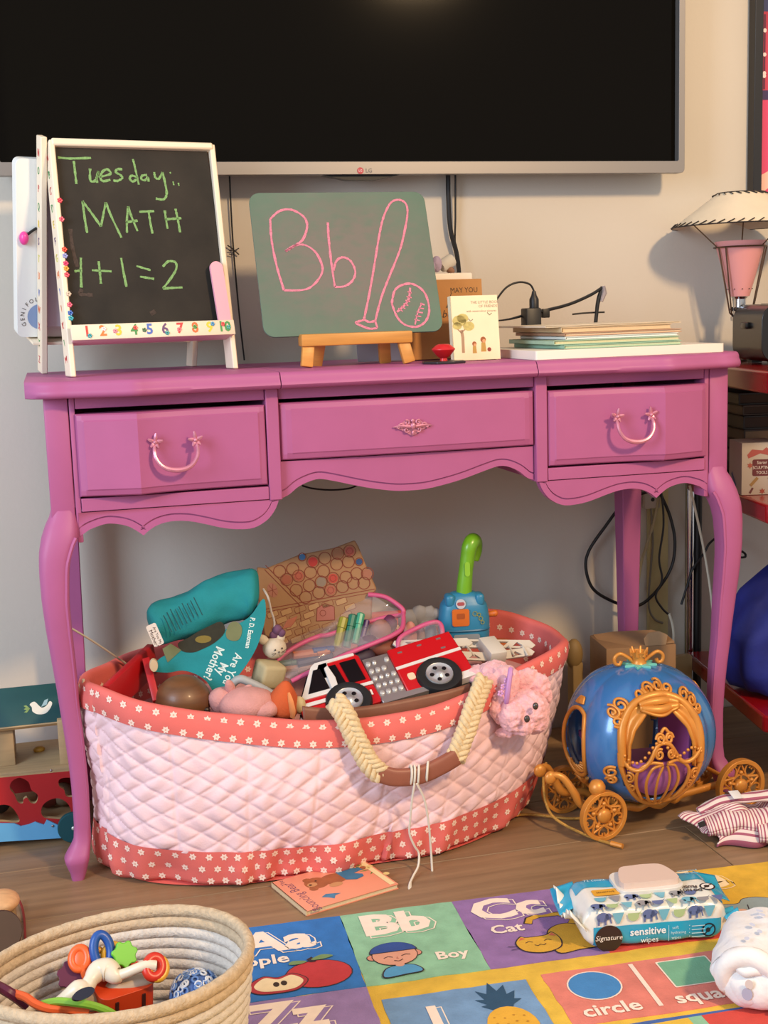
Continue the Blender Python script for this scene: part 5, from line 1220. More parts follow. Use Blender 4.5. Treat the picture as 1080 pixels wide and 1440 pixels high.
tag(G().ell((0.1894, 0.14, 0.2643), (.026, .020, .008), n=24, m=10).build('orange_disc', mat('b0561f', .6, name='orange_felt_disc'), sm=80), 'flat orange disc lying behind the white ladder', 'disc')
tag(G(Tm((0.1592, 0.1, 0.2521))).box((0, 0, 0), (.03, .02, .02), b=.004).build('toy_brick', mat('b8671f', .5)), 'small orange toy brick under the white ladder', 'toy brick')

# ---- fire truck
cyaw = .2522
rr_ = Vector((math.cos(cyaw), -math.sin(cyaw), 0)); ff_ = Vector((math.sin(cyaw), math.cos(cyaw), 0))
def camv(a, b, c): return rr_*a+ff_*b+Vector((0, 0, c))
ta, tu = camv(.943, .30, .15).normalized(), camv(-.334, .794, .51).normalized()
TYv = tu.cross(ta)
TM = Matrix((ta, TYv, tu)).transposed().to_4x4(); TM.translation = (-0.0487, -0.038, 0.2593)
ft = thing('fire_truck', 'red and white toy fire truck with a white ladder on top of the toys', 'toy truck', (-0.0473, -0.03, 0.2371))
ftr = mat('c0161c', .3, name='truck_red', coat=.4); ftw = mat('dad5d0', .35, name='truck_white', coat=.3); ftk = mat('131214', .25, name='truck_window'); ftc = mat('b7b3b0', .3, .75, name='truck_silver')
XZ = Matrix.Rotation(R(90), 4, 'X')
def tp(poly, y0, y1, name, m, par=None, bev=.0, **k):
    g = G(TM @ XZ); g.prism(poly, -y1, -y0); return g.build(name, m, par or ft, world=True, bev=bev, **k)
tp([(-.152, -.022), (-.152, .012), (-.147, .024), (-.028, .024), (-.026, -.016)], .001, .078, 'cab_lower', ftr, bev=.0015)
tp([(-.146, .024), (-.110, .088), (-.102, .093), (-.035, .093), (-.029, .086), (-.028, .024)], .001, .078, 'cab_upper', ftr, bev=.002)
tp([(-.146, .026), (-.110, .088), (-.102, .0935), (-.036, .0935), (-.036, .088), (-.083, .087), (-.090, .026)], -.001, .079, 'cab_white', ftw, bev=.001)
tp([(-.155, -.030), (-.155, -.012), (-.112, -.012), (-.112, -.022), (-.12, -.03)], -.001, .080, 'bumper', ftc, bev=.001)
tp([(-.152, .010), (-.152, .017), (-.062, .017), (-.055, .026), (-.028, .026), (-.028, .020), (-.052, .020), (-.058, .010)], -.0018, -.0005, 'stripe', ftw)
for p_ in ([(-.131, .034), (-.109, .078), (-.098, .078), (-.096, .034)], [(-.086, .034), (-.084, .078), (-.072, .078), (-.068, .034)]): tp(p_, -.0022, -.001, 'side_window', ftk)
tp([(-.062, .034), (-.064, .080), (-.038, .080), (-.036, .034)], -.0012, .0005, 'side_window', ftk)
tp([(-.094, .030), (-.092, .074), (-.085, .078), (-.081, .050), (-.083, .030)], -.006, -.001, 'door_pillar', ftw, bev=.001)
WF = frame((-.1475, .04, .022), (0, -1, 0), (.036, 0, .064))
g = G(TM @ WF); g.prism(rrect(.066, .056, .004, 3, 0, .036), 0, .0035); g.build('windshield', ftk, ft, world=True)
g = G(TM); g.box((-.1535, .04, -.004), (.003, .066, .020), b=.001); g.build('grille', ftk, ft, world=True)
for y in (.012, .066):
    g = G(TM @ Tm((-.1535, y, -.003), (0, -90, 0))); g.lathe([(0, 0), (.006, 0), (.005, .003), (0, .004)], 12); g.build('headlight', ftc, ft, world=True)
tp([(-.027, -.012), (-.027, .078), (.017, .078), (.017, -.012)], .004, .074, 'pump_panel', ftc, bev=.001)
for i in range(4):
    for j in range(5):
        if (i+j) % 7 == 6: continue
        g = G(TM @ Tm((-.0205+i*.0105, .004, .001+j*.016), (90, 0, 0))); r_ = .0036 if (i*j) % 3 else .0044; g.lathe([(r_, 0), (r_, .002), (r_*.6, .003), (0, .003)], 10); g.build('gauge', mat('d5d2ce', .25, .5), ft, world=True)
tp([(.017, -.014), (.017, .080), (.128, .085), (.132, .020), (.132, -.014)], .0, .078, 'rear_body', ftr, bev=.0015)
tp([(.017, .034), (.017, .040), (.131, .046), (.131, .040)], -.0008, .0002, 'stripe', ftw)
tp([(-.028, -.024), (-.028, -.012), (.05, -.014), (.05, -.024)], -.002, .08, 'running_board', ftc, bev=.001)
tp([(.102, -.020), (.102, -.006), (.132, -.004), (.132, -.018)], -.0015, .079, 'rear_step', ftw, bev=.001)
tp([(-.145, -.034), (-.145, -.015), (.128, -.015), (.128, -.032)], .012, .066, 'chassis', ftk)
for x, z in ((.035, .068), (.07, .072), (.105, .075), (.105, .054)): tp(rrect(.008, .003, .001, 2, x, z), -.0008, .001, 'latch', ftc)
tp(rrect(.012, .014, .004, 4, .034, .014), -.0012, .001, 'badge', mat('e8c9a8', .4))
for x in (-.076, .076):
    for y, s in ((-.003, 1), (.081, -1)):
        M = TM @ Tm((x, y, 0), (90, 0, 0)) if s > 0 else TM @ Tm((x, y, 0), (-90, 0, 0))
        g = G(M); g.lathe([(.021, .002), (.0255, .004), (.0345, .003), (.037, -.002), (.037, -.018), (.033, -.022), (0, -.022)], 32); wh = g.build('tyre', mat('141416', .6, name='rubber_tyre'), ft, world=True, sm=40)
        if s > 0:
            g = G(M); g.lathe([(.0225, .0015), (.0215, .0045), (.0185, .003), (.008, .0035), (.006, .006), (0, .0065)], 28); rim_ = g.build('rim', mat('c9c9cb', .25, .6, name='silver_rim'), wh, world=True, sm=50)
            for q in range(5):
                a = R(90+72*q+15); g = G(M); g.prism(circ(.0036, 10, .0125*math.cos(a), .0125*math.sin(a)), .003, .0042); g.build('rim_hole', ftk, wh, world=True)
g = G(TM @ Tm((-.045, -.0012, .004), (90, 0, 0))); g.text('911', .014, 0, sx=1.15, bold=.0006); g.build('printed_number', mat('ece6e0', .4), ft, world=True)
# ladder swung out behind
lw = mat('d8d2c6', .4, name='ladder_white')
def lat(p0, p1, name, off):
    p0, p1 = Vector(p0), Vector(p1); d = (p1-p0); L = d.length
    g = G(frame(p0+Vector(off), d, (0, .75, .66)))
    hs_ = []
    n = max(2, int(L/.032))
    for k in range(n):
        x = .012+k*(L-.02)/n
        hs_.append([(x, .004), (x+.020, .004), (x+.010, .0125)] if k % 2 else [(x, .0125), (x+.020, .0125), (x+.010, .004)][::-1])
    g.prism([(0, 0), (L, 0), (L+.008, .006), (L, .0165), (-.006, .0165), (-.01, .010)], -.002, .002, holes=hs_)
    return g.build(name, lw, ft, world=True, bev=.0006)
lat((-0.0085, 0.075, 0.2901), (0.1163, 0.085, 0.2801), 'ladder_rail', (0, 0, 0)); lat((0.0062, 0.05, 0.2805), (0.1435, 0.055, 0.2592), 'ladder_rail', (0, 0, .0)); lat((0.1037, 0.085, 0.2789), (0.2309, 0.09, 0.2638), 'ladder_rail', (0, 0, 0)); lat((0.1435, 0.055, 0.2592), (0.223, 0.07, 0.2571), 'ladder_rail', (0, 0, 0))
for k in range(9):
    a = Vector((0.009, 0.08, 0.2932)).lerp(Vector((0.2122, 0.085, 0.2719)), k/8); b = Vector((0.019, 0.052, 0.2811)).lerp(Vector((0.2115, 0.06, 0.2609)), k/8); G().tube([a, b], .0018, 6).build('rung', lw, ft, world=True)
G(Tm((0.1499, 0.065, 0.2757), (20, 0, 8))).box((0, 0, 0), (.030, .05, .022), b=.0015).build('ladder_basket', lw, ft, world=True)
for k in range(4): G().bar(Vector((0.0792, 0.05, 0.2573)).lerp(Vector((0.1165, 0.05, 0.2534)), k/3), Vector((0.081, 0.05, 0.2277)).lerp(Vector((0.1184, 0.05, 0.2238)), k/3), .007, .003).build('ladder_post', mat('b9b2ac', .4), ft, world=True)

# ---- fluffy pink dog hanging over the rim
pf_ = mat('eab0b4', .98, name='pink_fluff', var=.14, scale=90, bump=1.0, bscale=260, sheen=.4)
pd = thing('fluffy_toy', 'fluffy pink soft toy hanging head down over the right rim', 'soft toy', (0.1285, -0.07, 0.2295))
def fluff(nm, l, sub=2, par=None):
    """soft lumps merged into one surface with a remesh, then roughened"""
    g = G()
    for c, r_ in l: g.ell(c, r_, n=14, m=10)
    o = g.build(nm, pf_, par or pd, world=True, sm=80)
    md = o.modifiers.new('Remesh', 'REMESH'); md.mode = 'VOXEL'; md.voxel_size = .0022; md.use_smooth_shade = True
    md = o.modifiers.new('Smooth', 'SMOOTH'); md.iterations = 4
    tx = bpy.data.textures.new('fluff', 'CLOUDS'); tx.noise_scale = .007; tx.noise_depth = 3
    md = o.modifiers.new('Displace', 'DISPLACE'); md.texture = tx; md.strength = .0085; md.texture_coords = 'GLOBAL'
    return o
fluff('body', [((0.0685, -0.02, 0.2534), (.03, .018, .010)), ((0.0918, -0.03, 0.2632), (.026, .022, .016)), ((0.1143, -0.045, 0.2672), (.028, .024, .022)), ((0.1231, -0.07, 0.2615), (.026, .024, .026)), ((0.0975, -0.075, 0.2575), (.022, .018, .020)), ((0.1197, -0.085, 0.2464), (.020, .018, .022))])
hd_ = fluff('head', [((0.1475, -0.098, 0.2183), (.038, .034, .034)), ((0.1198, -0.115, 0.2174), (.024, .020, .024)), ((0.1589, -0.105, 0.2053), (.022, .022, .022)), ((0.1337, -0.118, 0.2007), (.018, .015, .014)), ((0.1113, -0.105, 0.1899), (.018, .012, .008)), ((0.1185, -0.1, 0.2222), (.018, .018, .024))])
fluff('ear', [((0.157, -0.075, 0.2605), (.026, .012, .020)), ((0.1765, -0.08, 0.2493), (.020, .012, .022)), ((0.1875, -0.082, 0.2347), (.010, .010, .016))])
fluff('leg', [((0.1029, -0.095, 0.2339), (.013, .012, .020)), ((0.1031, -0.1, 0.2181), (.011, .011, .017)), ((0.0962, -0.1, 0.2247), (.010, .010, .014)), ((0.1045, -0.102, 0.2082), (.005, .006, .008))])
for p_ in ((0.146, -0.142, 0.2397), (0.1301, -0.1465, 0.2225)): G().ell(p_, (.0048, .004, .0058), n=14, m=10).build('eye', mat('3a2f28', .1, coat=1), pd, world=True, sm=80)
G().tube([Vector((0.1145, -0.1, 0.2662))+Vector((.004*math.sin(a)+.004*math.cos(a), -.010+.010*math.sin(a), .026*math.cos(a))) for a in [2*PI*i/20 for i in range(20)]], .004, 8, closed=True).build('collar', mat('c08ac0', .6), pd, world=True)
g = G()
for q, pp in enumerate(((0.1171, -0.113, 0.2855), (0.1111, -0.113, 0.2759), (0.1051, -0.113, 0.2663), (0.1003, -0.113, 0.2566))):
    c = Vector(pp); M = frame(c, (1, .1, -.2), (0, 0, 1))
    for k in range(5): g.ell((.0034*math.cos(k*1.257), .0034*math.sin(k*1.257), 0), (.0024, .0024, .0015), T=M, n=6, m=4)
g.build('flower_trim', mat('d9a5d6', .6), pd, world=True)['kind'] = 'stuff'
# ================================================================ pumpkin carriage
gold = mat('cf8a3a', .36, .22, name='gold_plastic', var=.06, scale=40)
bluC = mat('3a76b4', .24, .1, name='pearl_blue_plastic', var=.05, scale=10, coat=.6)
cg = thing('toy_carriage', 'blue round toy carriage with gold window frames and wheels', 'toy carriage', (.387, -.045, 0))
CH = Tm((.387, -.045, 0), (0, 0, 7))          # chassis frame: front is -x, near side -y
def cgb(g, name, m, par=None, **k): return g.build(name, m, par or cg, world=True, **k)
def wheel(x, y, r, near):
    M = CH @ Tm((x, y, r), (90, 0, 0))
    g = G(M); s = 1 if near else -1
    g.prism(circ(r, 40), -.006, .006, holes=[circ(r*.84, 36)])
    w_ = cgb(g, 'wheel_rim', gold, bev=.0018, sm=50)
    g = G(M); n = 5
    g.lathe([(.011, -.004), (.0125, .003), (.009, .007), (.0, .0085)], 20)
    g.lathe([(0, -.006), (.0105, -.005), (.011, -.004)], 20)
    for k in range(n):
        a0 = 2*PI*k/n+.3
        # star points made of two bars, heart scroll between
        tip = (r*.86*math.cos(a0), r*.86*math.sin(a0), 0)
        for d in (-1, 1):
            b = a0+d*PI/n
            g.tube([(r*.40*math.cos(b), r*.40*math.sin(b), 0), tip], .0021, 6)
            c = a0+d*PI/n*.55
            cx, cy = r*.66*math.cos(b), r*.66*math.sin(b)
            g.tube([(r*.42*math.cos(b), r*.42*math.sin(b), 0), (r*.60*math.cos(b-d*.30), r*.60*math.sin(b-d*.30), 0), (r*.80*math.cos(b-d*.26), r*.80*math.sin(b-d*.26), 0), (r*.83*math.cos(b-d*.08), r*.83*math.sin(b-d*.08), 0), (r*.72*math.cos(b-d*.07), r*.72*math.sin(b-d*.07), 0)], .0017, 6, sm=3)
        g.tube([(r*.26*math.cos(a0), r*.26*math.sin(a0), 0), (r*.5*math.cos(a0), r*.5*math.sin(a0), 0)], .0026, 6)
        g.ell((r*.5*math.cos(a0), r*.5*math.sin(a0), .001), .004, n=8, m=6)
    g.tube([(r*.42*math.cos(a), r*.42*math.sin(a), 0) for a in [2*PI*i/30 for i in range(30)]], .0022, 6, closed=True)
    cgb(g, 'wheel_filigree', gold, w_, sm=60)
wheel(-.130, -.064, .0405, True); wheel(.133, -.064, .0455, True)
wheel(-.130, .062, .0405, False); wheel(.133, .062, .0455, False)
for x, r in ((-.130, .0405), (.133, .0455)): cgb(G(CH).tube([(x, -.06, r), (x, .058, r)], .0035, 10), 'axle', gold)
# chassis beam with waves
for y in (-.040, .040):
    g = G(CH); pts = [(-.130, y, .040), (-.105, y, .040), (-.088, y, .030), (-.07, y, .036), (-.05, y, .030), (-.03, y, .035), (-.008, y, .027), (.012, y, .037), (.02, y, .031), (.033, y, .038), (.06, y, .040), (.10, y, .043), (.133, y, .0455)]
    g.tube(pts, .0052, 8, sm=3, flatten=1.3); cgb(g, 'side_beam', gold, sm=60)
g = G(CH); g.box((0, 0, .030), (.15, .05, .010), b=.003); cgb(g, 'floor_beam', gold)
# front yoke and lantern
for y in (-.030, .034):
    g = G(CH); pts = [(-.128, y*1.2, .042), (-.150, y, .050), (-.165, y, .075), (-.180, y*.8, .098), (-.195, y*.6, .103), (-.203, y*.5, .094)]
    g.tube(pts, [.006, .007, .0065, .006, .005, .004], 10, sm=5); cgb(g, 'yoke_arm', gold, sm=60)
    g = G(CH); g.ell((-.1985, y*.55, .099), (.011, .007, .011), n=16, m=12); cgb(g, 'yoke_scroll', gold)
g = G(CH); g.tube([(-.120, -.055, .05), (-.121, -.058, .068), (-.128, -.058, .078), (-.137, -.058, .082)], .005, 10, sm=4); cgb(g, 'lantern_arm', gold, sm=60)
g = G(CH @ Tm((-.138, -.058, .086))); g.lathe([(0, -.015), (.007, -.013), (.013, -.004), (.0135, .003), (.009, .011), (.004, .013), (0, .014)], 20); cgb(g, 'lantern', gold, sm=60)
# twisted cords from the yoke
cordM = mat('b58a3f', .6, .3, name='gold_cord', var=.25, scale=500)
g = G(); g.tube([(0.2107, -0.02, 0.0997), (0.2013, -0.03, 0.0725), (0.1979, -0.05, 0.0412), (0.2041, -0.08, 0.024), (.245, -.115, .004), (.262, -.145, .004), (.275, -.165, .004)], .0024, 8, sm=6); cgb(g, 'pull_cord', cordM)
g = G(); g.tube([(.170, .005, .004), (.19, -.005, .006), (.215, -.02, .005), (.24, -.035, .004), (.27, -.045, .004)], .0024, 8, sm=6); cgb(g, 'pull_cord', cordM)
g = G(); g.tube([(.266, -.152, .005), (.278, -.168, .005)], .0042, 8); cgb(g, 'cord_end', gold)
g = G(); g.tube([(.166+.007*math.cos(a), .009+.008*math.sin(a), .005) for a in [2*PI*i/14 for i in range(14)]], .0022, 6, closed=True); cgb(g, 'cord_loop', gold)
# body: ribbed pumpkin with window openings
BM = Tm((.368, -.040, .1425), (0, 0, -7))
RX, RZ = .1245, .1205; K_ = 1.2
NL = 9
def shell(az, el, k=1.0):
    """az measured from the near side towards the rear, el elevation"""
    rib = 1-.055*(1-abs(math.cos(NL*(az+.17)/2)))**1.6
    pin = 1-.05*max(0, math.sin(abs(el))-.75)*4
    c = math.cos(el)
    return Vector((RX*k*rib*c*math.sin(az), -RX*k*rib*c*math.cos(az), RZ*k*math.sin(el)*pin))
def st(s, t, off=0.0, side=0):
    """surface point for tangent coordinates s (right), t (up) of the near side (0) or another side by azimuth"""
    s, t = s*K_, t*K_+(.006 if side == 0 or side == PI else 0)
    el = math.asin(max(-.999, min(.999, t/RZ))); ce = math.cos(el)
    az = math.asin(max(-.999, min(.999, s/(RX*max(ce, .05)))))
    p = shell(az+side, el, 1+off/RX)
    return p
win_side = lambda s, t: (abs(s+.001) < .050 and -.078 < t < .062 and (t < .030 or (s+.001)**2/.050**2+(t-.030)**2/.034**2 < 1) and (t > -.030 or (s+.001)**2/.052**2+(t+.03)**2/.048**2 < 1))
win_front = lambda s, t: s*s/.026**2+(t+.002)**2/.046**2 < 1
na, ne = 150, 90
g = G(BM); vs = []; fs = []
for i in range(na):
    for j in range(ne+1): vs.append(shell(2*PI*i/na, -PI/2+PI*j/ne))
def opening(az, el):
    for side, w_ in ((0, win_side), (PI, win_side), (-PI/2+.2, win_front), (PI/2+.2, win_front)):
        d = (az-side+PI) % (2*PI)-PI
        if abs(d) < PI/2 and w_(RX/K_*math.cos(el)*math.sin(d), (RZ*math.sin(el)-(.006 if side in (0, PI) else 0))/K_): return True
    return False
for i in range(na):
    for j in range(ne):
        if opening(2*PI*(i+.5)/na, -PI/2+PI*(j+.5)/ne): continue
        a, b = i*(ne+1)+j, ((i+1) % na)*(ne+1)+j
        fs.append([a, b, b+1, a+1])
g.add(vs, fs); body = cgb(g, 'pumpkin_body', bluC, sm=40, solid=.003)
def gl(pts, r, name='gold_trim', sm=4, off=.002, side=0, closed=False, fl=1, par=None, m=gold, n=8):
    """tube laid on the body along tangent coordinates"""
    P = cr([(a, b, 0) for a, b in pts], sm, closed)
    g = G(BM); g.tube([st(p.x, p.y, off, side) for p in P], r, n, closed=closed, flatten=fl)
    return g
def merge(gs):
    g = G()
    for q in gs:
        k = len(g.v); g.v += q.v; g.f += [[i+k for i in f] for f in q.f]; g.m += q.m
    return g
for side in (0, PI):
    jamb = []
    # arch frame
    arch = [(-.053, -.020), (-.054, .010), (-.050, .034), (-.034, .056), (-.012, .066), (.012, .066), (.034, .056), (.049, .034), (.053, .010), (.052, -.020)]
    o = cgb(gl(arch, .0072, off=.001, side=side, n=10), 'window_arch', gold, sm=60)
    if side: continue
    # curtains
    for s in (-1, 1):
        g = G(BM)
        def cf(u, v, s=s):
            t = .056-.082*u
            w0 = interp([(0, .008), (.15, .020), (.35, .034), (.6, .0415), (1, .0425)], u)
            outer_ = .051 if u > .2 else .034+.017*u/.2
            ss = s*(outer_+(min(w0, outer_)-outer_)*v)
            return st(ss-.001, t, .0015+.0022*math.sin(v*9+u*2), side)
        g.grid(cf, 20, 14); 
        if s > 0: g.f = [f[::-1] for f in g.f]
        cgb(g, 'curtain', gold, o, sm=80, solid=.004)
    g = G(BM); g.grid(lambda u, v: st(-.026+.052*u, (.063-.008*v-.013*math.sin(PI*u)*v)-.006*(abs(u-.5)*2)**2, .003+.0028*math.sin(v*14)), 24, 14); cgb(g, 'valance', gold, o, sm=80, solid=.004)
    # scroll crests
    def spiral(cx, cy, r, t0, d, turns=1.5): return [(cx+r*(1-.75*q/16)*math.cos(t0+d*turns*2*PI*q/16), cy+r*(1-.75*q/16)*math.sin(t0+d*turns*2*PI*q/16)) for q in range(17)]
    crest = []
    for (cx, cy, r, t0, d) in ((-.010, .073, .008, 0, 1), (.004, .076, .0075, 2, -1), (.016, .072, .007, 3, 1), (-.022, .067, .007, 1, -1), (-.048, .054, .0085, 0, 1), (-.058, .046, .008, 2, -1), (-.055, .035, .0065, 4, 1), (.037, .063, .0075, 0, 1), (.047, .055, .0075, 2, -1), (.054, .045, .006, 3, 1), (-.064, -.030, .008, 1, 1), (-.062, -.042, .006, 3, -1)):
        cgb(gl(spiral(cx, cy, r, t0, d), .0024, sm=2, off=.004), 'crest_scroll', gold, o, sm=60)
    for bx_, by_, rr in ((-.010, .070, .011), (.008, .071, .011), (-.052, .046, .012), (.046, .054, .011)):
        cgb(gl([(bx_-.009, by_-.002), (bx_, by_), (bx_+.009, by_-.002)], rr, sm=2, off=-.0085*rr/.011), 'crest_plate', gold, o, sm=60)
    # lower basket door
    dg = []
    gl0, st0 = gl, st
    up_ = lambda t: -.082+(t+.082)*1.27
    gl = lambda pts, r, **k: gl0([(a, up_(b)) for a, b in pts], r, **k)
    lowc = [(-.056, -.020), (-.054, -.036), (-.042, -.058), (-.022, -.076), (0, -.082), (.022, -.077), (.041, -.060), (.052, -.038), (.054, -.020)]
    dg.append(gl(lowc, .0048, off=.002))
    dg.append(gl([(-.054, -.024), (-.045, -.034), (-.032, -.036), (-.020, -.026), (-.012, -.012), (-.004, -.008), (.006, -.010), (.014, -.018), (.026, -.030), (.040, -.028), (.052, -.018)], .0036, off=.004))
    for s in (-1, 1):
        dg.append(gl([(s*.003, -.032), (s*.008, -.045), (s*.008, -.062), (s*.003, -.079)], .0021, off=.004))
        dg.append(gl([(s*.003, -.030), (s*.016, -.034), (s*.022, -.048), (s*.019, -.064), (s*.010, -.078)], .0025, off=.004))
        dg.append(gl([(s*.004, -.029), (s*.020, -.028), (s*.034, -.038), (s*.033, -.056), (s*.022, -.073)], .0028, off=.004))
        dg.append(gl(spiral(s*.043, -.046, .0065, 1 if s > 0 else 2, s), .0022, sm=2, off=.004)); dg.append(gl(spiral(s*.038, -.058, .005, 2, -s), .002, sm=2, off=.004))
        dg.append(gl(spiral(s*.006, -.004, .006, 0 if s > 0 else PI, s), .0024, sm=2, off=.005)); dg.append(gl(spiral(s*.008, -.019, .006, 1, -s), .0022, sm=2, off=.005))
    dg.append(gl([(-.005, .002), (0, .006), (.005, .002)], .0026, off=.006))
    for k in range(22):
        u_ = k/21; s = -.050+.100*u_; t = -.022-.006*math.sin(u_*2*PI*2)+(.012*math.exp(-((s+.002)/.016)**2))
        p = BM @ st(s, up_(t), .006); g = G(); g.ell(p, .0027, n=8, m=6); dg.append(g)
    cgb(merge(dg), 'door_grille', gold, o, sm=60)
    gl = gl0
for side in (-PI/2+.2, PI/2+.2):
    ring_ = [(.027*math.cos(a), -.002+.047*math.sin(a)) for a in [2*PI*i/28 for i in range(28)]]
    o = cgb(gl(ring_, .0036, off=.002, side=side, closed=True, sm=2), 'oval_frame', gold, sm=60)
    sc = [gl([(-.008+.002*k, .050+.004*(k % 2)), (-.004+.002*k, .058), (.0+.002*k, .050)], .0024, off=.003, side=side) for k in range(4)]
    sc += [gl([(.020*math.cos(a), -.030+.012*math.sin(a)), (.015*math.cos(a+.6), -.034+.010*math.sin(a+.6)), (.010*math.cos(a), -.028+.006*math.sin(a))], .002, off=.001, side=side) for a in [R(180+30*k) for k in range(7)]]
    sc += [gl([(-.012, -.050), (0, -.060), (.012, -.050)], .0035, off=.003, side=side), gl([(0, -.054), (0, -.072)], .004, off=.002, side=side)]
    for q_ in sc: cgb(q_, 'crest_leaf', gold, o, sm=60)
# pink seat and rail inside
pkS = mat('cf6cb2', .45, name='pink_seat_plastic')
g = G(BM); g.prism([(-.036, -.05), (.036, -.05), (.038, .01), (.032, .034), (.014, .030), (0, .040), (-.014, .030), (-.032, .034), (-.038, .01)], -.004, .004, T=Tm((.062, .0, 0), (90, 0, -68))); cgb(g, 'seat_back', pkS, bev=.002)
g = G(BM); g.box((.02, 0, -.058), (.10, .12, .012), b=.004); cgb(g, 'seat', pkS)
g = G(BM); g.box((-.092, 0, -.006), (.006, .06, .012), b=.002); cgb(g, 'front_rail', mat('d070b0', .4))
g = G(BM); g.grid(lambda u, v: st(-.048+.096*u, -.016-.058*v*math.sqrt(max(0, 1-((u-.5)*2)**2)), -.005), 20, 10); cgb(g, 'door_panel', mat('a868b4', .4, name='violet_panel'), sm=80)
# crown
BM = BM @ Tm((0, 0, .0075)); g = G(BM); vs = []
star = [((.030 if k % 2 else .017)*math.cos(PI*k/8), (.030 if k % 2 else .017)*math.sin(PI*k/8)) for k in range(16)]
g.prism(star, .1045, .109); cgb(g, 'leaf_collar', mat('6fc4b4', .4, name='mint_plastic'), bev=.0015)
g = G(BM); g.lathe([(0, .108), (.013, .109), (.010, .114), (.012, .122), (.015, .128), (.013, .129), (.009, .124), (0, .122)], 20)
for k in range(6): a = PI*k/3; g.tube([(.011*math.cos(a), .011*math.sin(a), .122), (.015*math.cos(a), .015*math.sin(a), .134)], [.004, .0015], 6)
for s in (-1, 1):
    pts = [(s*.010, 0, .112), (s*.020, 0, .120), (s*.032, 0, .126), (s*.041, 0, .120), (s*.040, 0, .110), (s*.033, 0, .108), (s*.030, 0, .114)]
    g.tube(pts, .0032, 8, sm=4)
cgb(g, 'crown', gold, sm=60)
# ================================================================ things on the floor
# ---- picture book
pbM = mat('e09072', .5, name='salmon_cover', var=.03)
A, B, Cc_, D = (-0.2743, -0.1199, 0.004), (-0.2383, -0.2326, 0.004), (-0.0939, -0.1906, 0.004), (-0.1206, -0.0879, 0.004)
pb = thing('picture_book', 'salmon pink Bouncing Bear picture book lying on the floor', 'book', (0, 0, 0))
cx = sum(p[0] for p in (A, B, Cc_, D))/4; cy = sum(p[1] for p in (A, B, Cc_, D))/4
ang = math.atan2(Cc_[1]-B[1], Cc_[0]-B[0]); PBW = ((Vector(Cc_)-Vector(B)).length+(Vector(D)-Vector(A)).length)/2; PBH = ((Vector(A)-Vector(B)).length+(Vector(D)-Vector(Cc_)).length)/2
pb.location = (cx, cy, .0002); pb.rotation_euler = (0, 0, ang)
G().box((0, 0, .0074), (PBW, PBH, .0012), b=.0003).build('cover', pbM, pb); G().box((0, 0, .0006), (PBW, PBH, .0012)).build('cover', pbM, pb)
G().box((-PBW/2+.0008, 0, .004), (.0016, PBH, .008)).build('spine', mat('dcc49a', .5), pb); G().box((0, 0, .004), (PBW-.003, PBH-.003, .0058)).build('pages', mat('d8cba8', .8, var=.05, scale=400), pb)
T8 = Tm((0, 0, .0081))
def pbp(name, fn, ms):
    g = G(T8); fn(g); g.build(name, ms, pb)
# the title runs up the spine side: letters turned a quarter
pbp('printed_title', lambda g: (g.text('Bouncing Bear', .0215, 0, Tm((-PBW/2+.017, -.012, 0), (0, 0, 90)), sx=.82), g.text('The', .011, 0, Tm((-PBW/2+.013, PBH/2-.012, 0), (0, 0, 90)))), [mat('7a4a5e', .6)])
pbp('printed_bear', lambda g: (g.flat(circ(.0185, 18, -.022, .016), 0, 0), g.flat(circ(.007, 10, -.030, .031), .0001, 0), g.flat(circ(.007, 10, -.034, .001), .0001, 0), g.flat(circ(.022, 18, .006, .014, .017), .0001, 0), g.flat(circ(.011, 12, .0, -.005, .007), .0002, 2), g.flat(circ(.008, 12, -.030, .014, .007), .0002, 2), g.flat(circ(.0025, 8, -.033, .014), .0003, 3),
    g.flat(circ(.0018, 8, -.020, .022), .0003, 3), g.flat([(.018, .030), (.030, .034), (.056, .026), (.060, .018), (.040, .013), (.050, .004), (.048, -.004), (.034, -.008), (.020, .0)], .0003, 1), g.flat(circ(.005, 10, .061, .022), .0004, 0)), [mat('9c5a34', .6, var=.12, scale=90), mat('2f6f90', .6, var=.12, scale=60), mat('c08a5a', .6), mat('2a1a14', .6)])
pbp('printed_bluebird', lambda g: (g.flat([(-.038, -.030), (-.028, -.024), (-.016, -.029), (-.008, -.034), (-.018, -.036), (-.024, -.044), (-.029, -.037)], 0),), [mat('3f7a9c', .6, var=.2, scale=100)])
rn = random.Random(4)
def leaves(g):
    for k in range(46):
        u = rn.random(); x = .045+.045*u+rn.uniform(-.010, .010); y = PBH/2-.010-.075*u+rn.uniform(-.010, .012); a = rn.uniform(0, 6.28); l = rn.uniform(.006, .012)
        if x > PBW/2-.012 or y > PBH/2-.003: continue
        g.flat([(x-l*math.cos(a), y-l*math.sin(a)), (x+.0018*math.sin(a), y-.0018*math.cos(a)), (x+l*math.cos(a), y+l*math.sin(a)), (x-.0018*math.sin(a), y+.0018*math.cos(a))], .0001*k/46, 0)
pbp('printed_leaves', leaves, [mat('5a7a34', .6, var=.25, scale=60)])
pbp('printed_flowers', lambda g: [g.flat(circ(r_, 10, x, y), .0003) for x, y, r_ in ((.062, .024, .006), (.072, .020, .005), (.080, -.016, .005), (.066, .016, .004))], [mat('d8c07a', .6)])
pbp('printed_band', lambda g: g.flat(rc(PBW/2-.012, PBW/2-.003, -PBH/2+.004, PBH/2-.016), .0002), [mat('e3cf9a', .6)])
pbp('printed_corner', lambda g: g.flat([(PBW/2-.045, PBH/2-.002), (PBW/2-.002, PBH/2-.002), (PBW/2-.002, PBH/2-.020), (PBW/2-.02, PBH/2-.012)], .0002), [mat('c23a34', .6)])

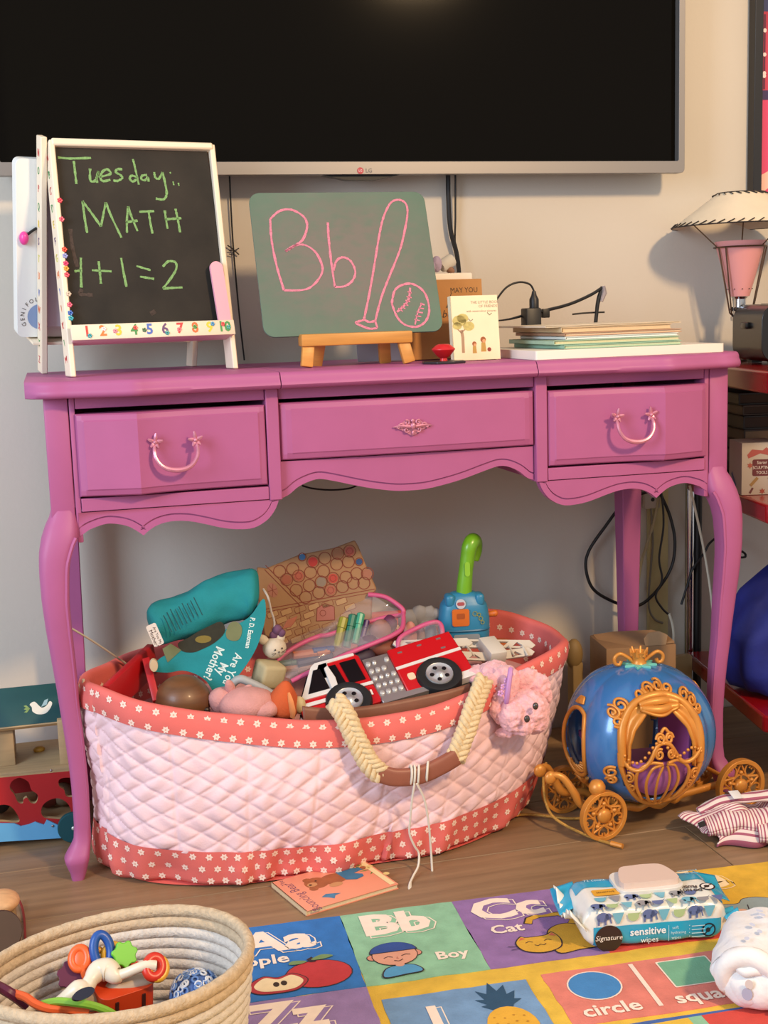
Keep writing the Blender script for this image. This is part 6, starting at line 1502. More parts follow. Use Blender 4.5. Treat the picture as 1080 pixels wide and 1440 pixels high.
# ---- alphabet rug
rug = thing('alphabet_rug', 'bright alphabet play rug with printed letters and pictures', 'rug', (-.1965, -.2570, 0), (0, 0, -2.9))
# rug frame: origin at the corner between the Aa and Bb squares, x along the top edge, y away from the viewer
fab = dict(rough=.95, var=.13, scale=38, bump=.35, bscale=420)
G().box((.372, -.43, .0025), (1.076, .86, .005), b=.001).build('rug_base', mat('d9b23f', name='rug_yellow', **fab), rug)
SW, SH = .1625, .196
ZR = .0052
def sq(x0, x1, y0, y1, c, name='rug_square', z=0):
    g = G(); rn = random.Random(int(x0*1000+y0*77))
    def edge(p, q):
        return [(p[0]+(q[0]-p[0])*k/8+(rn.uniform(-.0012, .0012) if 0 < k else 0), p[1]+(q[1]-p[1])*k/8+(rn.uniform(-.0012, .0012) if 0 < k else 0)) for k in range(8)]
    poly = edge((x0, y0), (x1, y0))+edge((x1, y0), (x1, y1))+edge((x1, y1), (x0, y1))+edge((x0, y1), (x0, y0))
    g.prism(poly, ZR-.0005, ZR+.0006+z); return g.build(name, mat(c, **fab), rug)
def pic(par, name, layers, z0=.0012, o=(0, 0)):
    """flat printed layers: (colour, polygon) or (colour, stroke points, width)"""
    g = G(); ms = []
    for k, l in enumerate(layers):
        m = mat(l[0], rough=.95, var=.06, scale=60, bump=.3, bscale=420)
        if m not in ms: ms.append(m)
        z = ZR+z0+k*.00012
        pts = [(a+o[0], b+o[1]) for a, b in l[1]]
        if len(l) == 3: g.stroke(pts, l[2], z, ms.index(m))
        else: g.flat(pts, z, ms.index(m))
    return g.build(name, ms, par)
def word(par, s, x, y, size, c='ead9c8', bold=.001, sx=1, outline=True, name='printed_letters'):
    g = G(); ms = [mat(c, rough=.95, var=.05, scale=60)]
    g.text(s, size, 0, Tm((x, y, ZR+.0016)), sx=sx, bold=bold)
    o = g.build(name, ms, par)
    if outline:
        g = G(); cu = s
        g.text(s, size, 0, Tm((x+.006, y-.005, ZR+.0013)), sx=sx, bold=bold+.0012); g.build('letter_outline', mat(c, rough=.95), par)
        g = G(); g.text(s, size, 0, Tm((x+.006, y-.005, ZR+.0014)), sx=sx, bold=bold-.0004); g.build('letter_shadow', par.data.materials[0], par)
    return o
def E_(cx, cy, rx, ry, n=22, a0=0, a1=2*PI): return circ(rx, n, cx, cy, ry, a0, a1)
def sm2(p, k=5): return [(q.x, q.y) for q in cr([(a, b, 0) for a, b in p], k, True)]
INK = '33262a'
top = 0
a_ = sq(-SW, 0, -SH, 0, '2c6fb4'); b_ = sq(0, SW, -SH, 0, '86b795'); c_ = sq(SW, 2*SW, -SH, 0, '8a6a9e'); d_ = sq(2*SW, 3*SW+.004, -SH, 0, 'c4463c'); e_ = sq(3*SW+.004, 4*SW+.01, -SH, 0, 'd8ab35'); f_ = sq(4*SW+.01, 5*SW, -SH, 0, 'b06a8a')
z_ = sq(-SW, 0, -2*SH-.004, -SH-.001, '8f78a8')
word(a_, 'Aa', -.096, -.052, .078, bold=.003, sx=1.15); word(a_, 'pple', -.114, -.100, .034, bold=.0008, outline=False)
pic(a_, 'printed_apple', [(INK, E_(-.055, -.128, .044, .035)), ('b8363a', E_(-.055, -.128, .0425, .0335)), (INK, sm2([(-.150, -.140), (-.128, -.118), (-.108, -.124), (-.088, -.118), (-.070, -.138), (-.085, -.160), (-.110, -.164), (-.138, -.160)])), ('a8343a', sm2([(-.1485, -.140), (-.127, -.1195), (-.108, -.1255), (-.089, -.1195), (-.0715, -.138), (-.0855, -.1585), (-.110, -.1625), (-.137, -.1585)])), ('e6d2a8', sm2([(-.140, -.140), (-.125, -.123), (-.108, -.130), (-.090, -.123), (-.077, -.139), (-.088, -.155), (-.110, -.158), (-.132, -.154)])), ('3a2a20', E_(-.112, -.142, .004, .006)), ('3a2a20', E_(-.102, -.141, .004, .006)), (INK, [(-.066, -.090), (-.058, -.084), (-.054, -.098), (-.062, -.098)]), ('6f8a5a', sm2([(-.060, -.092), (-.045, -.082), (-.030, -.088), (-.045, -.094)])), ('6f8a5a', sm2([(-.066, -.094), (-.084, -.090), (-.090, -.098), (-.075, -.100)]))], o=(0.002, -0.022))
word(b_, 'Bb', .070, -.044, .080, bold=.003, sx=1.15); word(b_, 'Boy', .124, -.148, .028, bold=.0008, outline=False)
pic(b_, 'printed_boy', [(INK, E_(.036, -.112, .008, .008)), (INK, E_(.095, -.112, .008, .008)), ('c98a74', E_(.036, -.112, .0068, .0068)), ('c98a74', E_(.095, -.112, .0068, .0068)), (INK, E_(.066, -.112, .031, .027)), ('d2987f', E_(.066, -.112, .0298, .0258)), (INK, E_(.066, -.104, .0325, .026, 22, 0, PI)), ('2c4a8c', E_(.066, -.103, .031, .0245, 22, .02, PI-.02)), (INK, [(.050, -.118), (.056, -.115), (.062, -.118)], .0014), (INK, [(.074, -.117), (.080, -.114), (.086, -.116)], .0014), (INK, [(.062, -.127), (.068, -.130), (.074, -.126)], .0014), ('b06a5a', [(.068, -.119), (.0665, -.123), (.069, -.1235)], .001), (INK, sm2([(.040, -.168), (.046, -.146), (.066, -.140), (.086, -.144), (.094, -.162), (.070, -.166)])), ('4f93bc', sm2([(.042, -.1665), (.0475, -.1475), (.066, -.1415), (.085, -.1455), (.092, -.161), (.070, -.1645)])), ('d2987f', E_(.067, -.140, .006, .005))], o=(-0.015, -0.018))
word(c_, 'Cc', .231, -.042, .080, bold=.003, sx=1.12); word(c_, 'Cat', .214, -.100, .031, bold=.0008, outline=False)
pic(c_, 'printed_cat', [(INK, [(.298, -.110), (.312, -.088), (.296, -.068), (.268, -.066), (.252, -.072), (.246, -.086)], .0125), ('c79a2e', [(.298, -.110), (.311, -.088), (.296, -.069), (.268, -.067), (.253, -.073), (.247, -.085)], .0095), (INK, sm2([(.262, -.118), (.285, -.098), (.310, -.104), (.324, -.140), (.322, -.168), (.290, -.172), (.258, -.172)])), ('c79a2e', sm2([(.264, -.118), (.286, -.0995), (.309, -.1055), (.322, -.140), (.320, -.1665), (.290, -.1705), (.260, -.1705)])), (INK, sm2([(.212, -.136), (.224, -.118), (.232, -.122), (.258, -.122), (.270, -.116), (.276, -.138), (.268, -.160), (.242, -.168), (.218, -.158)])), ('cfa035', sm2([(.214, -.136), (.2245, -.1205), (.232, -.124), (.258, -.124), (.2695, -.1185), (.274, -.138), (.2665, -.1585), (.242, -.166), (.2195, -.1565)])), ('c9644a', [(.219, -.130), (.224, -.122), (.230, -.126)]), ('c9644a', [(.262, -.125), (.269, -.119), (.272, -.129)]), (INK, [(.226, -.138), (.231, -.135), (.236, -.138)], .0014), (INK, [(.252, -.138), (.257, -.135), (.262, -.138)], .0014), (INK, [(.236, -.146), (.240, -.149), (.244, -.146), (.248, -.149), (.252, -.146)], .0013), (INK, [(.200, -.142), (.212, -.144)], .0012), (INK, [(.202, -.152), (.214, -.150)], .0012), ('c79a2e', sm2([(.300, -.160), (.335, -.158), (.338, -.168), (.304, -.172)]))], o=(0.0, -0.008))
word(e_, 'Ee', .525, -.034, .082, c='ecd2a4', bold=.003)
eo = .022
pic(e_, 'printed_elephant', [(INK, sm2([(.512+eo, -.100), (.532+eo, -.088), (.560+eo, -.092), (.575+eo, -.080), (.60+eo, -.082), (.62+eo, -.10), (.62+eo, -.15), (.585+eo, -.155), (.570+eo, -.142), (.535+eo, -.140), (.522+eo, -.132), (.524+eo, -.122), (.516+eo, -.112)])), ('8a9a9c', sm2([(.514+eo, -.101), (.532+eo, -.0895), (.560+eo, -.0935), (.575+eo, -.0815), (.60+eo, -.0835), (.618+eo, -.10), (.618+eo, -.149), (.585+eo, -.1535), (.570+eo, -.1405), (.535+eo, -.1385), (.5235+eo, -.1315), (.5255+eo, -.1215), (.5175+eo, -.112)])), (INK, E_(.538+eo, -.105, .0055, .0045)), ('d0a48e', E_(.556+eo, -.114, .008, .005)), (INK, [(.572+eo, -.10), (.566+eo, -.118), (.574+eo, -.136)], .0014)], o=(-0.035, -0.022))
word(z_, 'Zz', -.108, -.243, .09, bold=.003)
# inner panels below the yellow border
YB = -SH-.026
pin = sq(.012, .198, YB-.205, YB-.010, '6f93b8'); rd = sq(.220, .475, YB-.128, YB-.004, 'd0786a'); bl = sq(.205, .66, YB-.36, YB-.138, '3f5f9c'); cn2 = sq(.48, .66, YB-.128, YB-.004, 'd0786a')
word(pin, '1', .066, YB-.068, .062, bold=.003, outline=True)
PO = (.150-.136, YB-.075+.112)
pic(pin, 'printed_pineapple', [('264a66', [(.124, -.075), (.110, -.062), (.118, -.060), (.106, -.046), (.118, -.048), (.112, -.026), (.124, -.036), (.132, -.010), (.138, -.032), (.150, -.020), (.148, -.042), (.160, -.036), (.154, -.054), (.163, -.056), (.150, -.066), (.146, -.075)]), ('d9a535', E_(.136, -.112, .031, .043)), ]+[('b5812a', E_(.118+.012*(k % 4), -.09-.014*(k//4)-.004*(k % 2), .0016, .0016, 8)) for k in range(16)], o=(.016, YB+.004))
pic(rd, 'printed_circle', [('e9d4c4', E_(.2755, YB-.047, .0345, .034, 30)), ('3f7fb8', E_(.2755, YB-.047, .0325, .032, 30))])
word(rd, 'circle', .276, YB-.103, .034, bold=.0008, outline=False); word(rd, 'square', .403, YB-.103, .034, bold=.0008, outline=False)
pic(rd, 'printed_bar', [('e9d4c4', [(.338, YB-.010), (.336, YB-.112)], .006)])
pic(rd, 'printed_square', [('e9d4c4', rrect(.070, .064, .002, 2, .405, YB-.046)), ('6fa586', rrect(.066, .060, .002, 2, .405, YB-.046))])
pic(bl, 'printed_panel', [('d9b23f', [(.27, YB-.160), (.275, YB-.150), (.305, YB-.158), (.30, YB-.146), (.36, YB-.144), (.36, YB-.30), (.28, YB-.30)]), ('86b795', [(.355, YB-.144), (.372, YB-.144), (.38, YB-.30), (.36, YB-.30)]), ('c4463c', [(.372, YB-.144), (.50, YB-.142), (.52, YB-.30), (.378, YB-.30)])])

# ---- pack of wipes
wpk = thing('wipes_pack', 'white and turquoise pack of sensitive wipes lying on the rug', 'pack', (.190, -.424, .0062), (0, 0, -8.5))
film_w = mat('dfe0d8', .22, name='white_film', bump=.25, bscale=60, coat=.4, var=.02); film_b = mat('2a9fc4', .22, name='turquoise_film', coat=.4, bump=.25, bscale=60)
WL, WD, WH = .196, .100, .058
def pk(u, v):
    """pillow shaped pack: u along the length, v round the section"""
    a = 2*PI*v; e = .42
    k = min(1, min(u, 1-u)/.10); kk = .30+.70*math.sin(PI/2*k)**.7
    c, s_ = math.cos(a), math.sin(a)
    wr = .0016*math.sin(u*60+5*a)*(1-k)+.0007*math.sin(u*25+3*a)
    x = -WL/2+WL*u
    return (x, (WD/2*(.75+.25*kk)+wr)*math.copysign(abs(c)**e, c), WH*.5+(WH/2*kk+wr)*math.copysign(abs(s_)**e, s_)-(0 if k >= 1 else 0))
g = G(); g.grid(pk, 60, 64, cv=True); g.f += [[j for j in range(64)], [59*64+j for j in range(64)][::-1]]; g.m += [0, 0]
wbd = g.build('pack_body', film_w, wpk, sm=60)
def on_pack(u, v, off):
    p = Vector(pk(u, v)); tu = Vector(pk(u+.005, v))-p; tv = Vector(pk(u, v+.003))-p; n = tu.cross(tv).normalized()
    if n.dot(p-Vector((p.x, 0, WH/2))) < 0: n = -n
    return p+n*off
def vz(z):      # section parameter on the near face for a height
    lo, hi = .5, 1.0
    t = (z-WH/2)/(WH/2); a = math.copysign(abs(t)**(1/.42), t)
    return (PI-math.asin(max(-1, min(1, a)))) / (2*PI) if False else .5
def patch(name, u0, u1, v0, v1, m, off=.0006, nu=30, nv=10, par=None):
    g = G(); g.grid(lambda u, v: tuple(on_pack(u0+(u1-u0)*u, v0+(v1-v0)*v, off)), nu, nv); return g.build(name, m, par or wbd, sm=80)
# near face: v from .5 (angle 180) is +x.. section angle 270 = bottom, 180..: y negative is near
patch('blue_band', .07, .95, .4985, .60, film_b, .0007)
patch('blue_wrap', .03, .97, .015, .245, film_b, .0007, 40, 30)
NF = lambda u, z: Tm((-WL/2+WL*u, -WD/2-.0018, z), (90, 0, 0))
g = G(NF(.17, .017)); g.flat(circ(.0185, 28), 0, 0); g.text('Signature', .0098, 1, Tm((0, .001, .0004)), shear=.2); g.build('round_logo', [mat('2e2220', .4), mat('e6e0d8', .4)], wbd)
g = G(NF(.44, .020)); g.text('sensitive', .0142, 0, Tm((0, .003, .0003)), bold=.0003); g.text('wipes', .0105, 0, Tm((.002, -.009, .0003))); g.build('printed_title', mat('dfeaf0', .4), wbd)
g = G(NF(.66, .018)); g.text('soft', .006, 0, Tm((-.006, .007, .0003))); g.text('hydrating', .0055, 0, Tm((-.002, 0, .0003))); g.text('wipes', .0055, 0, Tm((-.005, -.007, .0003))); g.flat(rc(-.0155, -.0150, -.011, .011), .0003)
for k in range(4): g.text('·', .010, 0, Tm((.013, .008-.005*k, .0003))); g.flat(rc(.016, .034, .0065-.005*k, .0075-.005*k), .0003)
g.build('printed_small_text', mat('bfe0ea', .4), wbd)['kind'] = 'stuff'
def sign(M, r):
    g = G(M); g.flat(circ(r, 24), 0, 0); g.flat(circ(r*.78, 24), .0002, 1); g.flat(circ(r*.36, 12, -.1*r, 0), .0003, 0); g.stroke([(-r*.7, -r*.7), (r*.7, r*.7)], r*.18, .0004, 0); return g
sign(NF(.86, .018), .0095).build('warning_sign', [mat('1d2a30', .4), mat('2a9fc4', .4)], wbd)
# printed animals on the top near slope
rn = random.Random(12)
TPT = lambda x, y, rz=0: Tm((x, y, WH+.0012), (0, 0, rz))
def beast(g, k, s):
    if k == 0:      # elephant
        g.flat(circ(.0085*s, 14, 0, .001, .0068*s), 0); g.flat(circ(.0045*s, 10, .0075*s, .002), 0); g.flat(rc(-.007*s, -.004*s, -.010*s, 0), 0); g.flat(rc(.002*s, .005*s, -.010*s, 0), 0); g.flat([(.010*s, .002), (.0125*s, -.008*s), (.0105*s, -.008*s), (.0085*s, 0)], 0)
    elif k == 1:    # whale
        g.flat(circ(.0075*s, 14, 0, 0, .0072*s, PI, 2*PI)+[(.0075*s, .004*s), (-.0075*s, .004*s)], 0); g.flat([(.006*s, .002), (.0125*s, .009*s), (.009*s, .0035*s), (.0135*s, .003*s)], 0)
    else:           # fish
        g.flat([(-.008*s, .006*s), (.008*s, .006*s), (.005*s, -.002*s), (.002*s, -.009*s), (-.002*s, -.009*s), (-.005*s, -.002*s)], 0)
cols = ['5f6f9c', 'a9c08a', '6fb0c4', '8f8f94']
for row, (y, z_off, th) in enumerate(((-.044, 0, 0), (-.024, 0, 0))):
    for k in range(9):
        x = -.078+.0205*k+.010*(row % 2)
        if x > .066 and row: continue
        g = G(TPT(x, y)); beast(g, (k+row) % 3, 1.0); g.build('printed_animal', mat(cols[(k+row*2) % 4], .4), wbd)
for k in range(8):
    g = G(NF(.13+.105*k, .046)); beast(g, [0, 2, 1][k % 3], 1.0); g.build('printed_animal', mat(['5f6f9c', '6fb0c4', 'a9c08a'][k % 3], .4), wbd)
g = sign(TPT(.083, -.012, -8), .0105); g.build('warning_sign', [mat('2a2622', .4), mat('e6e2da', .4)], wbd)
g = G(TPT(.058, -.014, 174)); g.text('DO NOT', .0095, 0, Tm((0, .005, .0004)), sx=.8, bold=.0004); g.text('FLUSH', .0095, 0, Tm((0, -.005, .0004)), sx=.8, bold=.0004); g.build('printed_warning', mat('3a3430', .4), wbd)
g = G(TPT(-.056, -.006, 2)); g.flat(rrect(.036, .018, .003, 4), .0002, 0); g.text('SENSITIVE', .0058, 1, Tm((0, 0, .0005))); g.build('yellow_label', [mat('d9a030', .4), mat('6a4a20', .4)], wbd)
# flip lid
g = G(Tm((.006, .014, WH-.001), (0, 0, 1))); g.prism(rrect(.092, .062, .016, 6), 0, .006); ld = g.build('lid_frame', mat('d9d6cf', .35, name='lid_white'), wpk, bev=.002)
g = G(Tm((.006, .016, WH+.005), (0, 0, 1))); g.prism(sm2([(-.040, -.020), (-.030, .022), (-.010, .028), (.012, .029), (.032, .022), (.041, -.018), (.02, -.024), (-.02, -.025)], 4), 0, .008); g.build('lid', mat('d6bfb2', .35, name='lid_cream'), wpk, bev=.0025)
# crimped ends
for s in (-1, 1):
    g = G()
    def fin(u, v, s=s):
        y = -.052+.104*u
        return (s*(WL/2-.004+.020*v), y*(1-.1*v), .030+.012*math.sin(u*7+1)*v+.005*math.sin(u*31)*v+.010*v*(1 if s < 0 else -.6))
    g.grid(fin, 40, 8); g.build('crimped_end', film_w if s < 0 else film_b, wpk, solid=.0008, sm=80)
g = G(Tm((-.062, .030, WH+.0015))); g.text('72 count', .0085, 0, Tm((0, 0, .0006))); g.build('printed_count', mat('bfe0ea', .4), wbd)
g = G(Tm((.072, .034, WH+.0015))); g.text('unscented', .007, 0, Tm((0, .004, .0006))); g.text('for baby', .006, 0, Tm((.004, -.004, .0006))); g.build('printed_small_text', mat('9fd6e6', .4), wbd)
for s in (-1, 1):
    g = G(); g.grid(lambda u, v, s=s: (s*(WL/2-.012+.032*v), .004+.050*u-.006*v*(1-u), .040+.012*u-.012*v+.002*math.sin(u*5+v*2)), 16, 10); g.build('turquoise_flap', film_b, wpk, solid=.001, sm=80)

# ---- rolled nappy
nap = mat('e4e4e4', .8, name='white_nappy', var=.03, bump=.35, bscale=140)
NP = Vector((.253, -.600, 0))
nd = thing('rolled_nappy', 'rolled white nappy lying on the rug beside the wipes', 'nappy', (NP.x, NP.y, .006), (0, 0, 52))
nd.scale = (1.05, 1.05, 1.05)
def roll_(u, v):
    a = 2*PI*v
    t = [0, .004, .012, .022, .034, .046, .055, .060][0] if False else u
    x = -.066+.128*t
    e0 = min(1, t/.16); cap = math.sqrt(max(0, 1-(1-e0)**2)) if t < .16 else 1
    r_ = .040*(1+.05*math.sin(3*a+1)+.03*math.sin(5*a+6*u)+.02*math.sin(9*a+14*u))*(.93+.07*math.sin(PI*u))*(.45+.55*cap if t > 0 else .40)
    return (x+(.006*math.cos(a-1) if t < .1 else 0), r_*1.12*math.cos(a), .036+r_*.90*math.sin(a))
g = G(); g.grid(roll_, 44, 48, cv=True); g.f += [[43*48+j for j in range(48)][::-1], [j for j in range(48)]]; g.m += [0, 0]
rb = g.build('outer_wrap', nap, nd, sm=80, disp=(.004, .025))
g = G(); g.tube([(-.056, .030*math.cos(a), .036+.027*math.sin(a)) for a in [R(-40+12*k) for k in range(20)]], [.004+.0085*math.sin(PI*(k+.5)/20)**.6 for k in range(20)], 12); g.build('rolled_edge', nap, nd, sm=80, disp=(.005, .02))
g = G(); g.tube([(-.060, .014, .052), (-.064, .004, .049), (-.062, -.008, .052), (-.058, -.018, .046)], [.003, .006, .006, .003], 10, sm=4); g.build('inner_fold', nap, nd, sm=80)
g = G(); g.ell((-.060, -.002, .028), (.012, .024, .019), n=20, m=14); g.build('soft_core', nap, nd, disp=(.005, .02), sm=80)
g = G(Tm((-.0735, .000, .028), (90, 0, -90))); g.flat(circ(.0045, 14, .002, .012, .006), .0, 0); g.flat(circ(.006, 14, 0, 0, .0075), 0, 1); g.build('printed_figure', [mat('d2c9c2', .8), mat('a9adc4', .8)], nd)
g = G(); g.grid(lambda u, v: (-.066+.040*u, -.026-.016*v+.004*math.sin(u*6), .004+.012*v+.002*math.sin(u*9+2)), 14, 6); g.build('side_tab', nap, nd, solid=.003, sm=80)
for k in range(5):
    g = G(Tm((-.035+.02*k, -.012*0, .0735+.0018), (0, 0, 20*k))); g.flat(circ(.0045, 10, 0, (-.006 if k % 2 else .006), .003), 0); g.build('printed_cloud', mat('c3cbe0', .8), rb)

# ---- striped cloth
stp = bpy.data.materials.new('red_white_stripes'); stp.use_nodes = True
nt = stp.node_tree; b = nt.nodes['Principled BSDF']; b.inputs['Roughness'].default_value = .9
uv = nt.nodes.new('ShaderNodeUVMap'); sx_ = nt.nodes.new('ShaderNodeSeparateXYZ'); mth = nt.nodes.new('ShaderNodeMath'); mth.operation = 'FRACT'; gt = nt.nodes.new('ShaderNodeMath'); gt.operation = 'GREATER_THAN'; gt.inputs[1].default_value = .42
mx = nt.nodes.new('ShaderNodeMix'); mx.data_type = 'RGBA'; mx.inputs[6].default_value = (*lin('a0566a'), 1); mx.inputs[7].default_value = (*lin('e2cfc6'), 1)
nt.links.new(uv.outputs[0], sx_.inputs[0]); nt.links.new(sx_.outputs[0], mth.inputs[0]); nt.links.new(mth.outputs[0], gt.inputs[0]); nt.links.new(gt.outputs[0], mx.inputs[0]); nt.links.new(mx.outputs[2], b.inputs['Base Color'])
clo = thing('striped_trousers', 'crumpled red and white striped baby trousers by the carriage wheel', 'clothing', (0.4791, -0.1514, 0))
CP = Vector((0.5036, -0.1446, 0))+Vector((0, -.012, 0))
def cloth_piece(name, fn, nu, nv, freq, along_u, solid=.003):
    g = G(Tm(CP)); g.grid(fn, nu, nv); o = g.build(name, stp, clo, world=True, sm=80, solid=solid)
    uvl = o.data.uv_layers.new(name='UVMap')
    for poly in o.data.polygons:
        for li in poly.loop_indices:
            vi = o.data.loops[li].vertex_index; i, j = vi//nv, vi % nv
            uvl.data[li].uv = ((i/(nu-1) if along_u else j/(nv-1))*freq, 0)
    return o
def fold1(u, v):    # main crumpled mound
    x = -.098+.245*u; y = -.066+.112*v
    h = (math.sin(PI*min(1, max(0, .04+u*.96)))**.35)*(math.sin(PI*v)**.5)
    z = .003+.050*h*(.80+.20*math.sin(7*u+2.2*v)+.20*math.sin(17*u-6*v)+.14*math.sin(13*v+5*u))
    return (x+.014*math.sin(6*v+1)+.006*math.sin(19*v), y+.010*math.sin(9*u+2)+.006*math.sin(21*u), max(.003, z))
cloth_piece('crumpled_leg', fold1, 70, 50, 30, False)
def tubef(ax, r0, r1, ov=.75):
    C = cr(ax, 8)
    def fn(u, v):
        i = u*(len(C)-1); k = min(int(i), len(C)-2); p = C[k].lerp(C[k+1], i-k); t = (C[k+1]-C[k]).normalized()
        sd = Vector((t.y, -t.x, 0)).normalized(); up = sd.cross(t)
        if up.z < 0: up = -up
        a = 2*PI*v; r = r0+(r1-r0)*u; w = 1+.10*math.sin(14*u+2*a)+.06*math.sin(25*u-3*a)
        q = p+sd*r*w*math.cos(a)+up*r*ov*w*math.sin(a)
        return (q.x, q.y, max(q.z, .003))
    return fn
cloth_piece('trouser_leg', tubef([(-.088, -.024, .022), (-.05, -.036, .030), (-.005, -.048, .030), (.05, -.060, .028)], .020, .028), 60, 40, 26, True)
cloth_piece('trouser_leg', tubef([(-.02, -.060, .020), (.03, -.080, .024), (.08, -.085, .026), (.13, -.08, .026)], .024, .030), 60, 40, 26, True)
cloth_piece('trouser_leg', tubef([(.0, -.068, .016), (.04, -.080, .018), (.08, -.084, .018), (.12, -.082, .018)], .018, .022), 50, 36, 22, True)
cloth_piece('waistband', tubef([(-.085, .006, .036), (-.05, .002, .050), (-.01, -.006, .054), (.04, -.012, .055), (.10, -.014, .052)], .010, .013, .7), 50, 16, 5, False)
g = G(Tm(CP+Vector((-.028, -.010, .0635)), (28, 8, 12))); g.box((0, 0, 0), (.020, .017, .0015), b=.0005); g.build('white_label', mat('d6d6d6', .8), clo, world=True)
g = G(Tm(CP+Vector((-.104, -.040, .036)), (60, 0, 20))); g.box((0, 0, 0), (.014, .008, .0015)); g.build('black_label', mat('1e1c1e', .8), clo, world=True)

# ---- small wooden pull toy with a red string at the left edge
PT = Vector((-.665, -.175, 0))
pt = thing('pull_toy', 'small wooden pull toy with dark wheels at the left edge', 'pull toy', PT)
pw = mat('d0a070', .45, name='pale_wood', var=.12, wood=(1, 6, 6)); brw = mat('3b241c', .4, name='dark_brown_wheel', var=.1)
g = G(Tm((-0.6557, -0.1424, 0.045))); g.ell((0, 0, 0), (.026, .03, .014), n=24, m=14); g.build('body', pw, pt, world=True, sm=80)
g = G(Tm((-0.6492, -0.1443, 0.03))); g.box((0, 0, -.006), (.026, .03, .024), b=.005); g.build('foot_block', mat('8f744c', .6, var=.1), pt, world=True)
W_ = Vector((-0.6541, -0.2017, 0.029)); g = G(Tm(W_, (62, 0, 28))); g.lathe([(0, -.007), (.026, -.007), (.028, -.004), (.028, .004), (.026, .007), (0, .007)], 32); g.build('wheel', brw, pt, world=True, sm=40)
g = G(Tm(Vector((-0.6604, -0.1573, 0.04)))); g.ell((0, 0, 0), (.010, .008, .007), n=12, m=8); g.build('red_bead', mat('8f2a1c', .3), pt, world=True)
cable('string', 'dark red string curling round the wooden pull toy', [(-0.6577, -0.0856, 0.03), (-0.6461, -0.0652, 0.02), (-0.6371, -0.0589, 0.008), (-0.631, -0.081, 0.004), (-0.6274, -0.1239, 0.003), (-0.6257, -0.1686, 0.003), (-0.6264, -0.1897, 0.003), (-0.6391, -0.2104, 0.003), (-0.6571, -0.2268, 0.003), (-0.6703, -0.2383, 0.003)], .0018, mat('7a1f18', .7, name='red_string'), cat='string')

# ---- rope basket in front
RBc = Vector((-.514, -.618, 0)); RBz = .174
rb_ = thing('rope_basket', 'tan and white coiled rope basket in the foreground', 'basket', (RBc.x, RBc.y, 0))
tanR = mat('c2ab8c', .95, name='tan_rope', var=.14, scale=160, bump=.8, bscale=300); whR = mat('cfc5b8', .95, name='white_rope', var=.10, scale=160, bump=.8, bscale=300)
n_r = 15; cr_ = .0064
for k in range(n_r):
    z = .007+k*(RBz-.007)/(n_r-1); q = k/(n_r-1)
    r_ = .107+.0245*q**.8
    g = G(); m_ = 120
    pts = []
    for i in range(m_):
        a = 2*PI*i/m_
        pts.append((r_*1.06*math.cos(a)*(1+.012*math.sin(2*a+1)), r_*.87*math.sin(a)*(1+.01*math.sin(3*a)), z+.004*math.sin(a+2.3)*q+.003*math.sin(2*a)*q))
    g.tube(pts, [cr_*(1.0+.05*math.sin(i*2.1)) for i in range(m_)], 8, closed=True, flatten=1.15)
    g.build('rope_coil', whR if 5 <= k < 13 else tanR, rb_, sm=80)
g = G()
for k in range(8): g.tube([((.008+.012*k)*math.cos(a), (.008+.012*k)*math.sin(a), .0062) for a in [2*PI*i/40 for i in range(40)]], .0062, 6, closed=True)
g.build('base_coil', tanR, rb_, sm=80)['kind'] = 'stuff'

RM_ = .125
def lk(name, label, cat='toy link'): return thing(name, label, cat, (RBc.x, RBc.y, .1))
def ringt(c, rx, ry, r, col, tilt, n=26, name='link_ring', par=None, fl=1):
    g = G(Tm(c, tilt)); g.tube([(rx*math.cos(a), ry*math.sin(a), 0) for a in [2*PI*i/n for i in range(n)]], r, 10, closed=True, flatten=fl)
    return g.build(name, mat(col, .35), par, world=True, sm=80) if par else g.build(name, mat(col, .35), sm=80)
tag(ringt((-0.5264, -0.5745, 0.168), .009, .017, .0052, '1f4f9a', (62, 0, 12), name='toy_link'), 'dark blue oval toy link standing in the rope basket', 'toy link')
o = lk('spoon_link', 'orange spoon shaped toy link in the rope basket')
ringt((-0.5508, -0.5745, 0.163), .0085, .011, .0045, 'e8622a', (55, 0, -10), par=o); G(Tm((-0.5508, -0.5745, 0.163), (55, 0, -10))).ell((0, 0, 0), (.0085, .011, .003)).build('bowl', mat('e8622a', .35), o, world=True)
G().tube([(-0.5491, -0.5798, 0.158), (-0.5467, -0.5826, 0.15), (-0.5436, -0.5833, 0.14)], [.004, .0045, .005], 10, sm=3).build('stem', mat('e8622a', .35), o, world=True)
g = G(Tm((-0.5036, -0.5842, 0.165), (60, 0, 15))); g.prism([((.0145 if k % 4 < 2 else .012)*math.cos(2*PI*k/28), (.0145 if k % 4 < 2 else .012)*math.sin(2*PI*k/28)) for k in range(28)], -.003, .003); tag(g.build('toy_link', mat('66b82e', .35), bev=.001), 'green cogged toy link in the rope basket', 'toy link')
tag(ringt((-0.5155, -0.5737, 0.16), .010, .012, .0035, 'd9a52a', (60, 0, 0), name='toy_link'), 'yellow ring half hidden behind the blue toy link', 'toy link')
tag(ringt((-0.5317, -0.5716, 0.155), .010, .012, .0035, 'd49a2e', (60, 0, 10), name='toy_link'), 'yellow ring peeking out left of the blue toy link', 'toy link')
tag(ringt((-0.5097, -0.5755, 0.145), .013, .010, .005, 'c23c22', (40, 0, 0), name='toy_link'), 'red ring lying behind the white rattle', 'toy link')
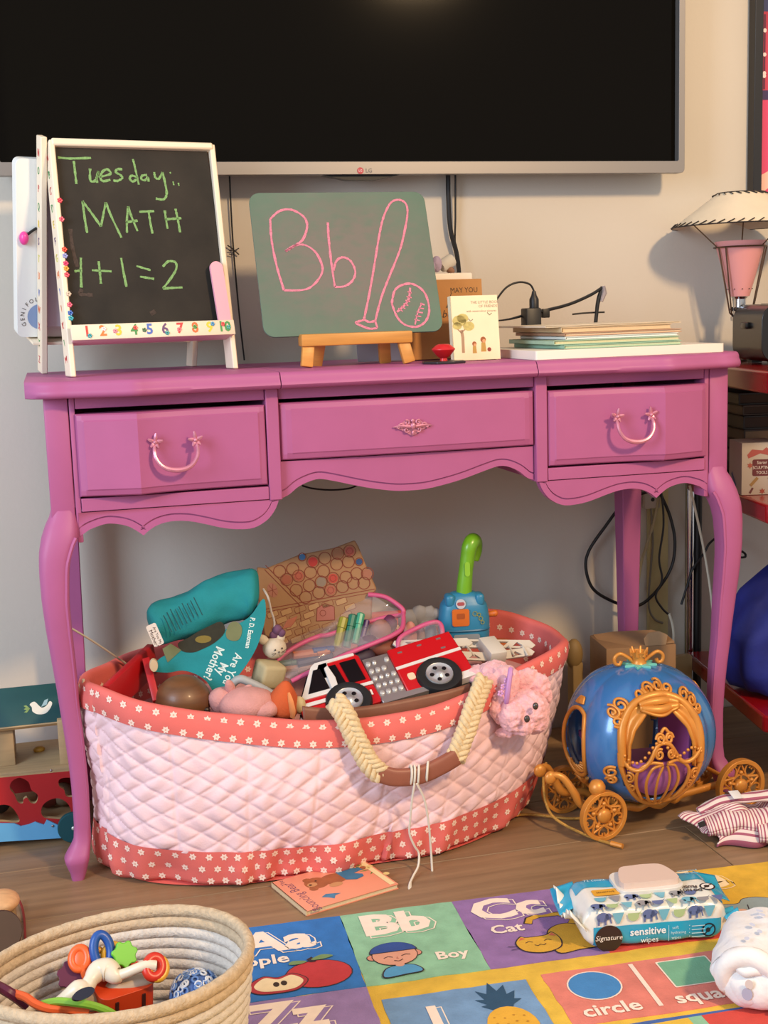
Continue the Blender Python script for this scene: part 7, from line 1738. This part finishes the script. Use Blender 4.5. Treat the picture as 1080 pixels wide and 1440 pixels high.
g = G(Tm((-0.5603, -0.5749, 0.145), (55, 0, 0))); g.prism([((.016 if k % 4 < 2 else .0135)*math.cos(2*PI*k/28), (.016 if k % 4 < 2 else .0135)*math.sin(2*PI*k/28)) for k in range(28)], -.004, .004); tag(g.build('toy_link', mat('5a1638', .4), bev=.001), 'dark plum cogged link left of the white rattle', 'toy link')
rt_ = lk('rattle', 'white baby rattle with a red ring at its end in the rope basket', 'rattle')
rwh = mat('ddd0ba', .35, name='rattle_white')
G().tube([(-0.5784, -0.6111, 0.135), (-0.5656, -0.6133, 0.142), (-0.5543, -0.6131, 0.148), (-0.5454, -0.61, 0.148), (-0.5405, -0.6039, 0.152), (-0.5325, -0.5955, 0.156), (-0.5221, -0.5958, 0.156), (-0.5145, -0.6031, 0.152), (-0.5093, -0.6032, 0.152)], [.005, .008, .0105, .008, .008, .012, .0125, .009, .006], 14, sm=5).build('handle', rwh, rt_, world=True, sm=80)
G().tube([(-0.5123, -0.6038, 0.152), (-0.5033, -0.6063, 0.155), (-0.4905, -0.6091, 0.16), (-0.4807, -0.6099, 0.162), (-0.4725, -0.6102, 0.16)], [.006, .0055, .0055, .0055, .0055], 12, sm=4).build('arm', rwh, rt_, world=True, sm=80)
G().tube([(-0.5558, -0.5971, 0.12), (-0.537, -0.6003, 0.125), (-0.5177, -0.5946, 0.13), (-0.4986, -0.5948, 0.135), (-0.4833, -0.5961, 0.138), (-0.4702, -0.5947, 0.14)], [.006, .010, .012, .011, .008, .004], 14, sm=5).build('lower_arm', mat('b9a892', .4), rt_, world=True, sm=80)
ringt((-0.4741, -0.609, 0.158), .0085, .0105, .0055, 'c8301e', (50, 20, 0), par=rt_, name='red_ring'); ringt((-0.4704, -0.6095, 0.156), .009, .011, .004, 'd9a02e', (50, 20, 0), par=rt_, name='yellow_ring')
g = G(Tm((-0.5493, -0.6421, 0.158), (50, 0, 28))); g.prism(E_(0, 0, .0125, .0055, 20), -.002, .002); g.build('navy_window', mat('1a2038', .15), rt_, world=True)
oc_ = lk('orange_cup', 'orange red slotted toy cup under the white rattle', 'toy cup')
ocm = mat('c8401a', .4, name='orange_red_plastic')
CB = Vector((-0.5105, -0.587, 0.118)); g = G(Tm(CB, (10, 0, 18))); g.prism(rrect(.062, .05, .012, 6), -.02, .022); g.build('cup_body', ocm, oc_, world=True, bev=.004)
for x in (-.014, .016): g = G(Tm(CB, (10, 0, 18))); g.box((x, -.0255, .004), (.0035, .002, .024)); g.build('slot', mat('3a100a', .6), oc_, world=True)
g = G(Tm((-0.5064, -0.5754, 0.1), (30, 20, 0))); g.lathe([(.008, 0), (.0, .016)], 12); tag(g.build('toy_cone', mat('3a3f8c', .4)), 'small violet blue cone point beside the orange cup', 'toy')
tag(G().tube([(-0.4911, -0.5879, 0.1), (-0.4888, -0.5765, 0.1), (-0.4867, -0.5695, 0.1)], .0035, 10).build('toy_peg', mat('7ab83a', .4)), 'short green peg at the right of the orange cup', 'toy')
cable('bendy_toy', 'green flexible toy cord at the near side of the rope basket', [(-0.5911, -0.616, 0.14), (-0.5764, -0.6241, 0.145), (-0.5585, -0.6327, 0.145), (-0.5409, -0.6351, 0.14), (-0.5255, -0.6336, 0.13), (-0.5165, -0.6302, 0.12)], .0042, mat('82b83a', .45), cat='toy')
cable('bendy_toy', 'orange flexible toy cord below the green one in the rope basket', [(-0.6229, -0.6006, 0.15), (-0.6083, -0.6141, 0.15), (-0.5979, -0.6229, 0.145), (-0.5839, -0.6285, 0.14), (-0.5663, -0.6266, 0.135), (-0.545, -0.6302, 0.13)], .0045, mat('e0602c', .45), cat='toy')
cable('bendy_toy', 'plum flexible toy cord at the far left of the rope basket', [(-0.6532, -0.5635, 0.15), (-0.6373, -0.5903, 0.155), (-0.626, -0.6059, 0.155), (-0.616, -0.6054, 0.145), (-0.6074, -0.6046, 0.135)], .0055, mat('5a1638', .45), cat='toy')
cro = lk('crochet_ball', 'blue and white crocheted ball at the right in the rope basket', 'ball')
CC = Vector((-0.43, -0.5922, 0.11))
G().ell(CC, (.026, .025, .024), n=20, m=14).build('ball_core', mat('4a68a4', .95, name='blue_yarn', var=.15, scale=80), cro, world=True, sm=80)
g = G(); rn = random.Random(2)
for k in range(90):
    th = rn.uniform(0, 2*PI); ph = math.acos(rn.uniform(.0, 1)); d = Vector((math.sin(ph)*math.cos(th), math.sin(ph)*math.sin(th), math.cos(ph))); c = CC+Vector((d.x*.027, d.y*.026, d.z*.025)); M = frame(c, d.orthogonal(), d.cross(d.orthogonal()))
    g.tube([(  .0034*math.cos(a), .0034*math.sin(a), .001) for a in [2*PI*i/8 for i in range(8)]], .0013, 5, closed=True, T=M, mi=k % 2)
g.build('yarn_loops', [mat('c9cdd4', .95), mat('5f7fb4', .95)], cro, world=True, sm=80)['kind'] = 'stuff'
tag(G().ell((RBc.x+.0, RBc.y+.02, .045), (.085, .075, .035), n=24, m=12).build('soft_ball', mat('4a4038', .9, var=.2, scale=30), sm=80), 'dark brown soft bundle at the bottom of the rope basket', 'soft toy')
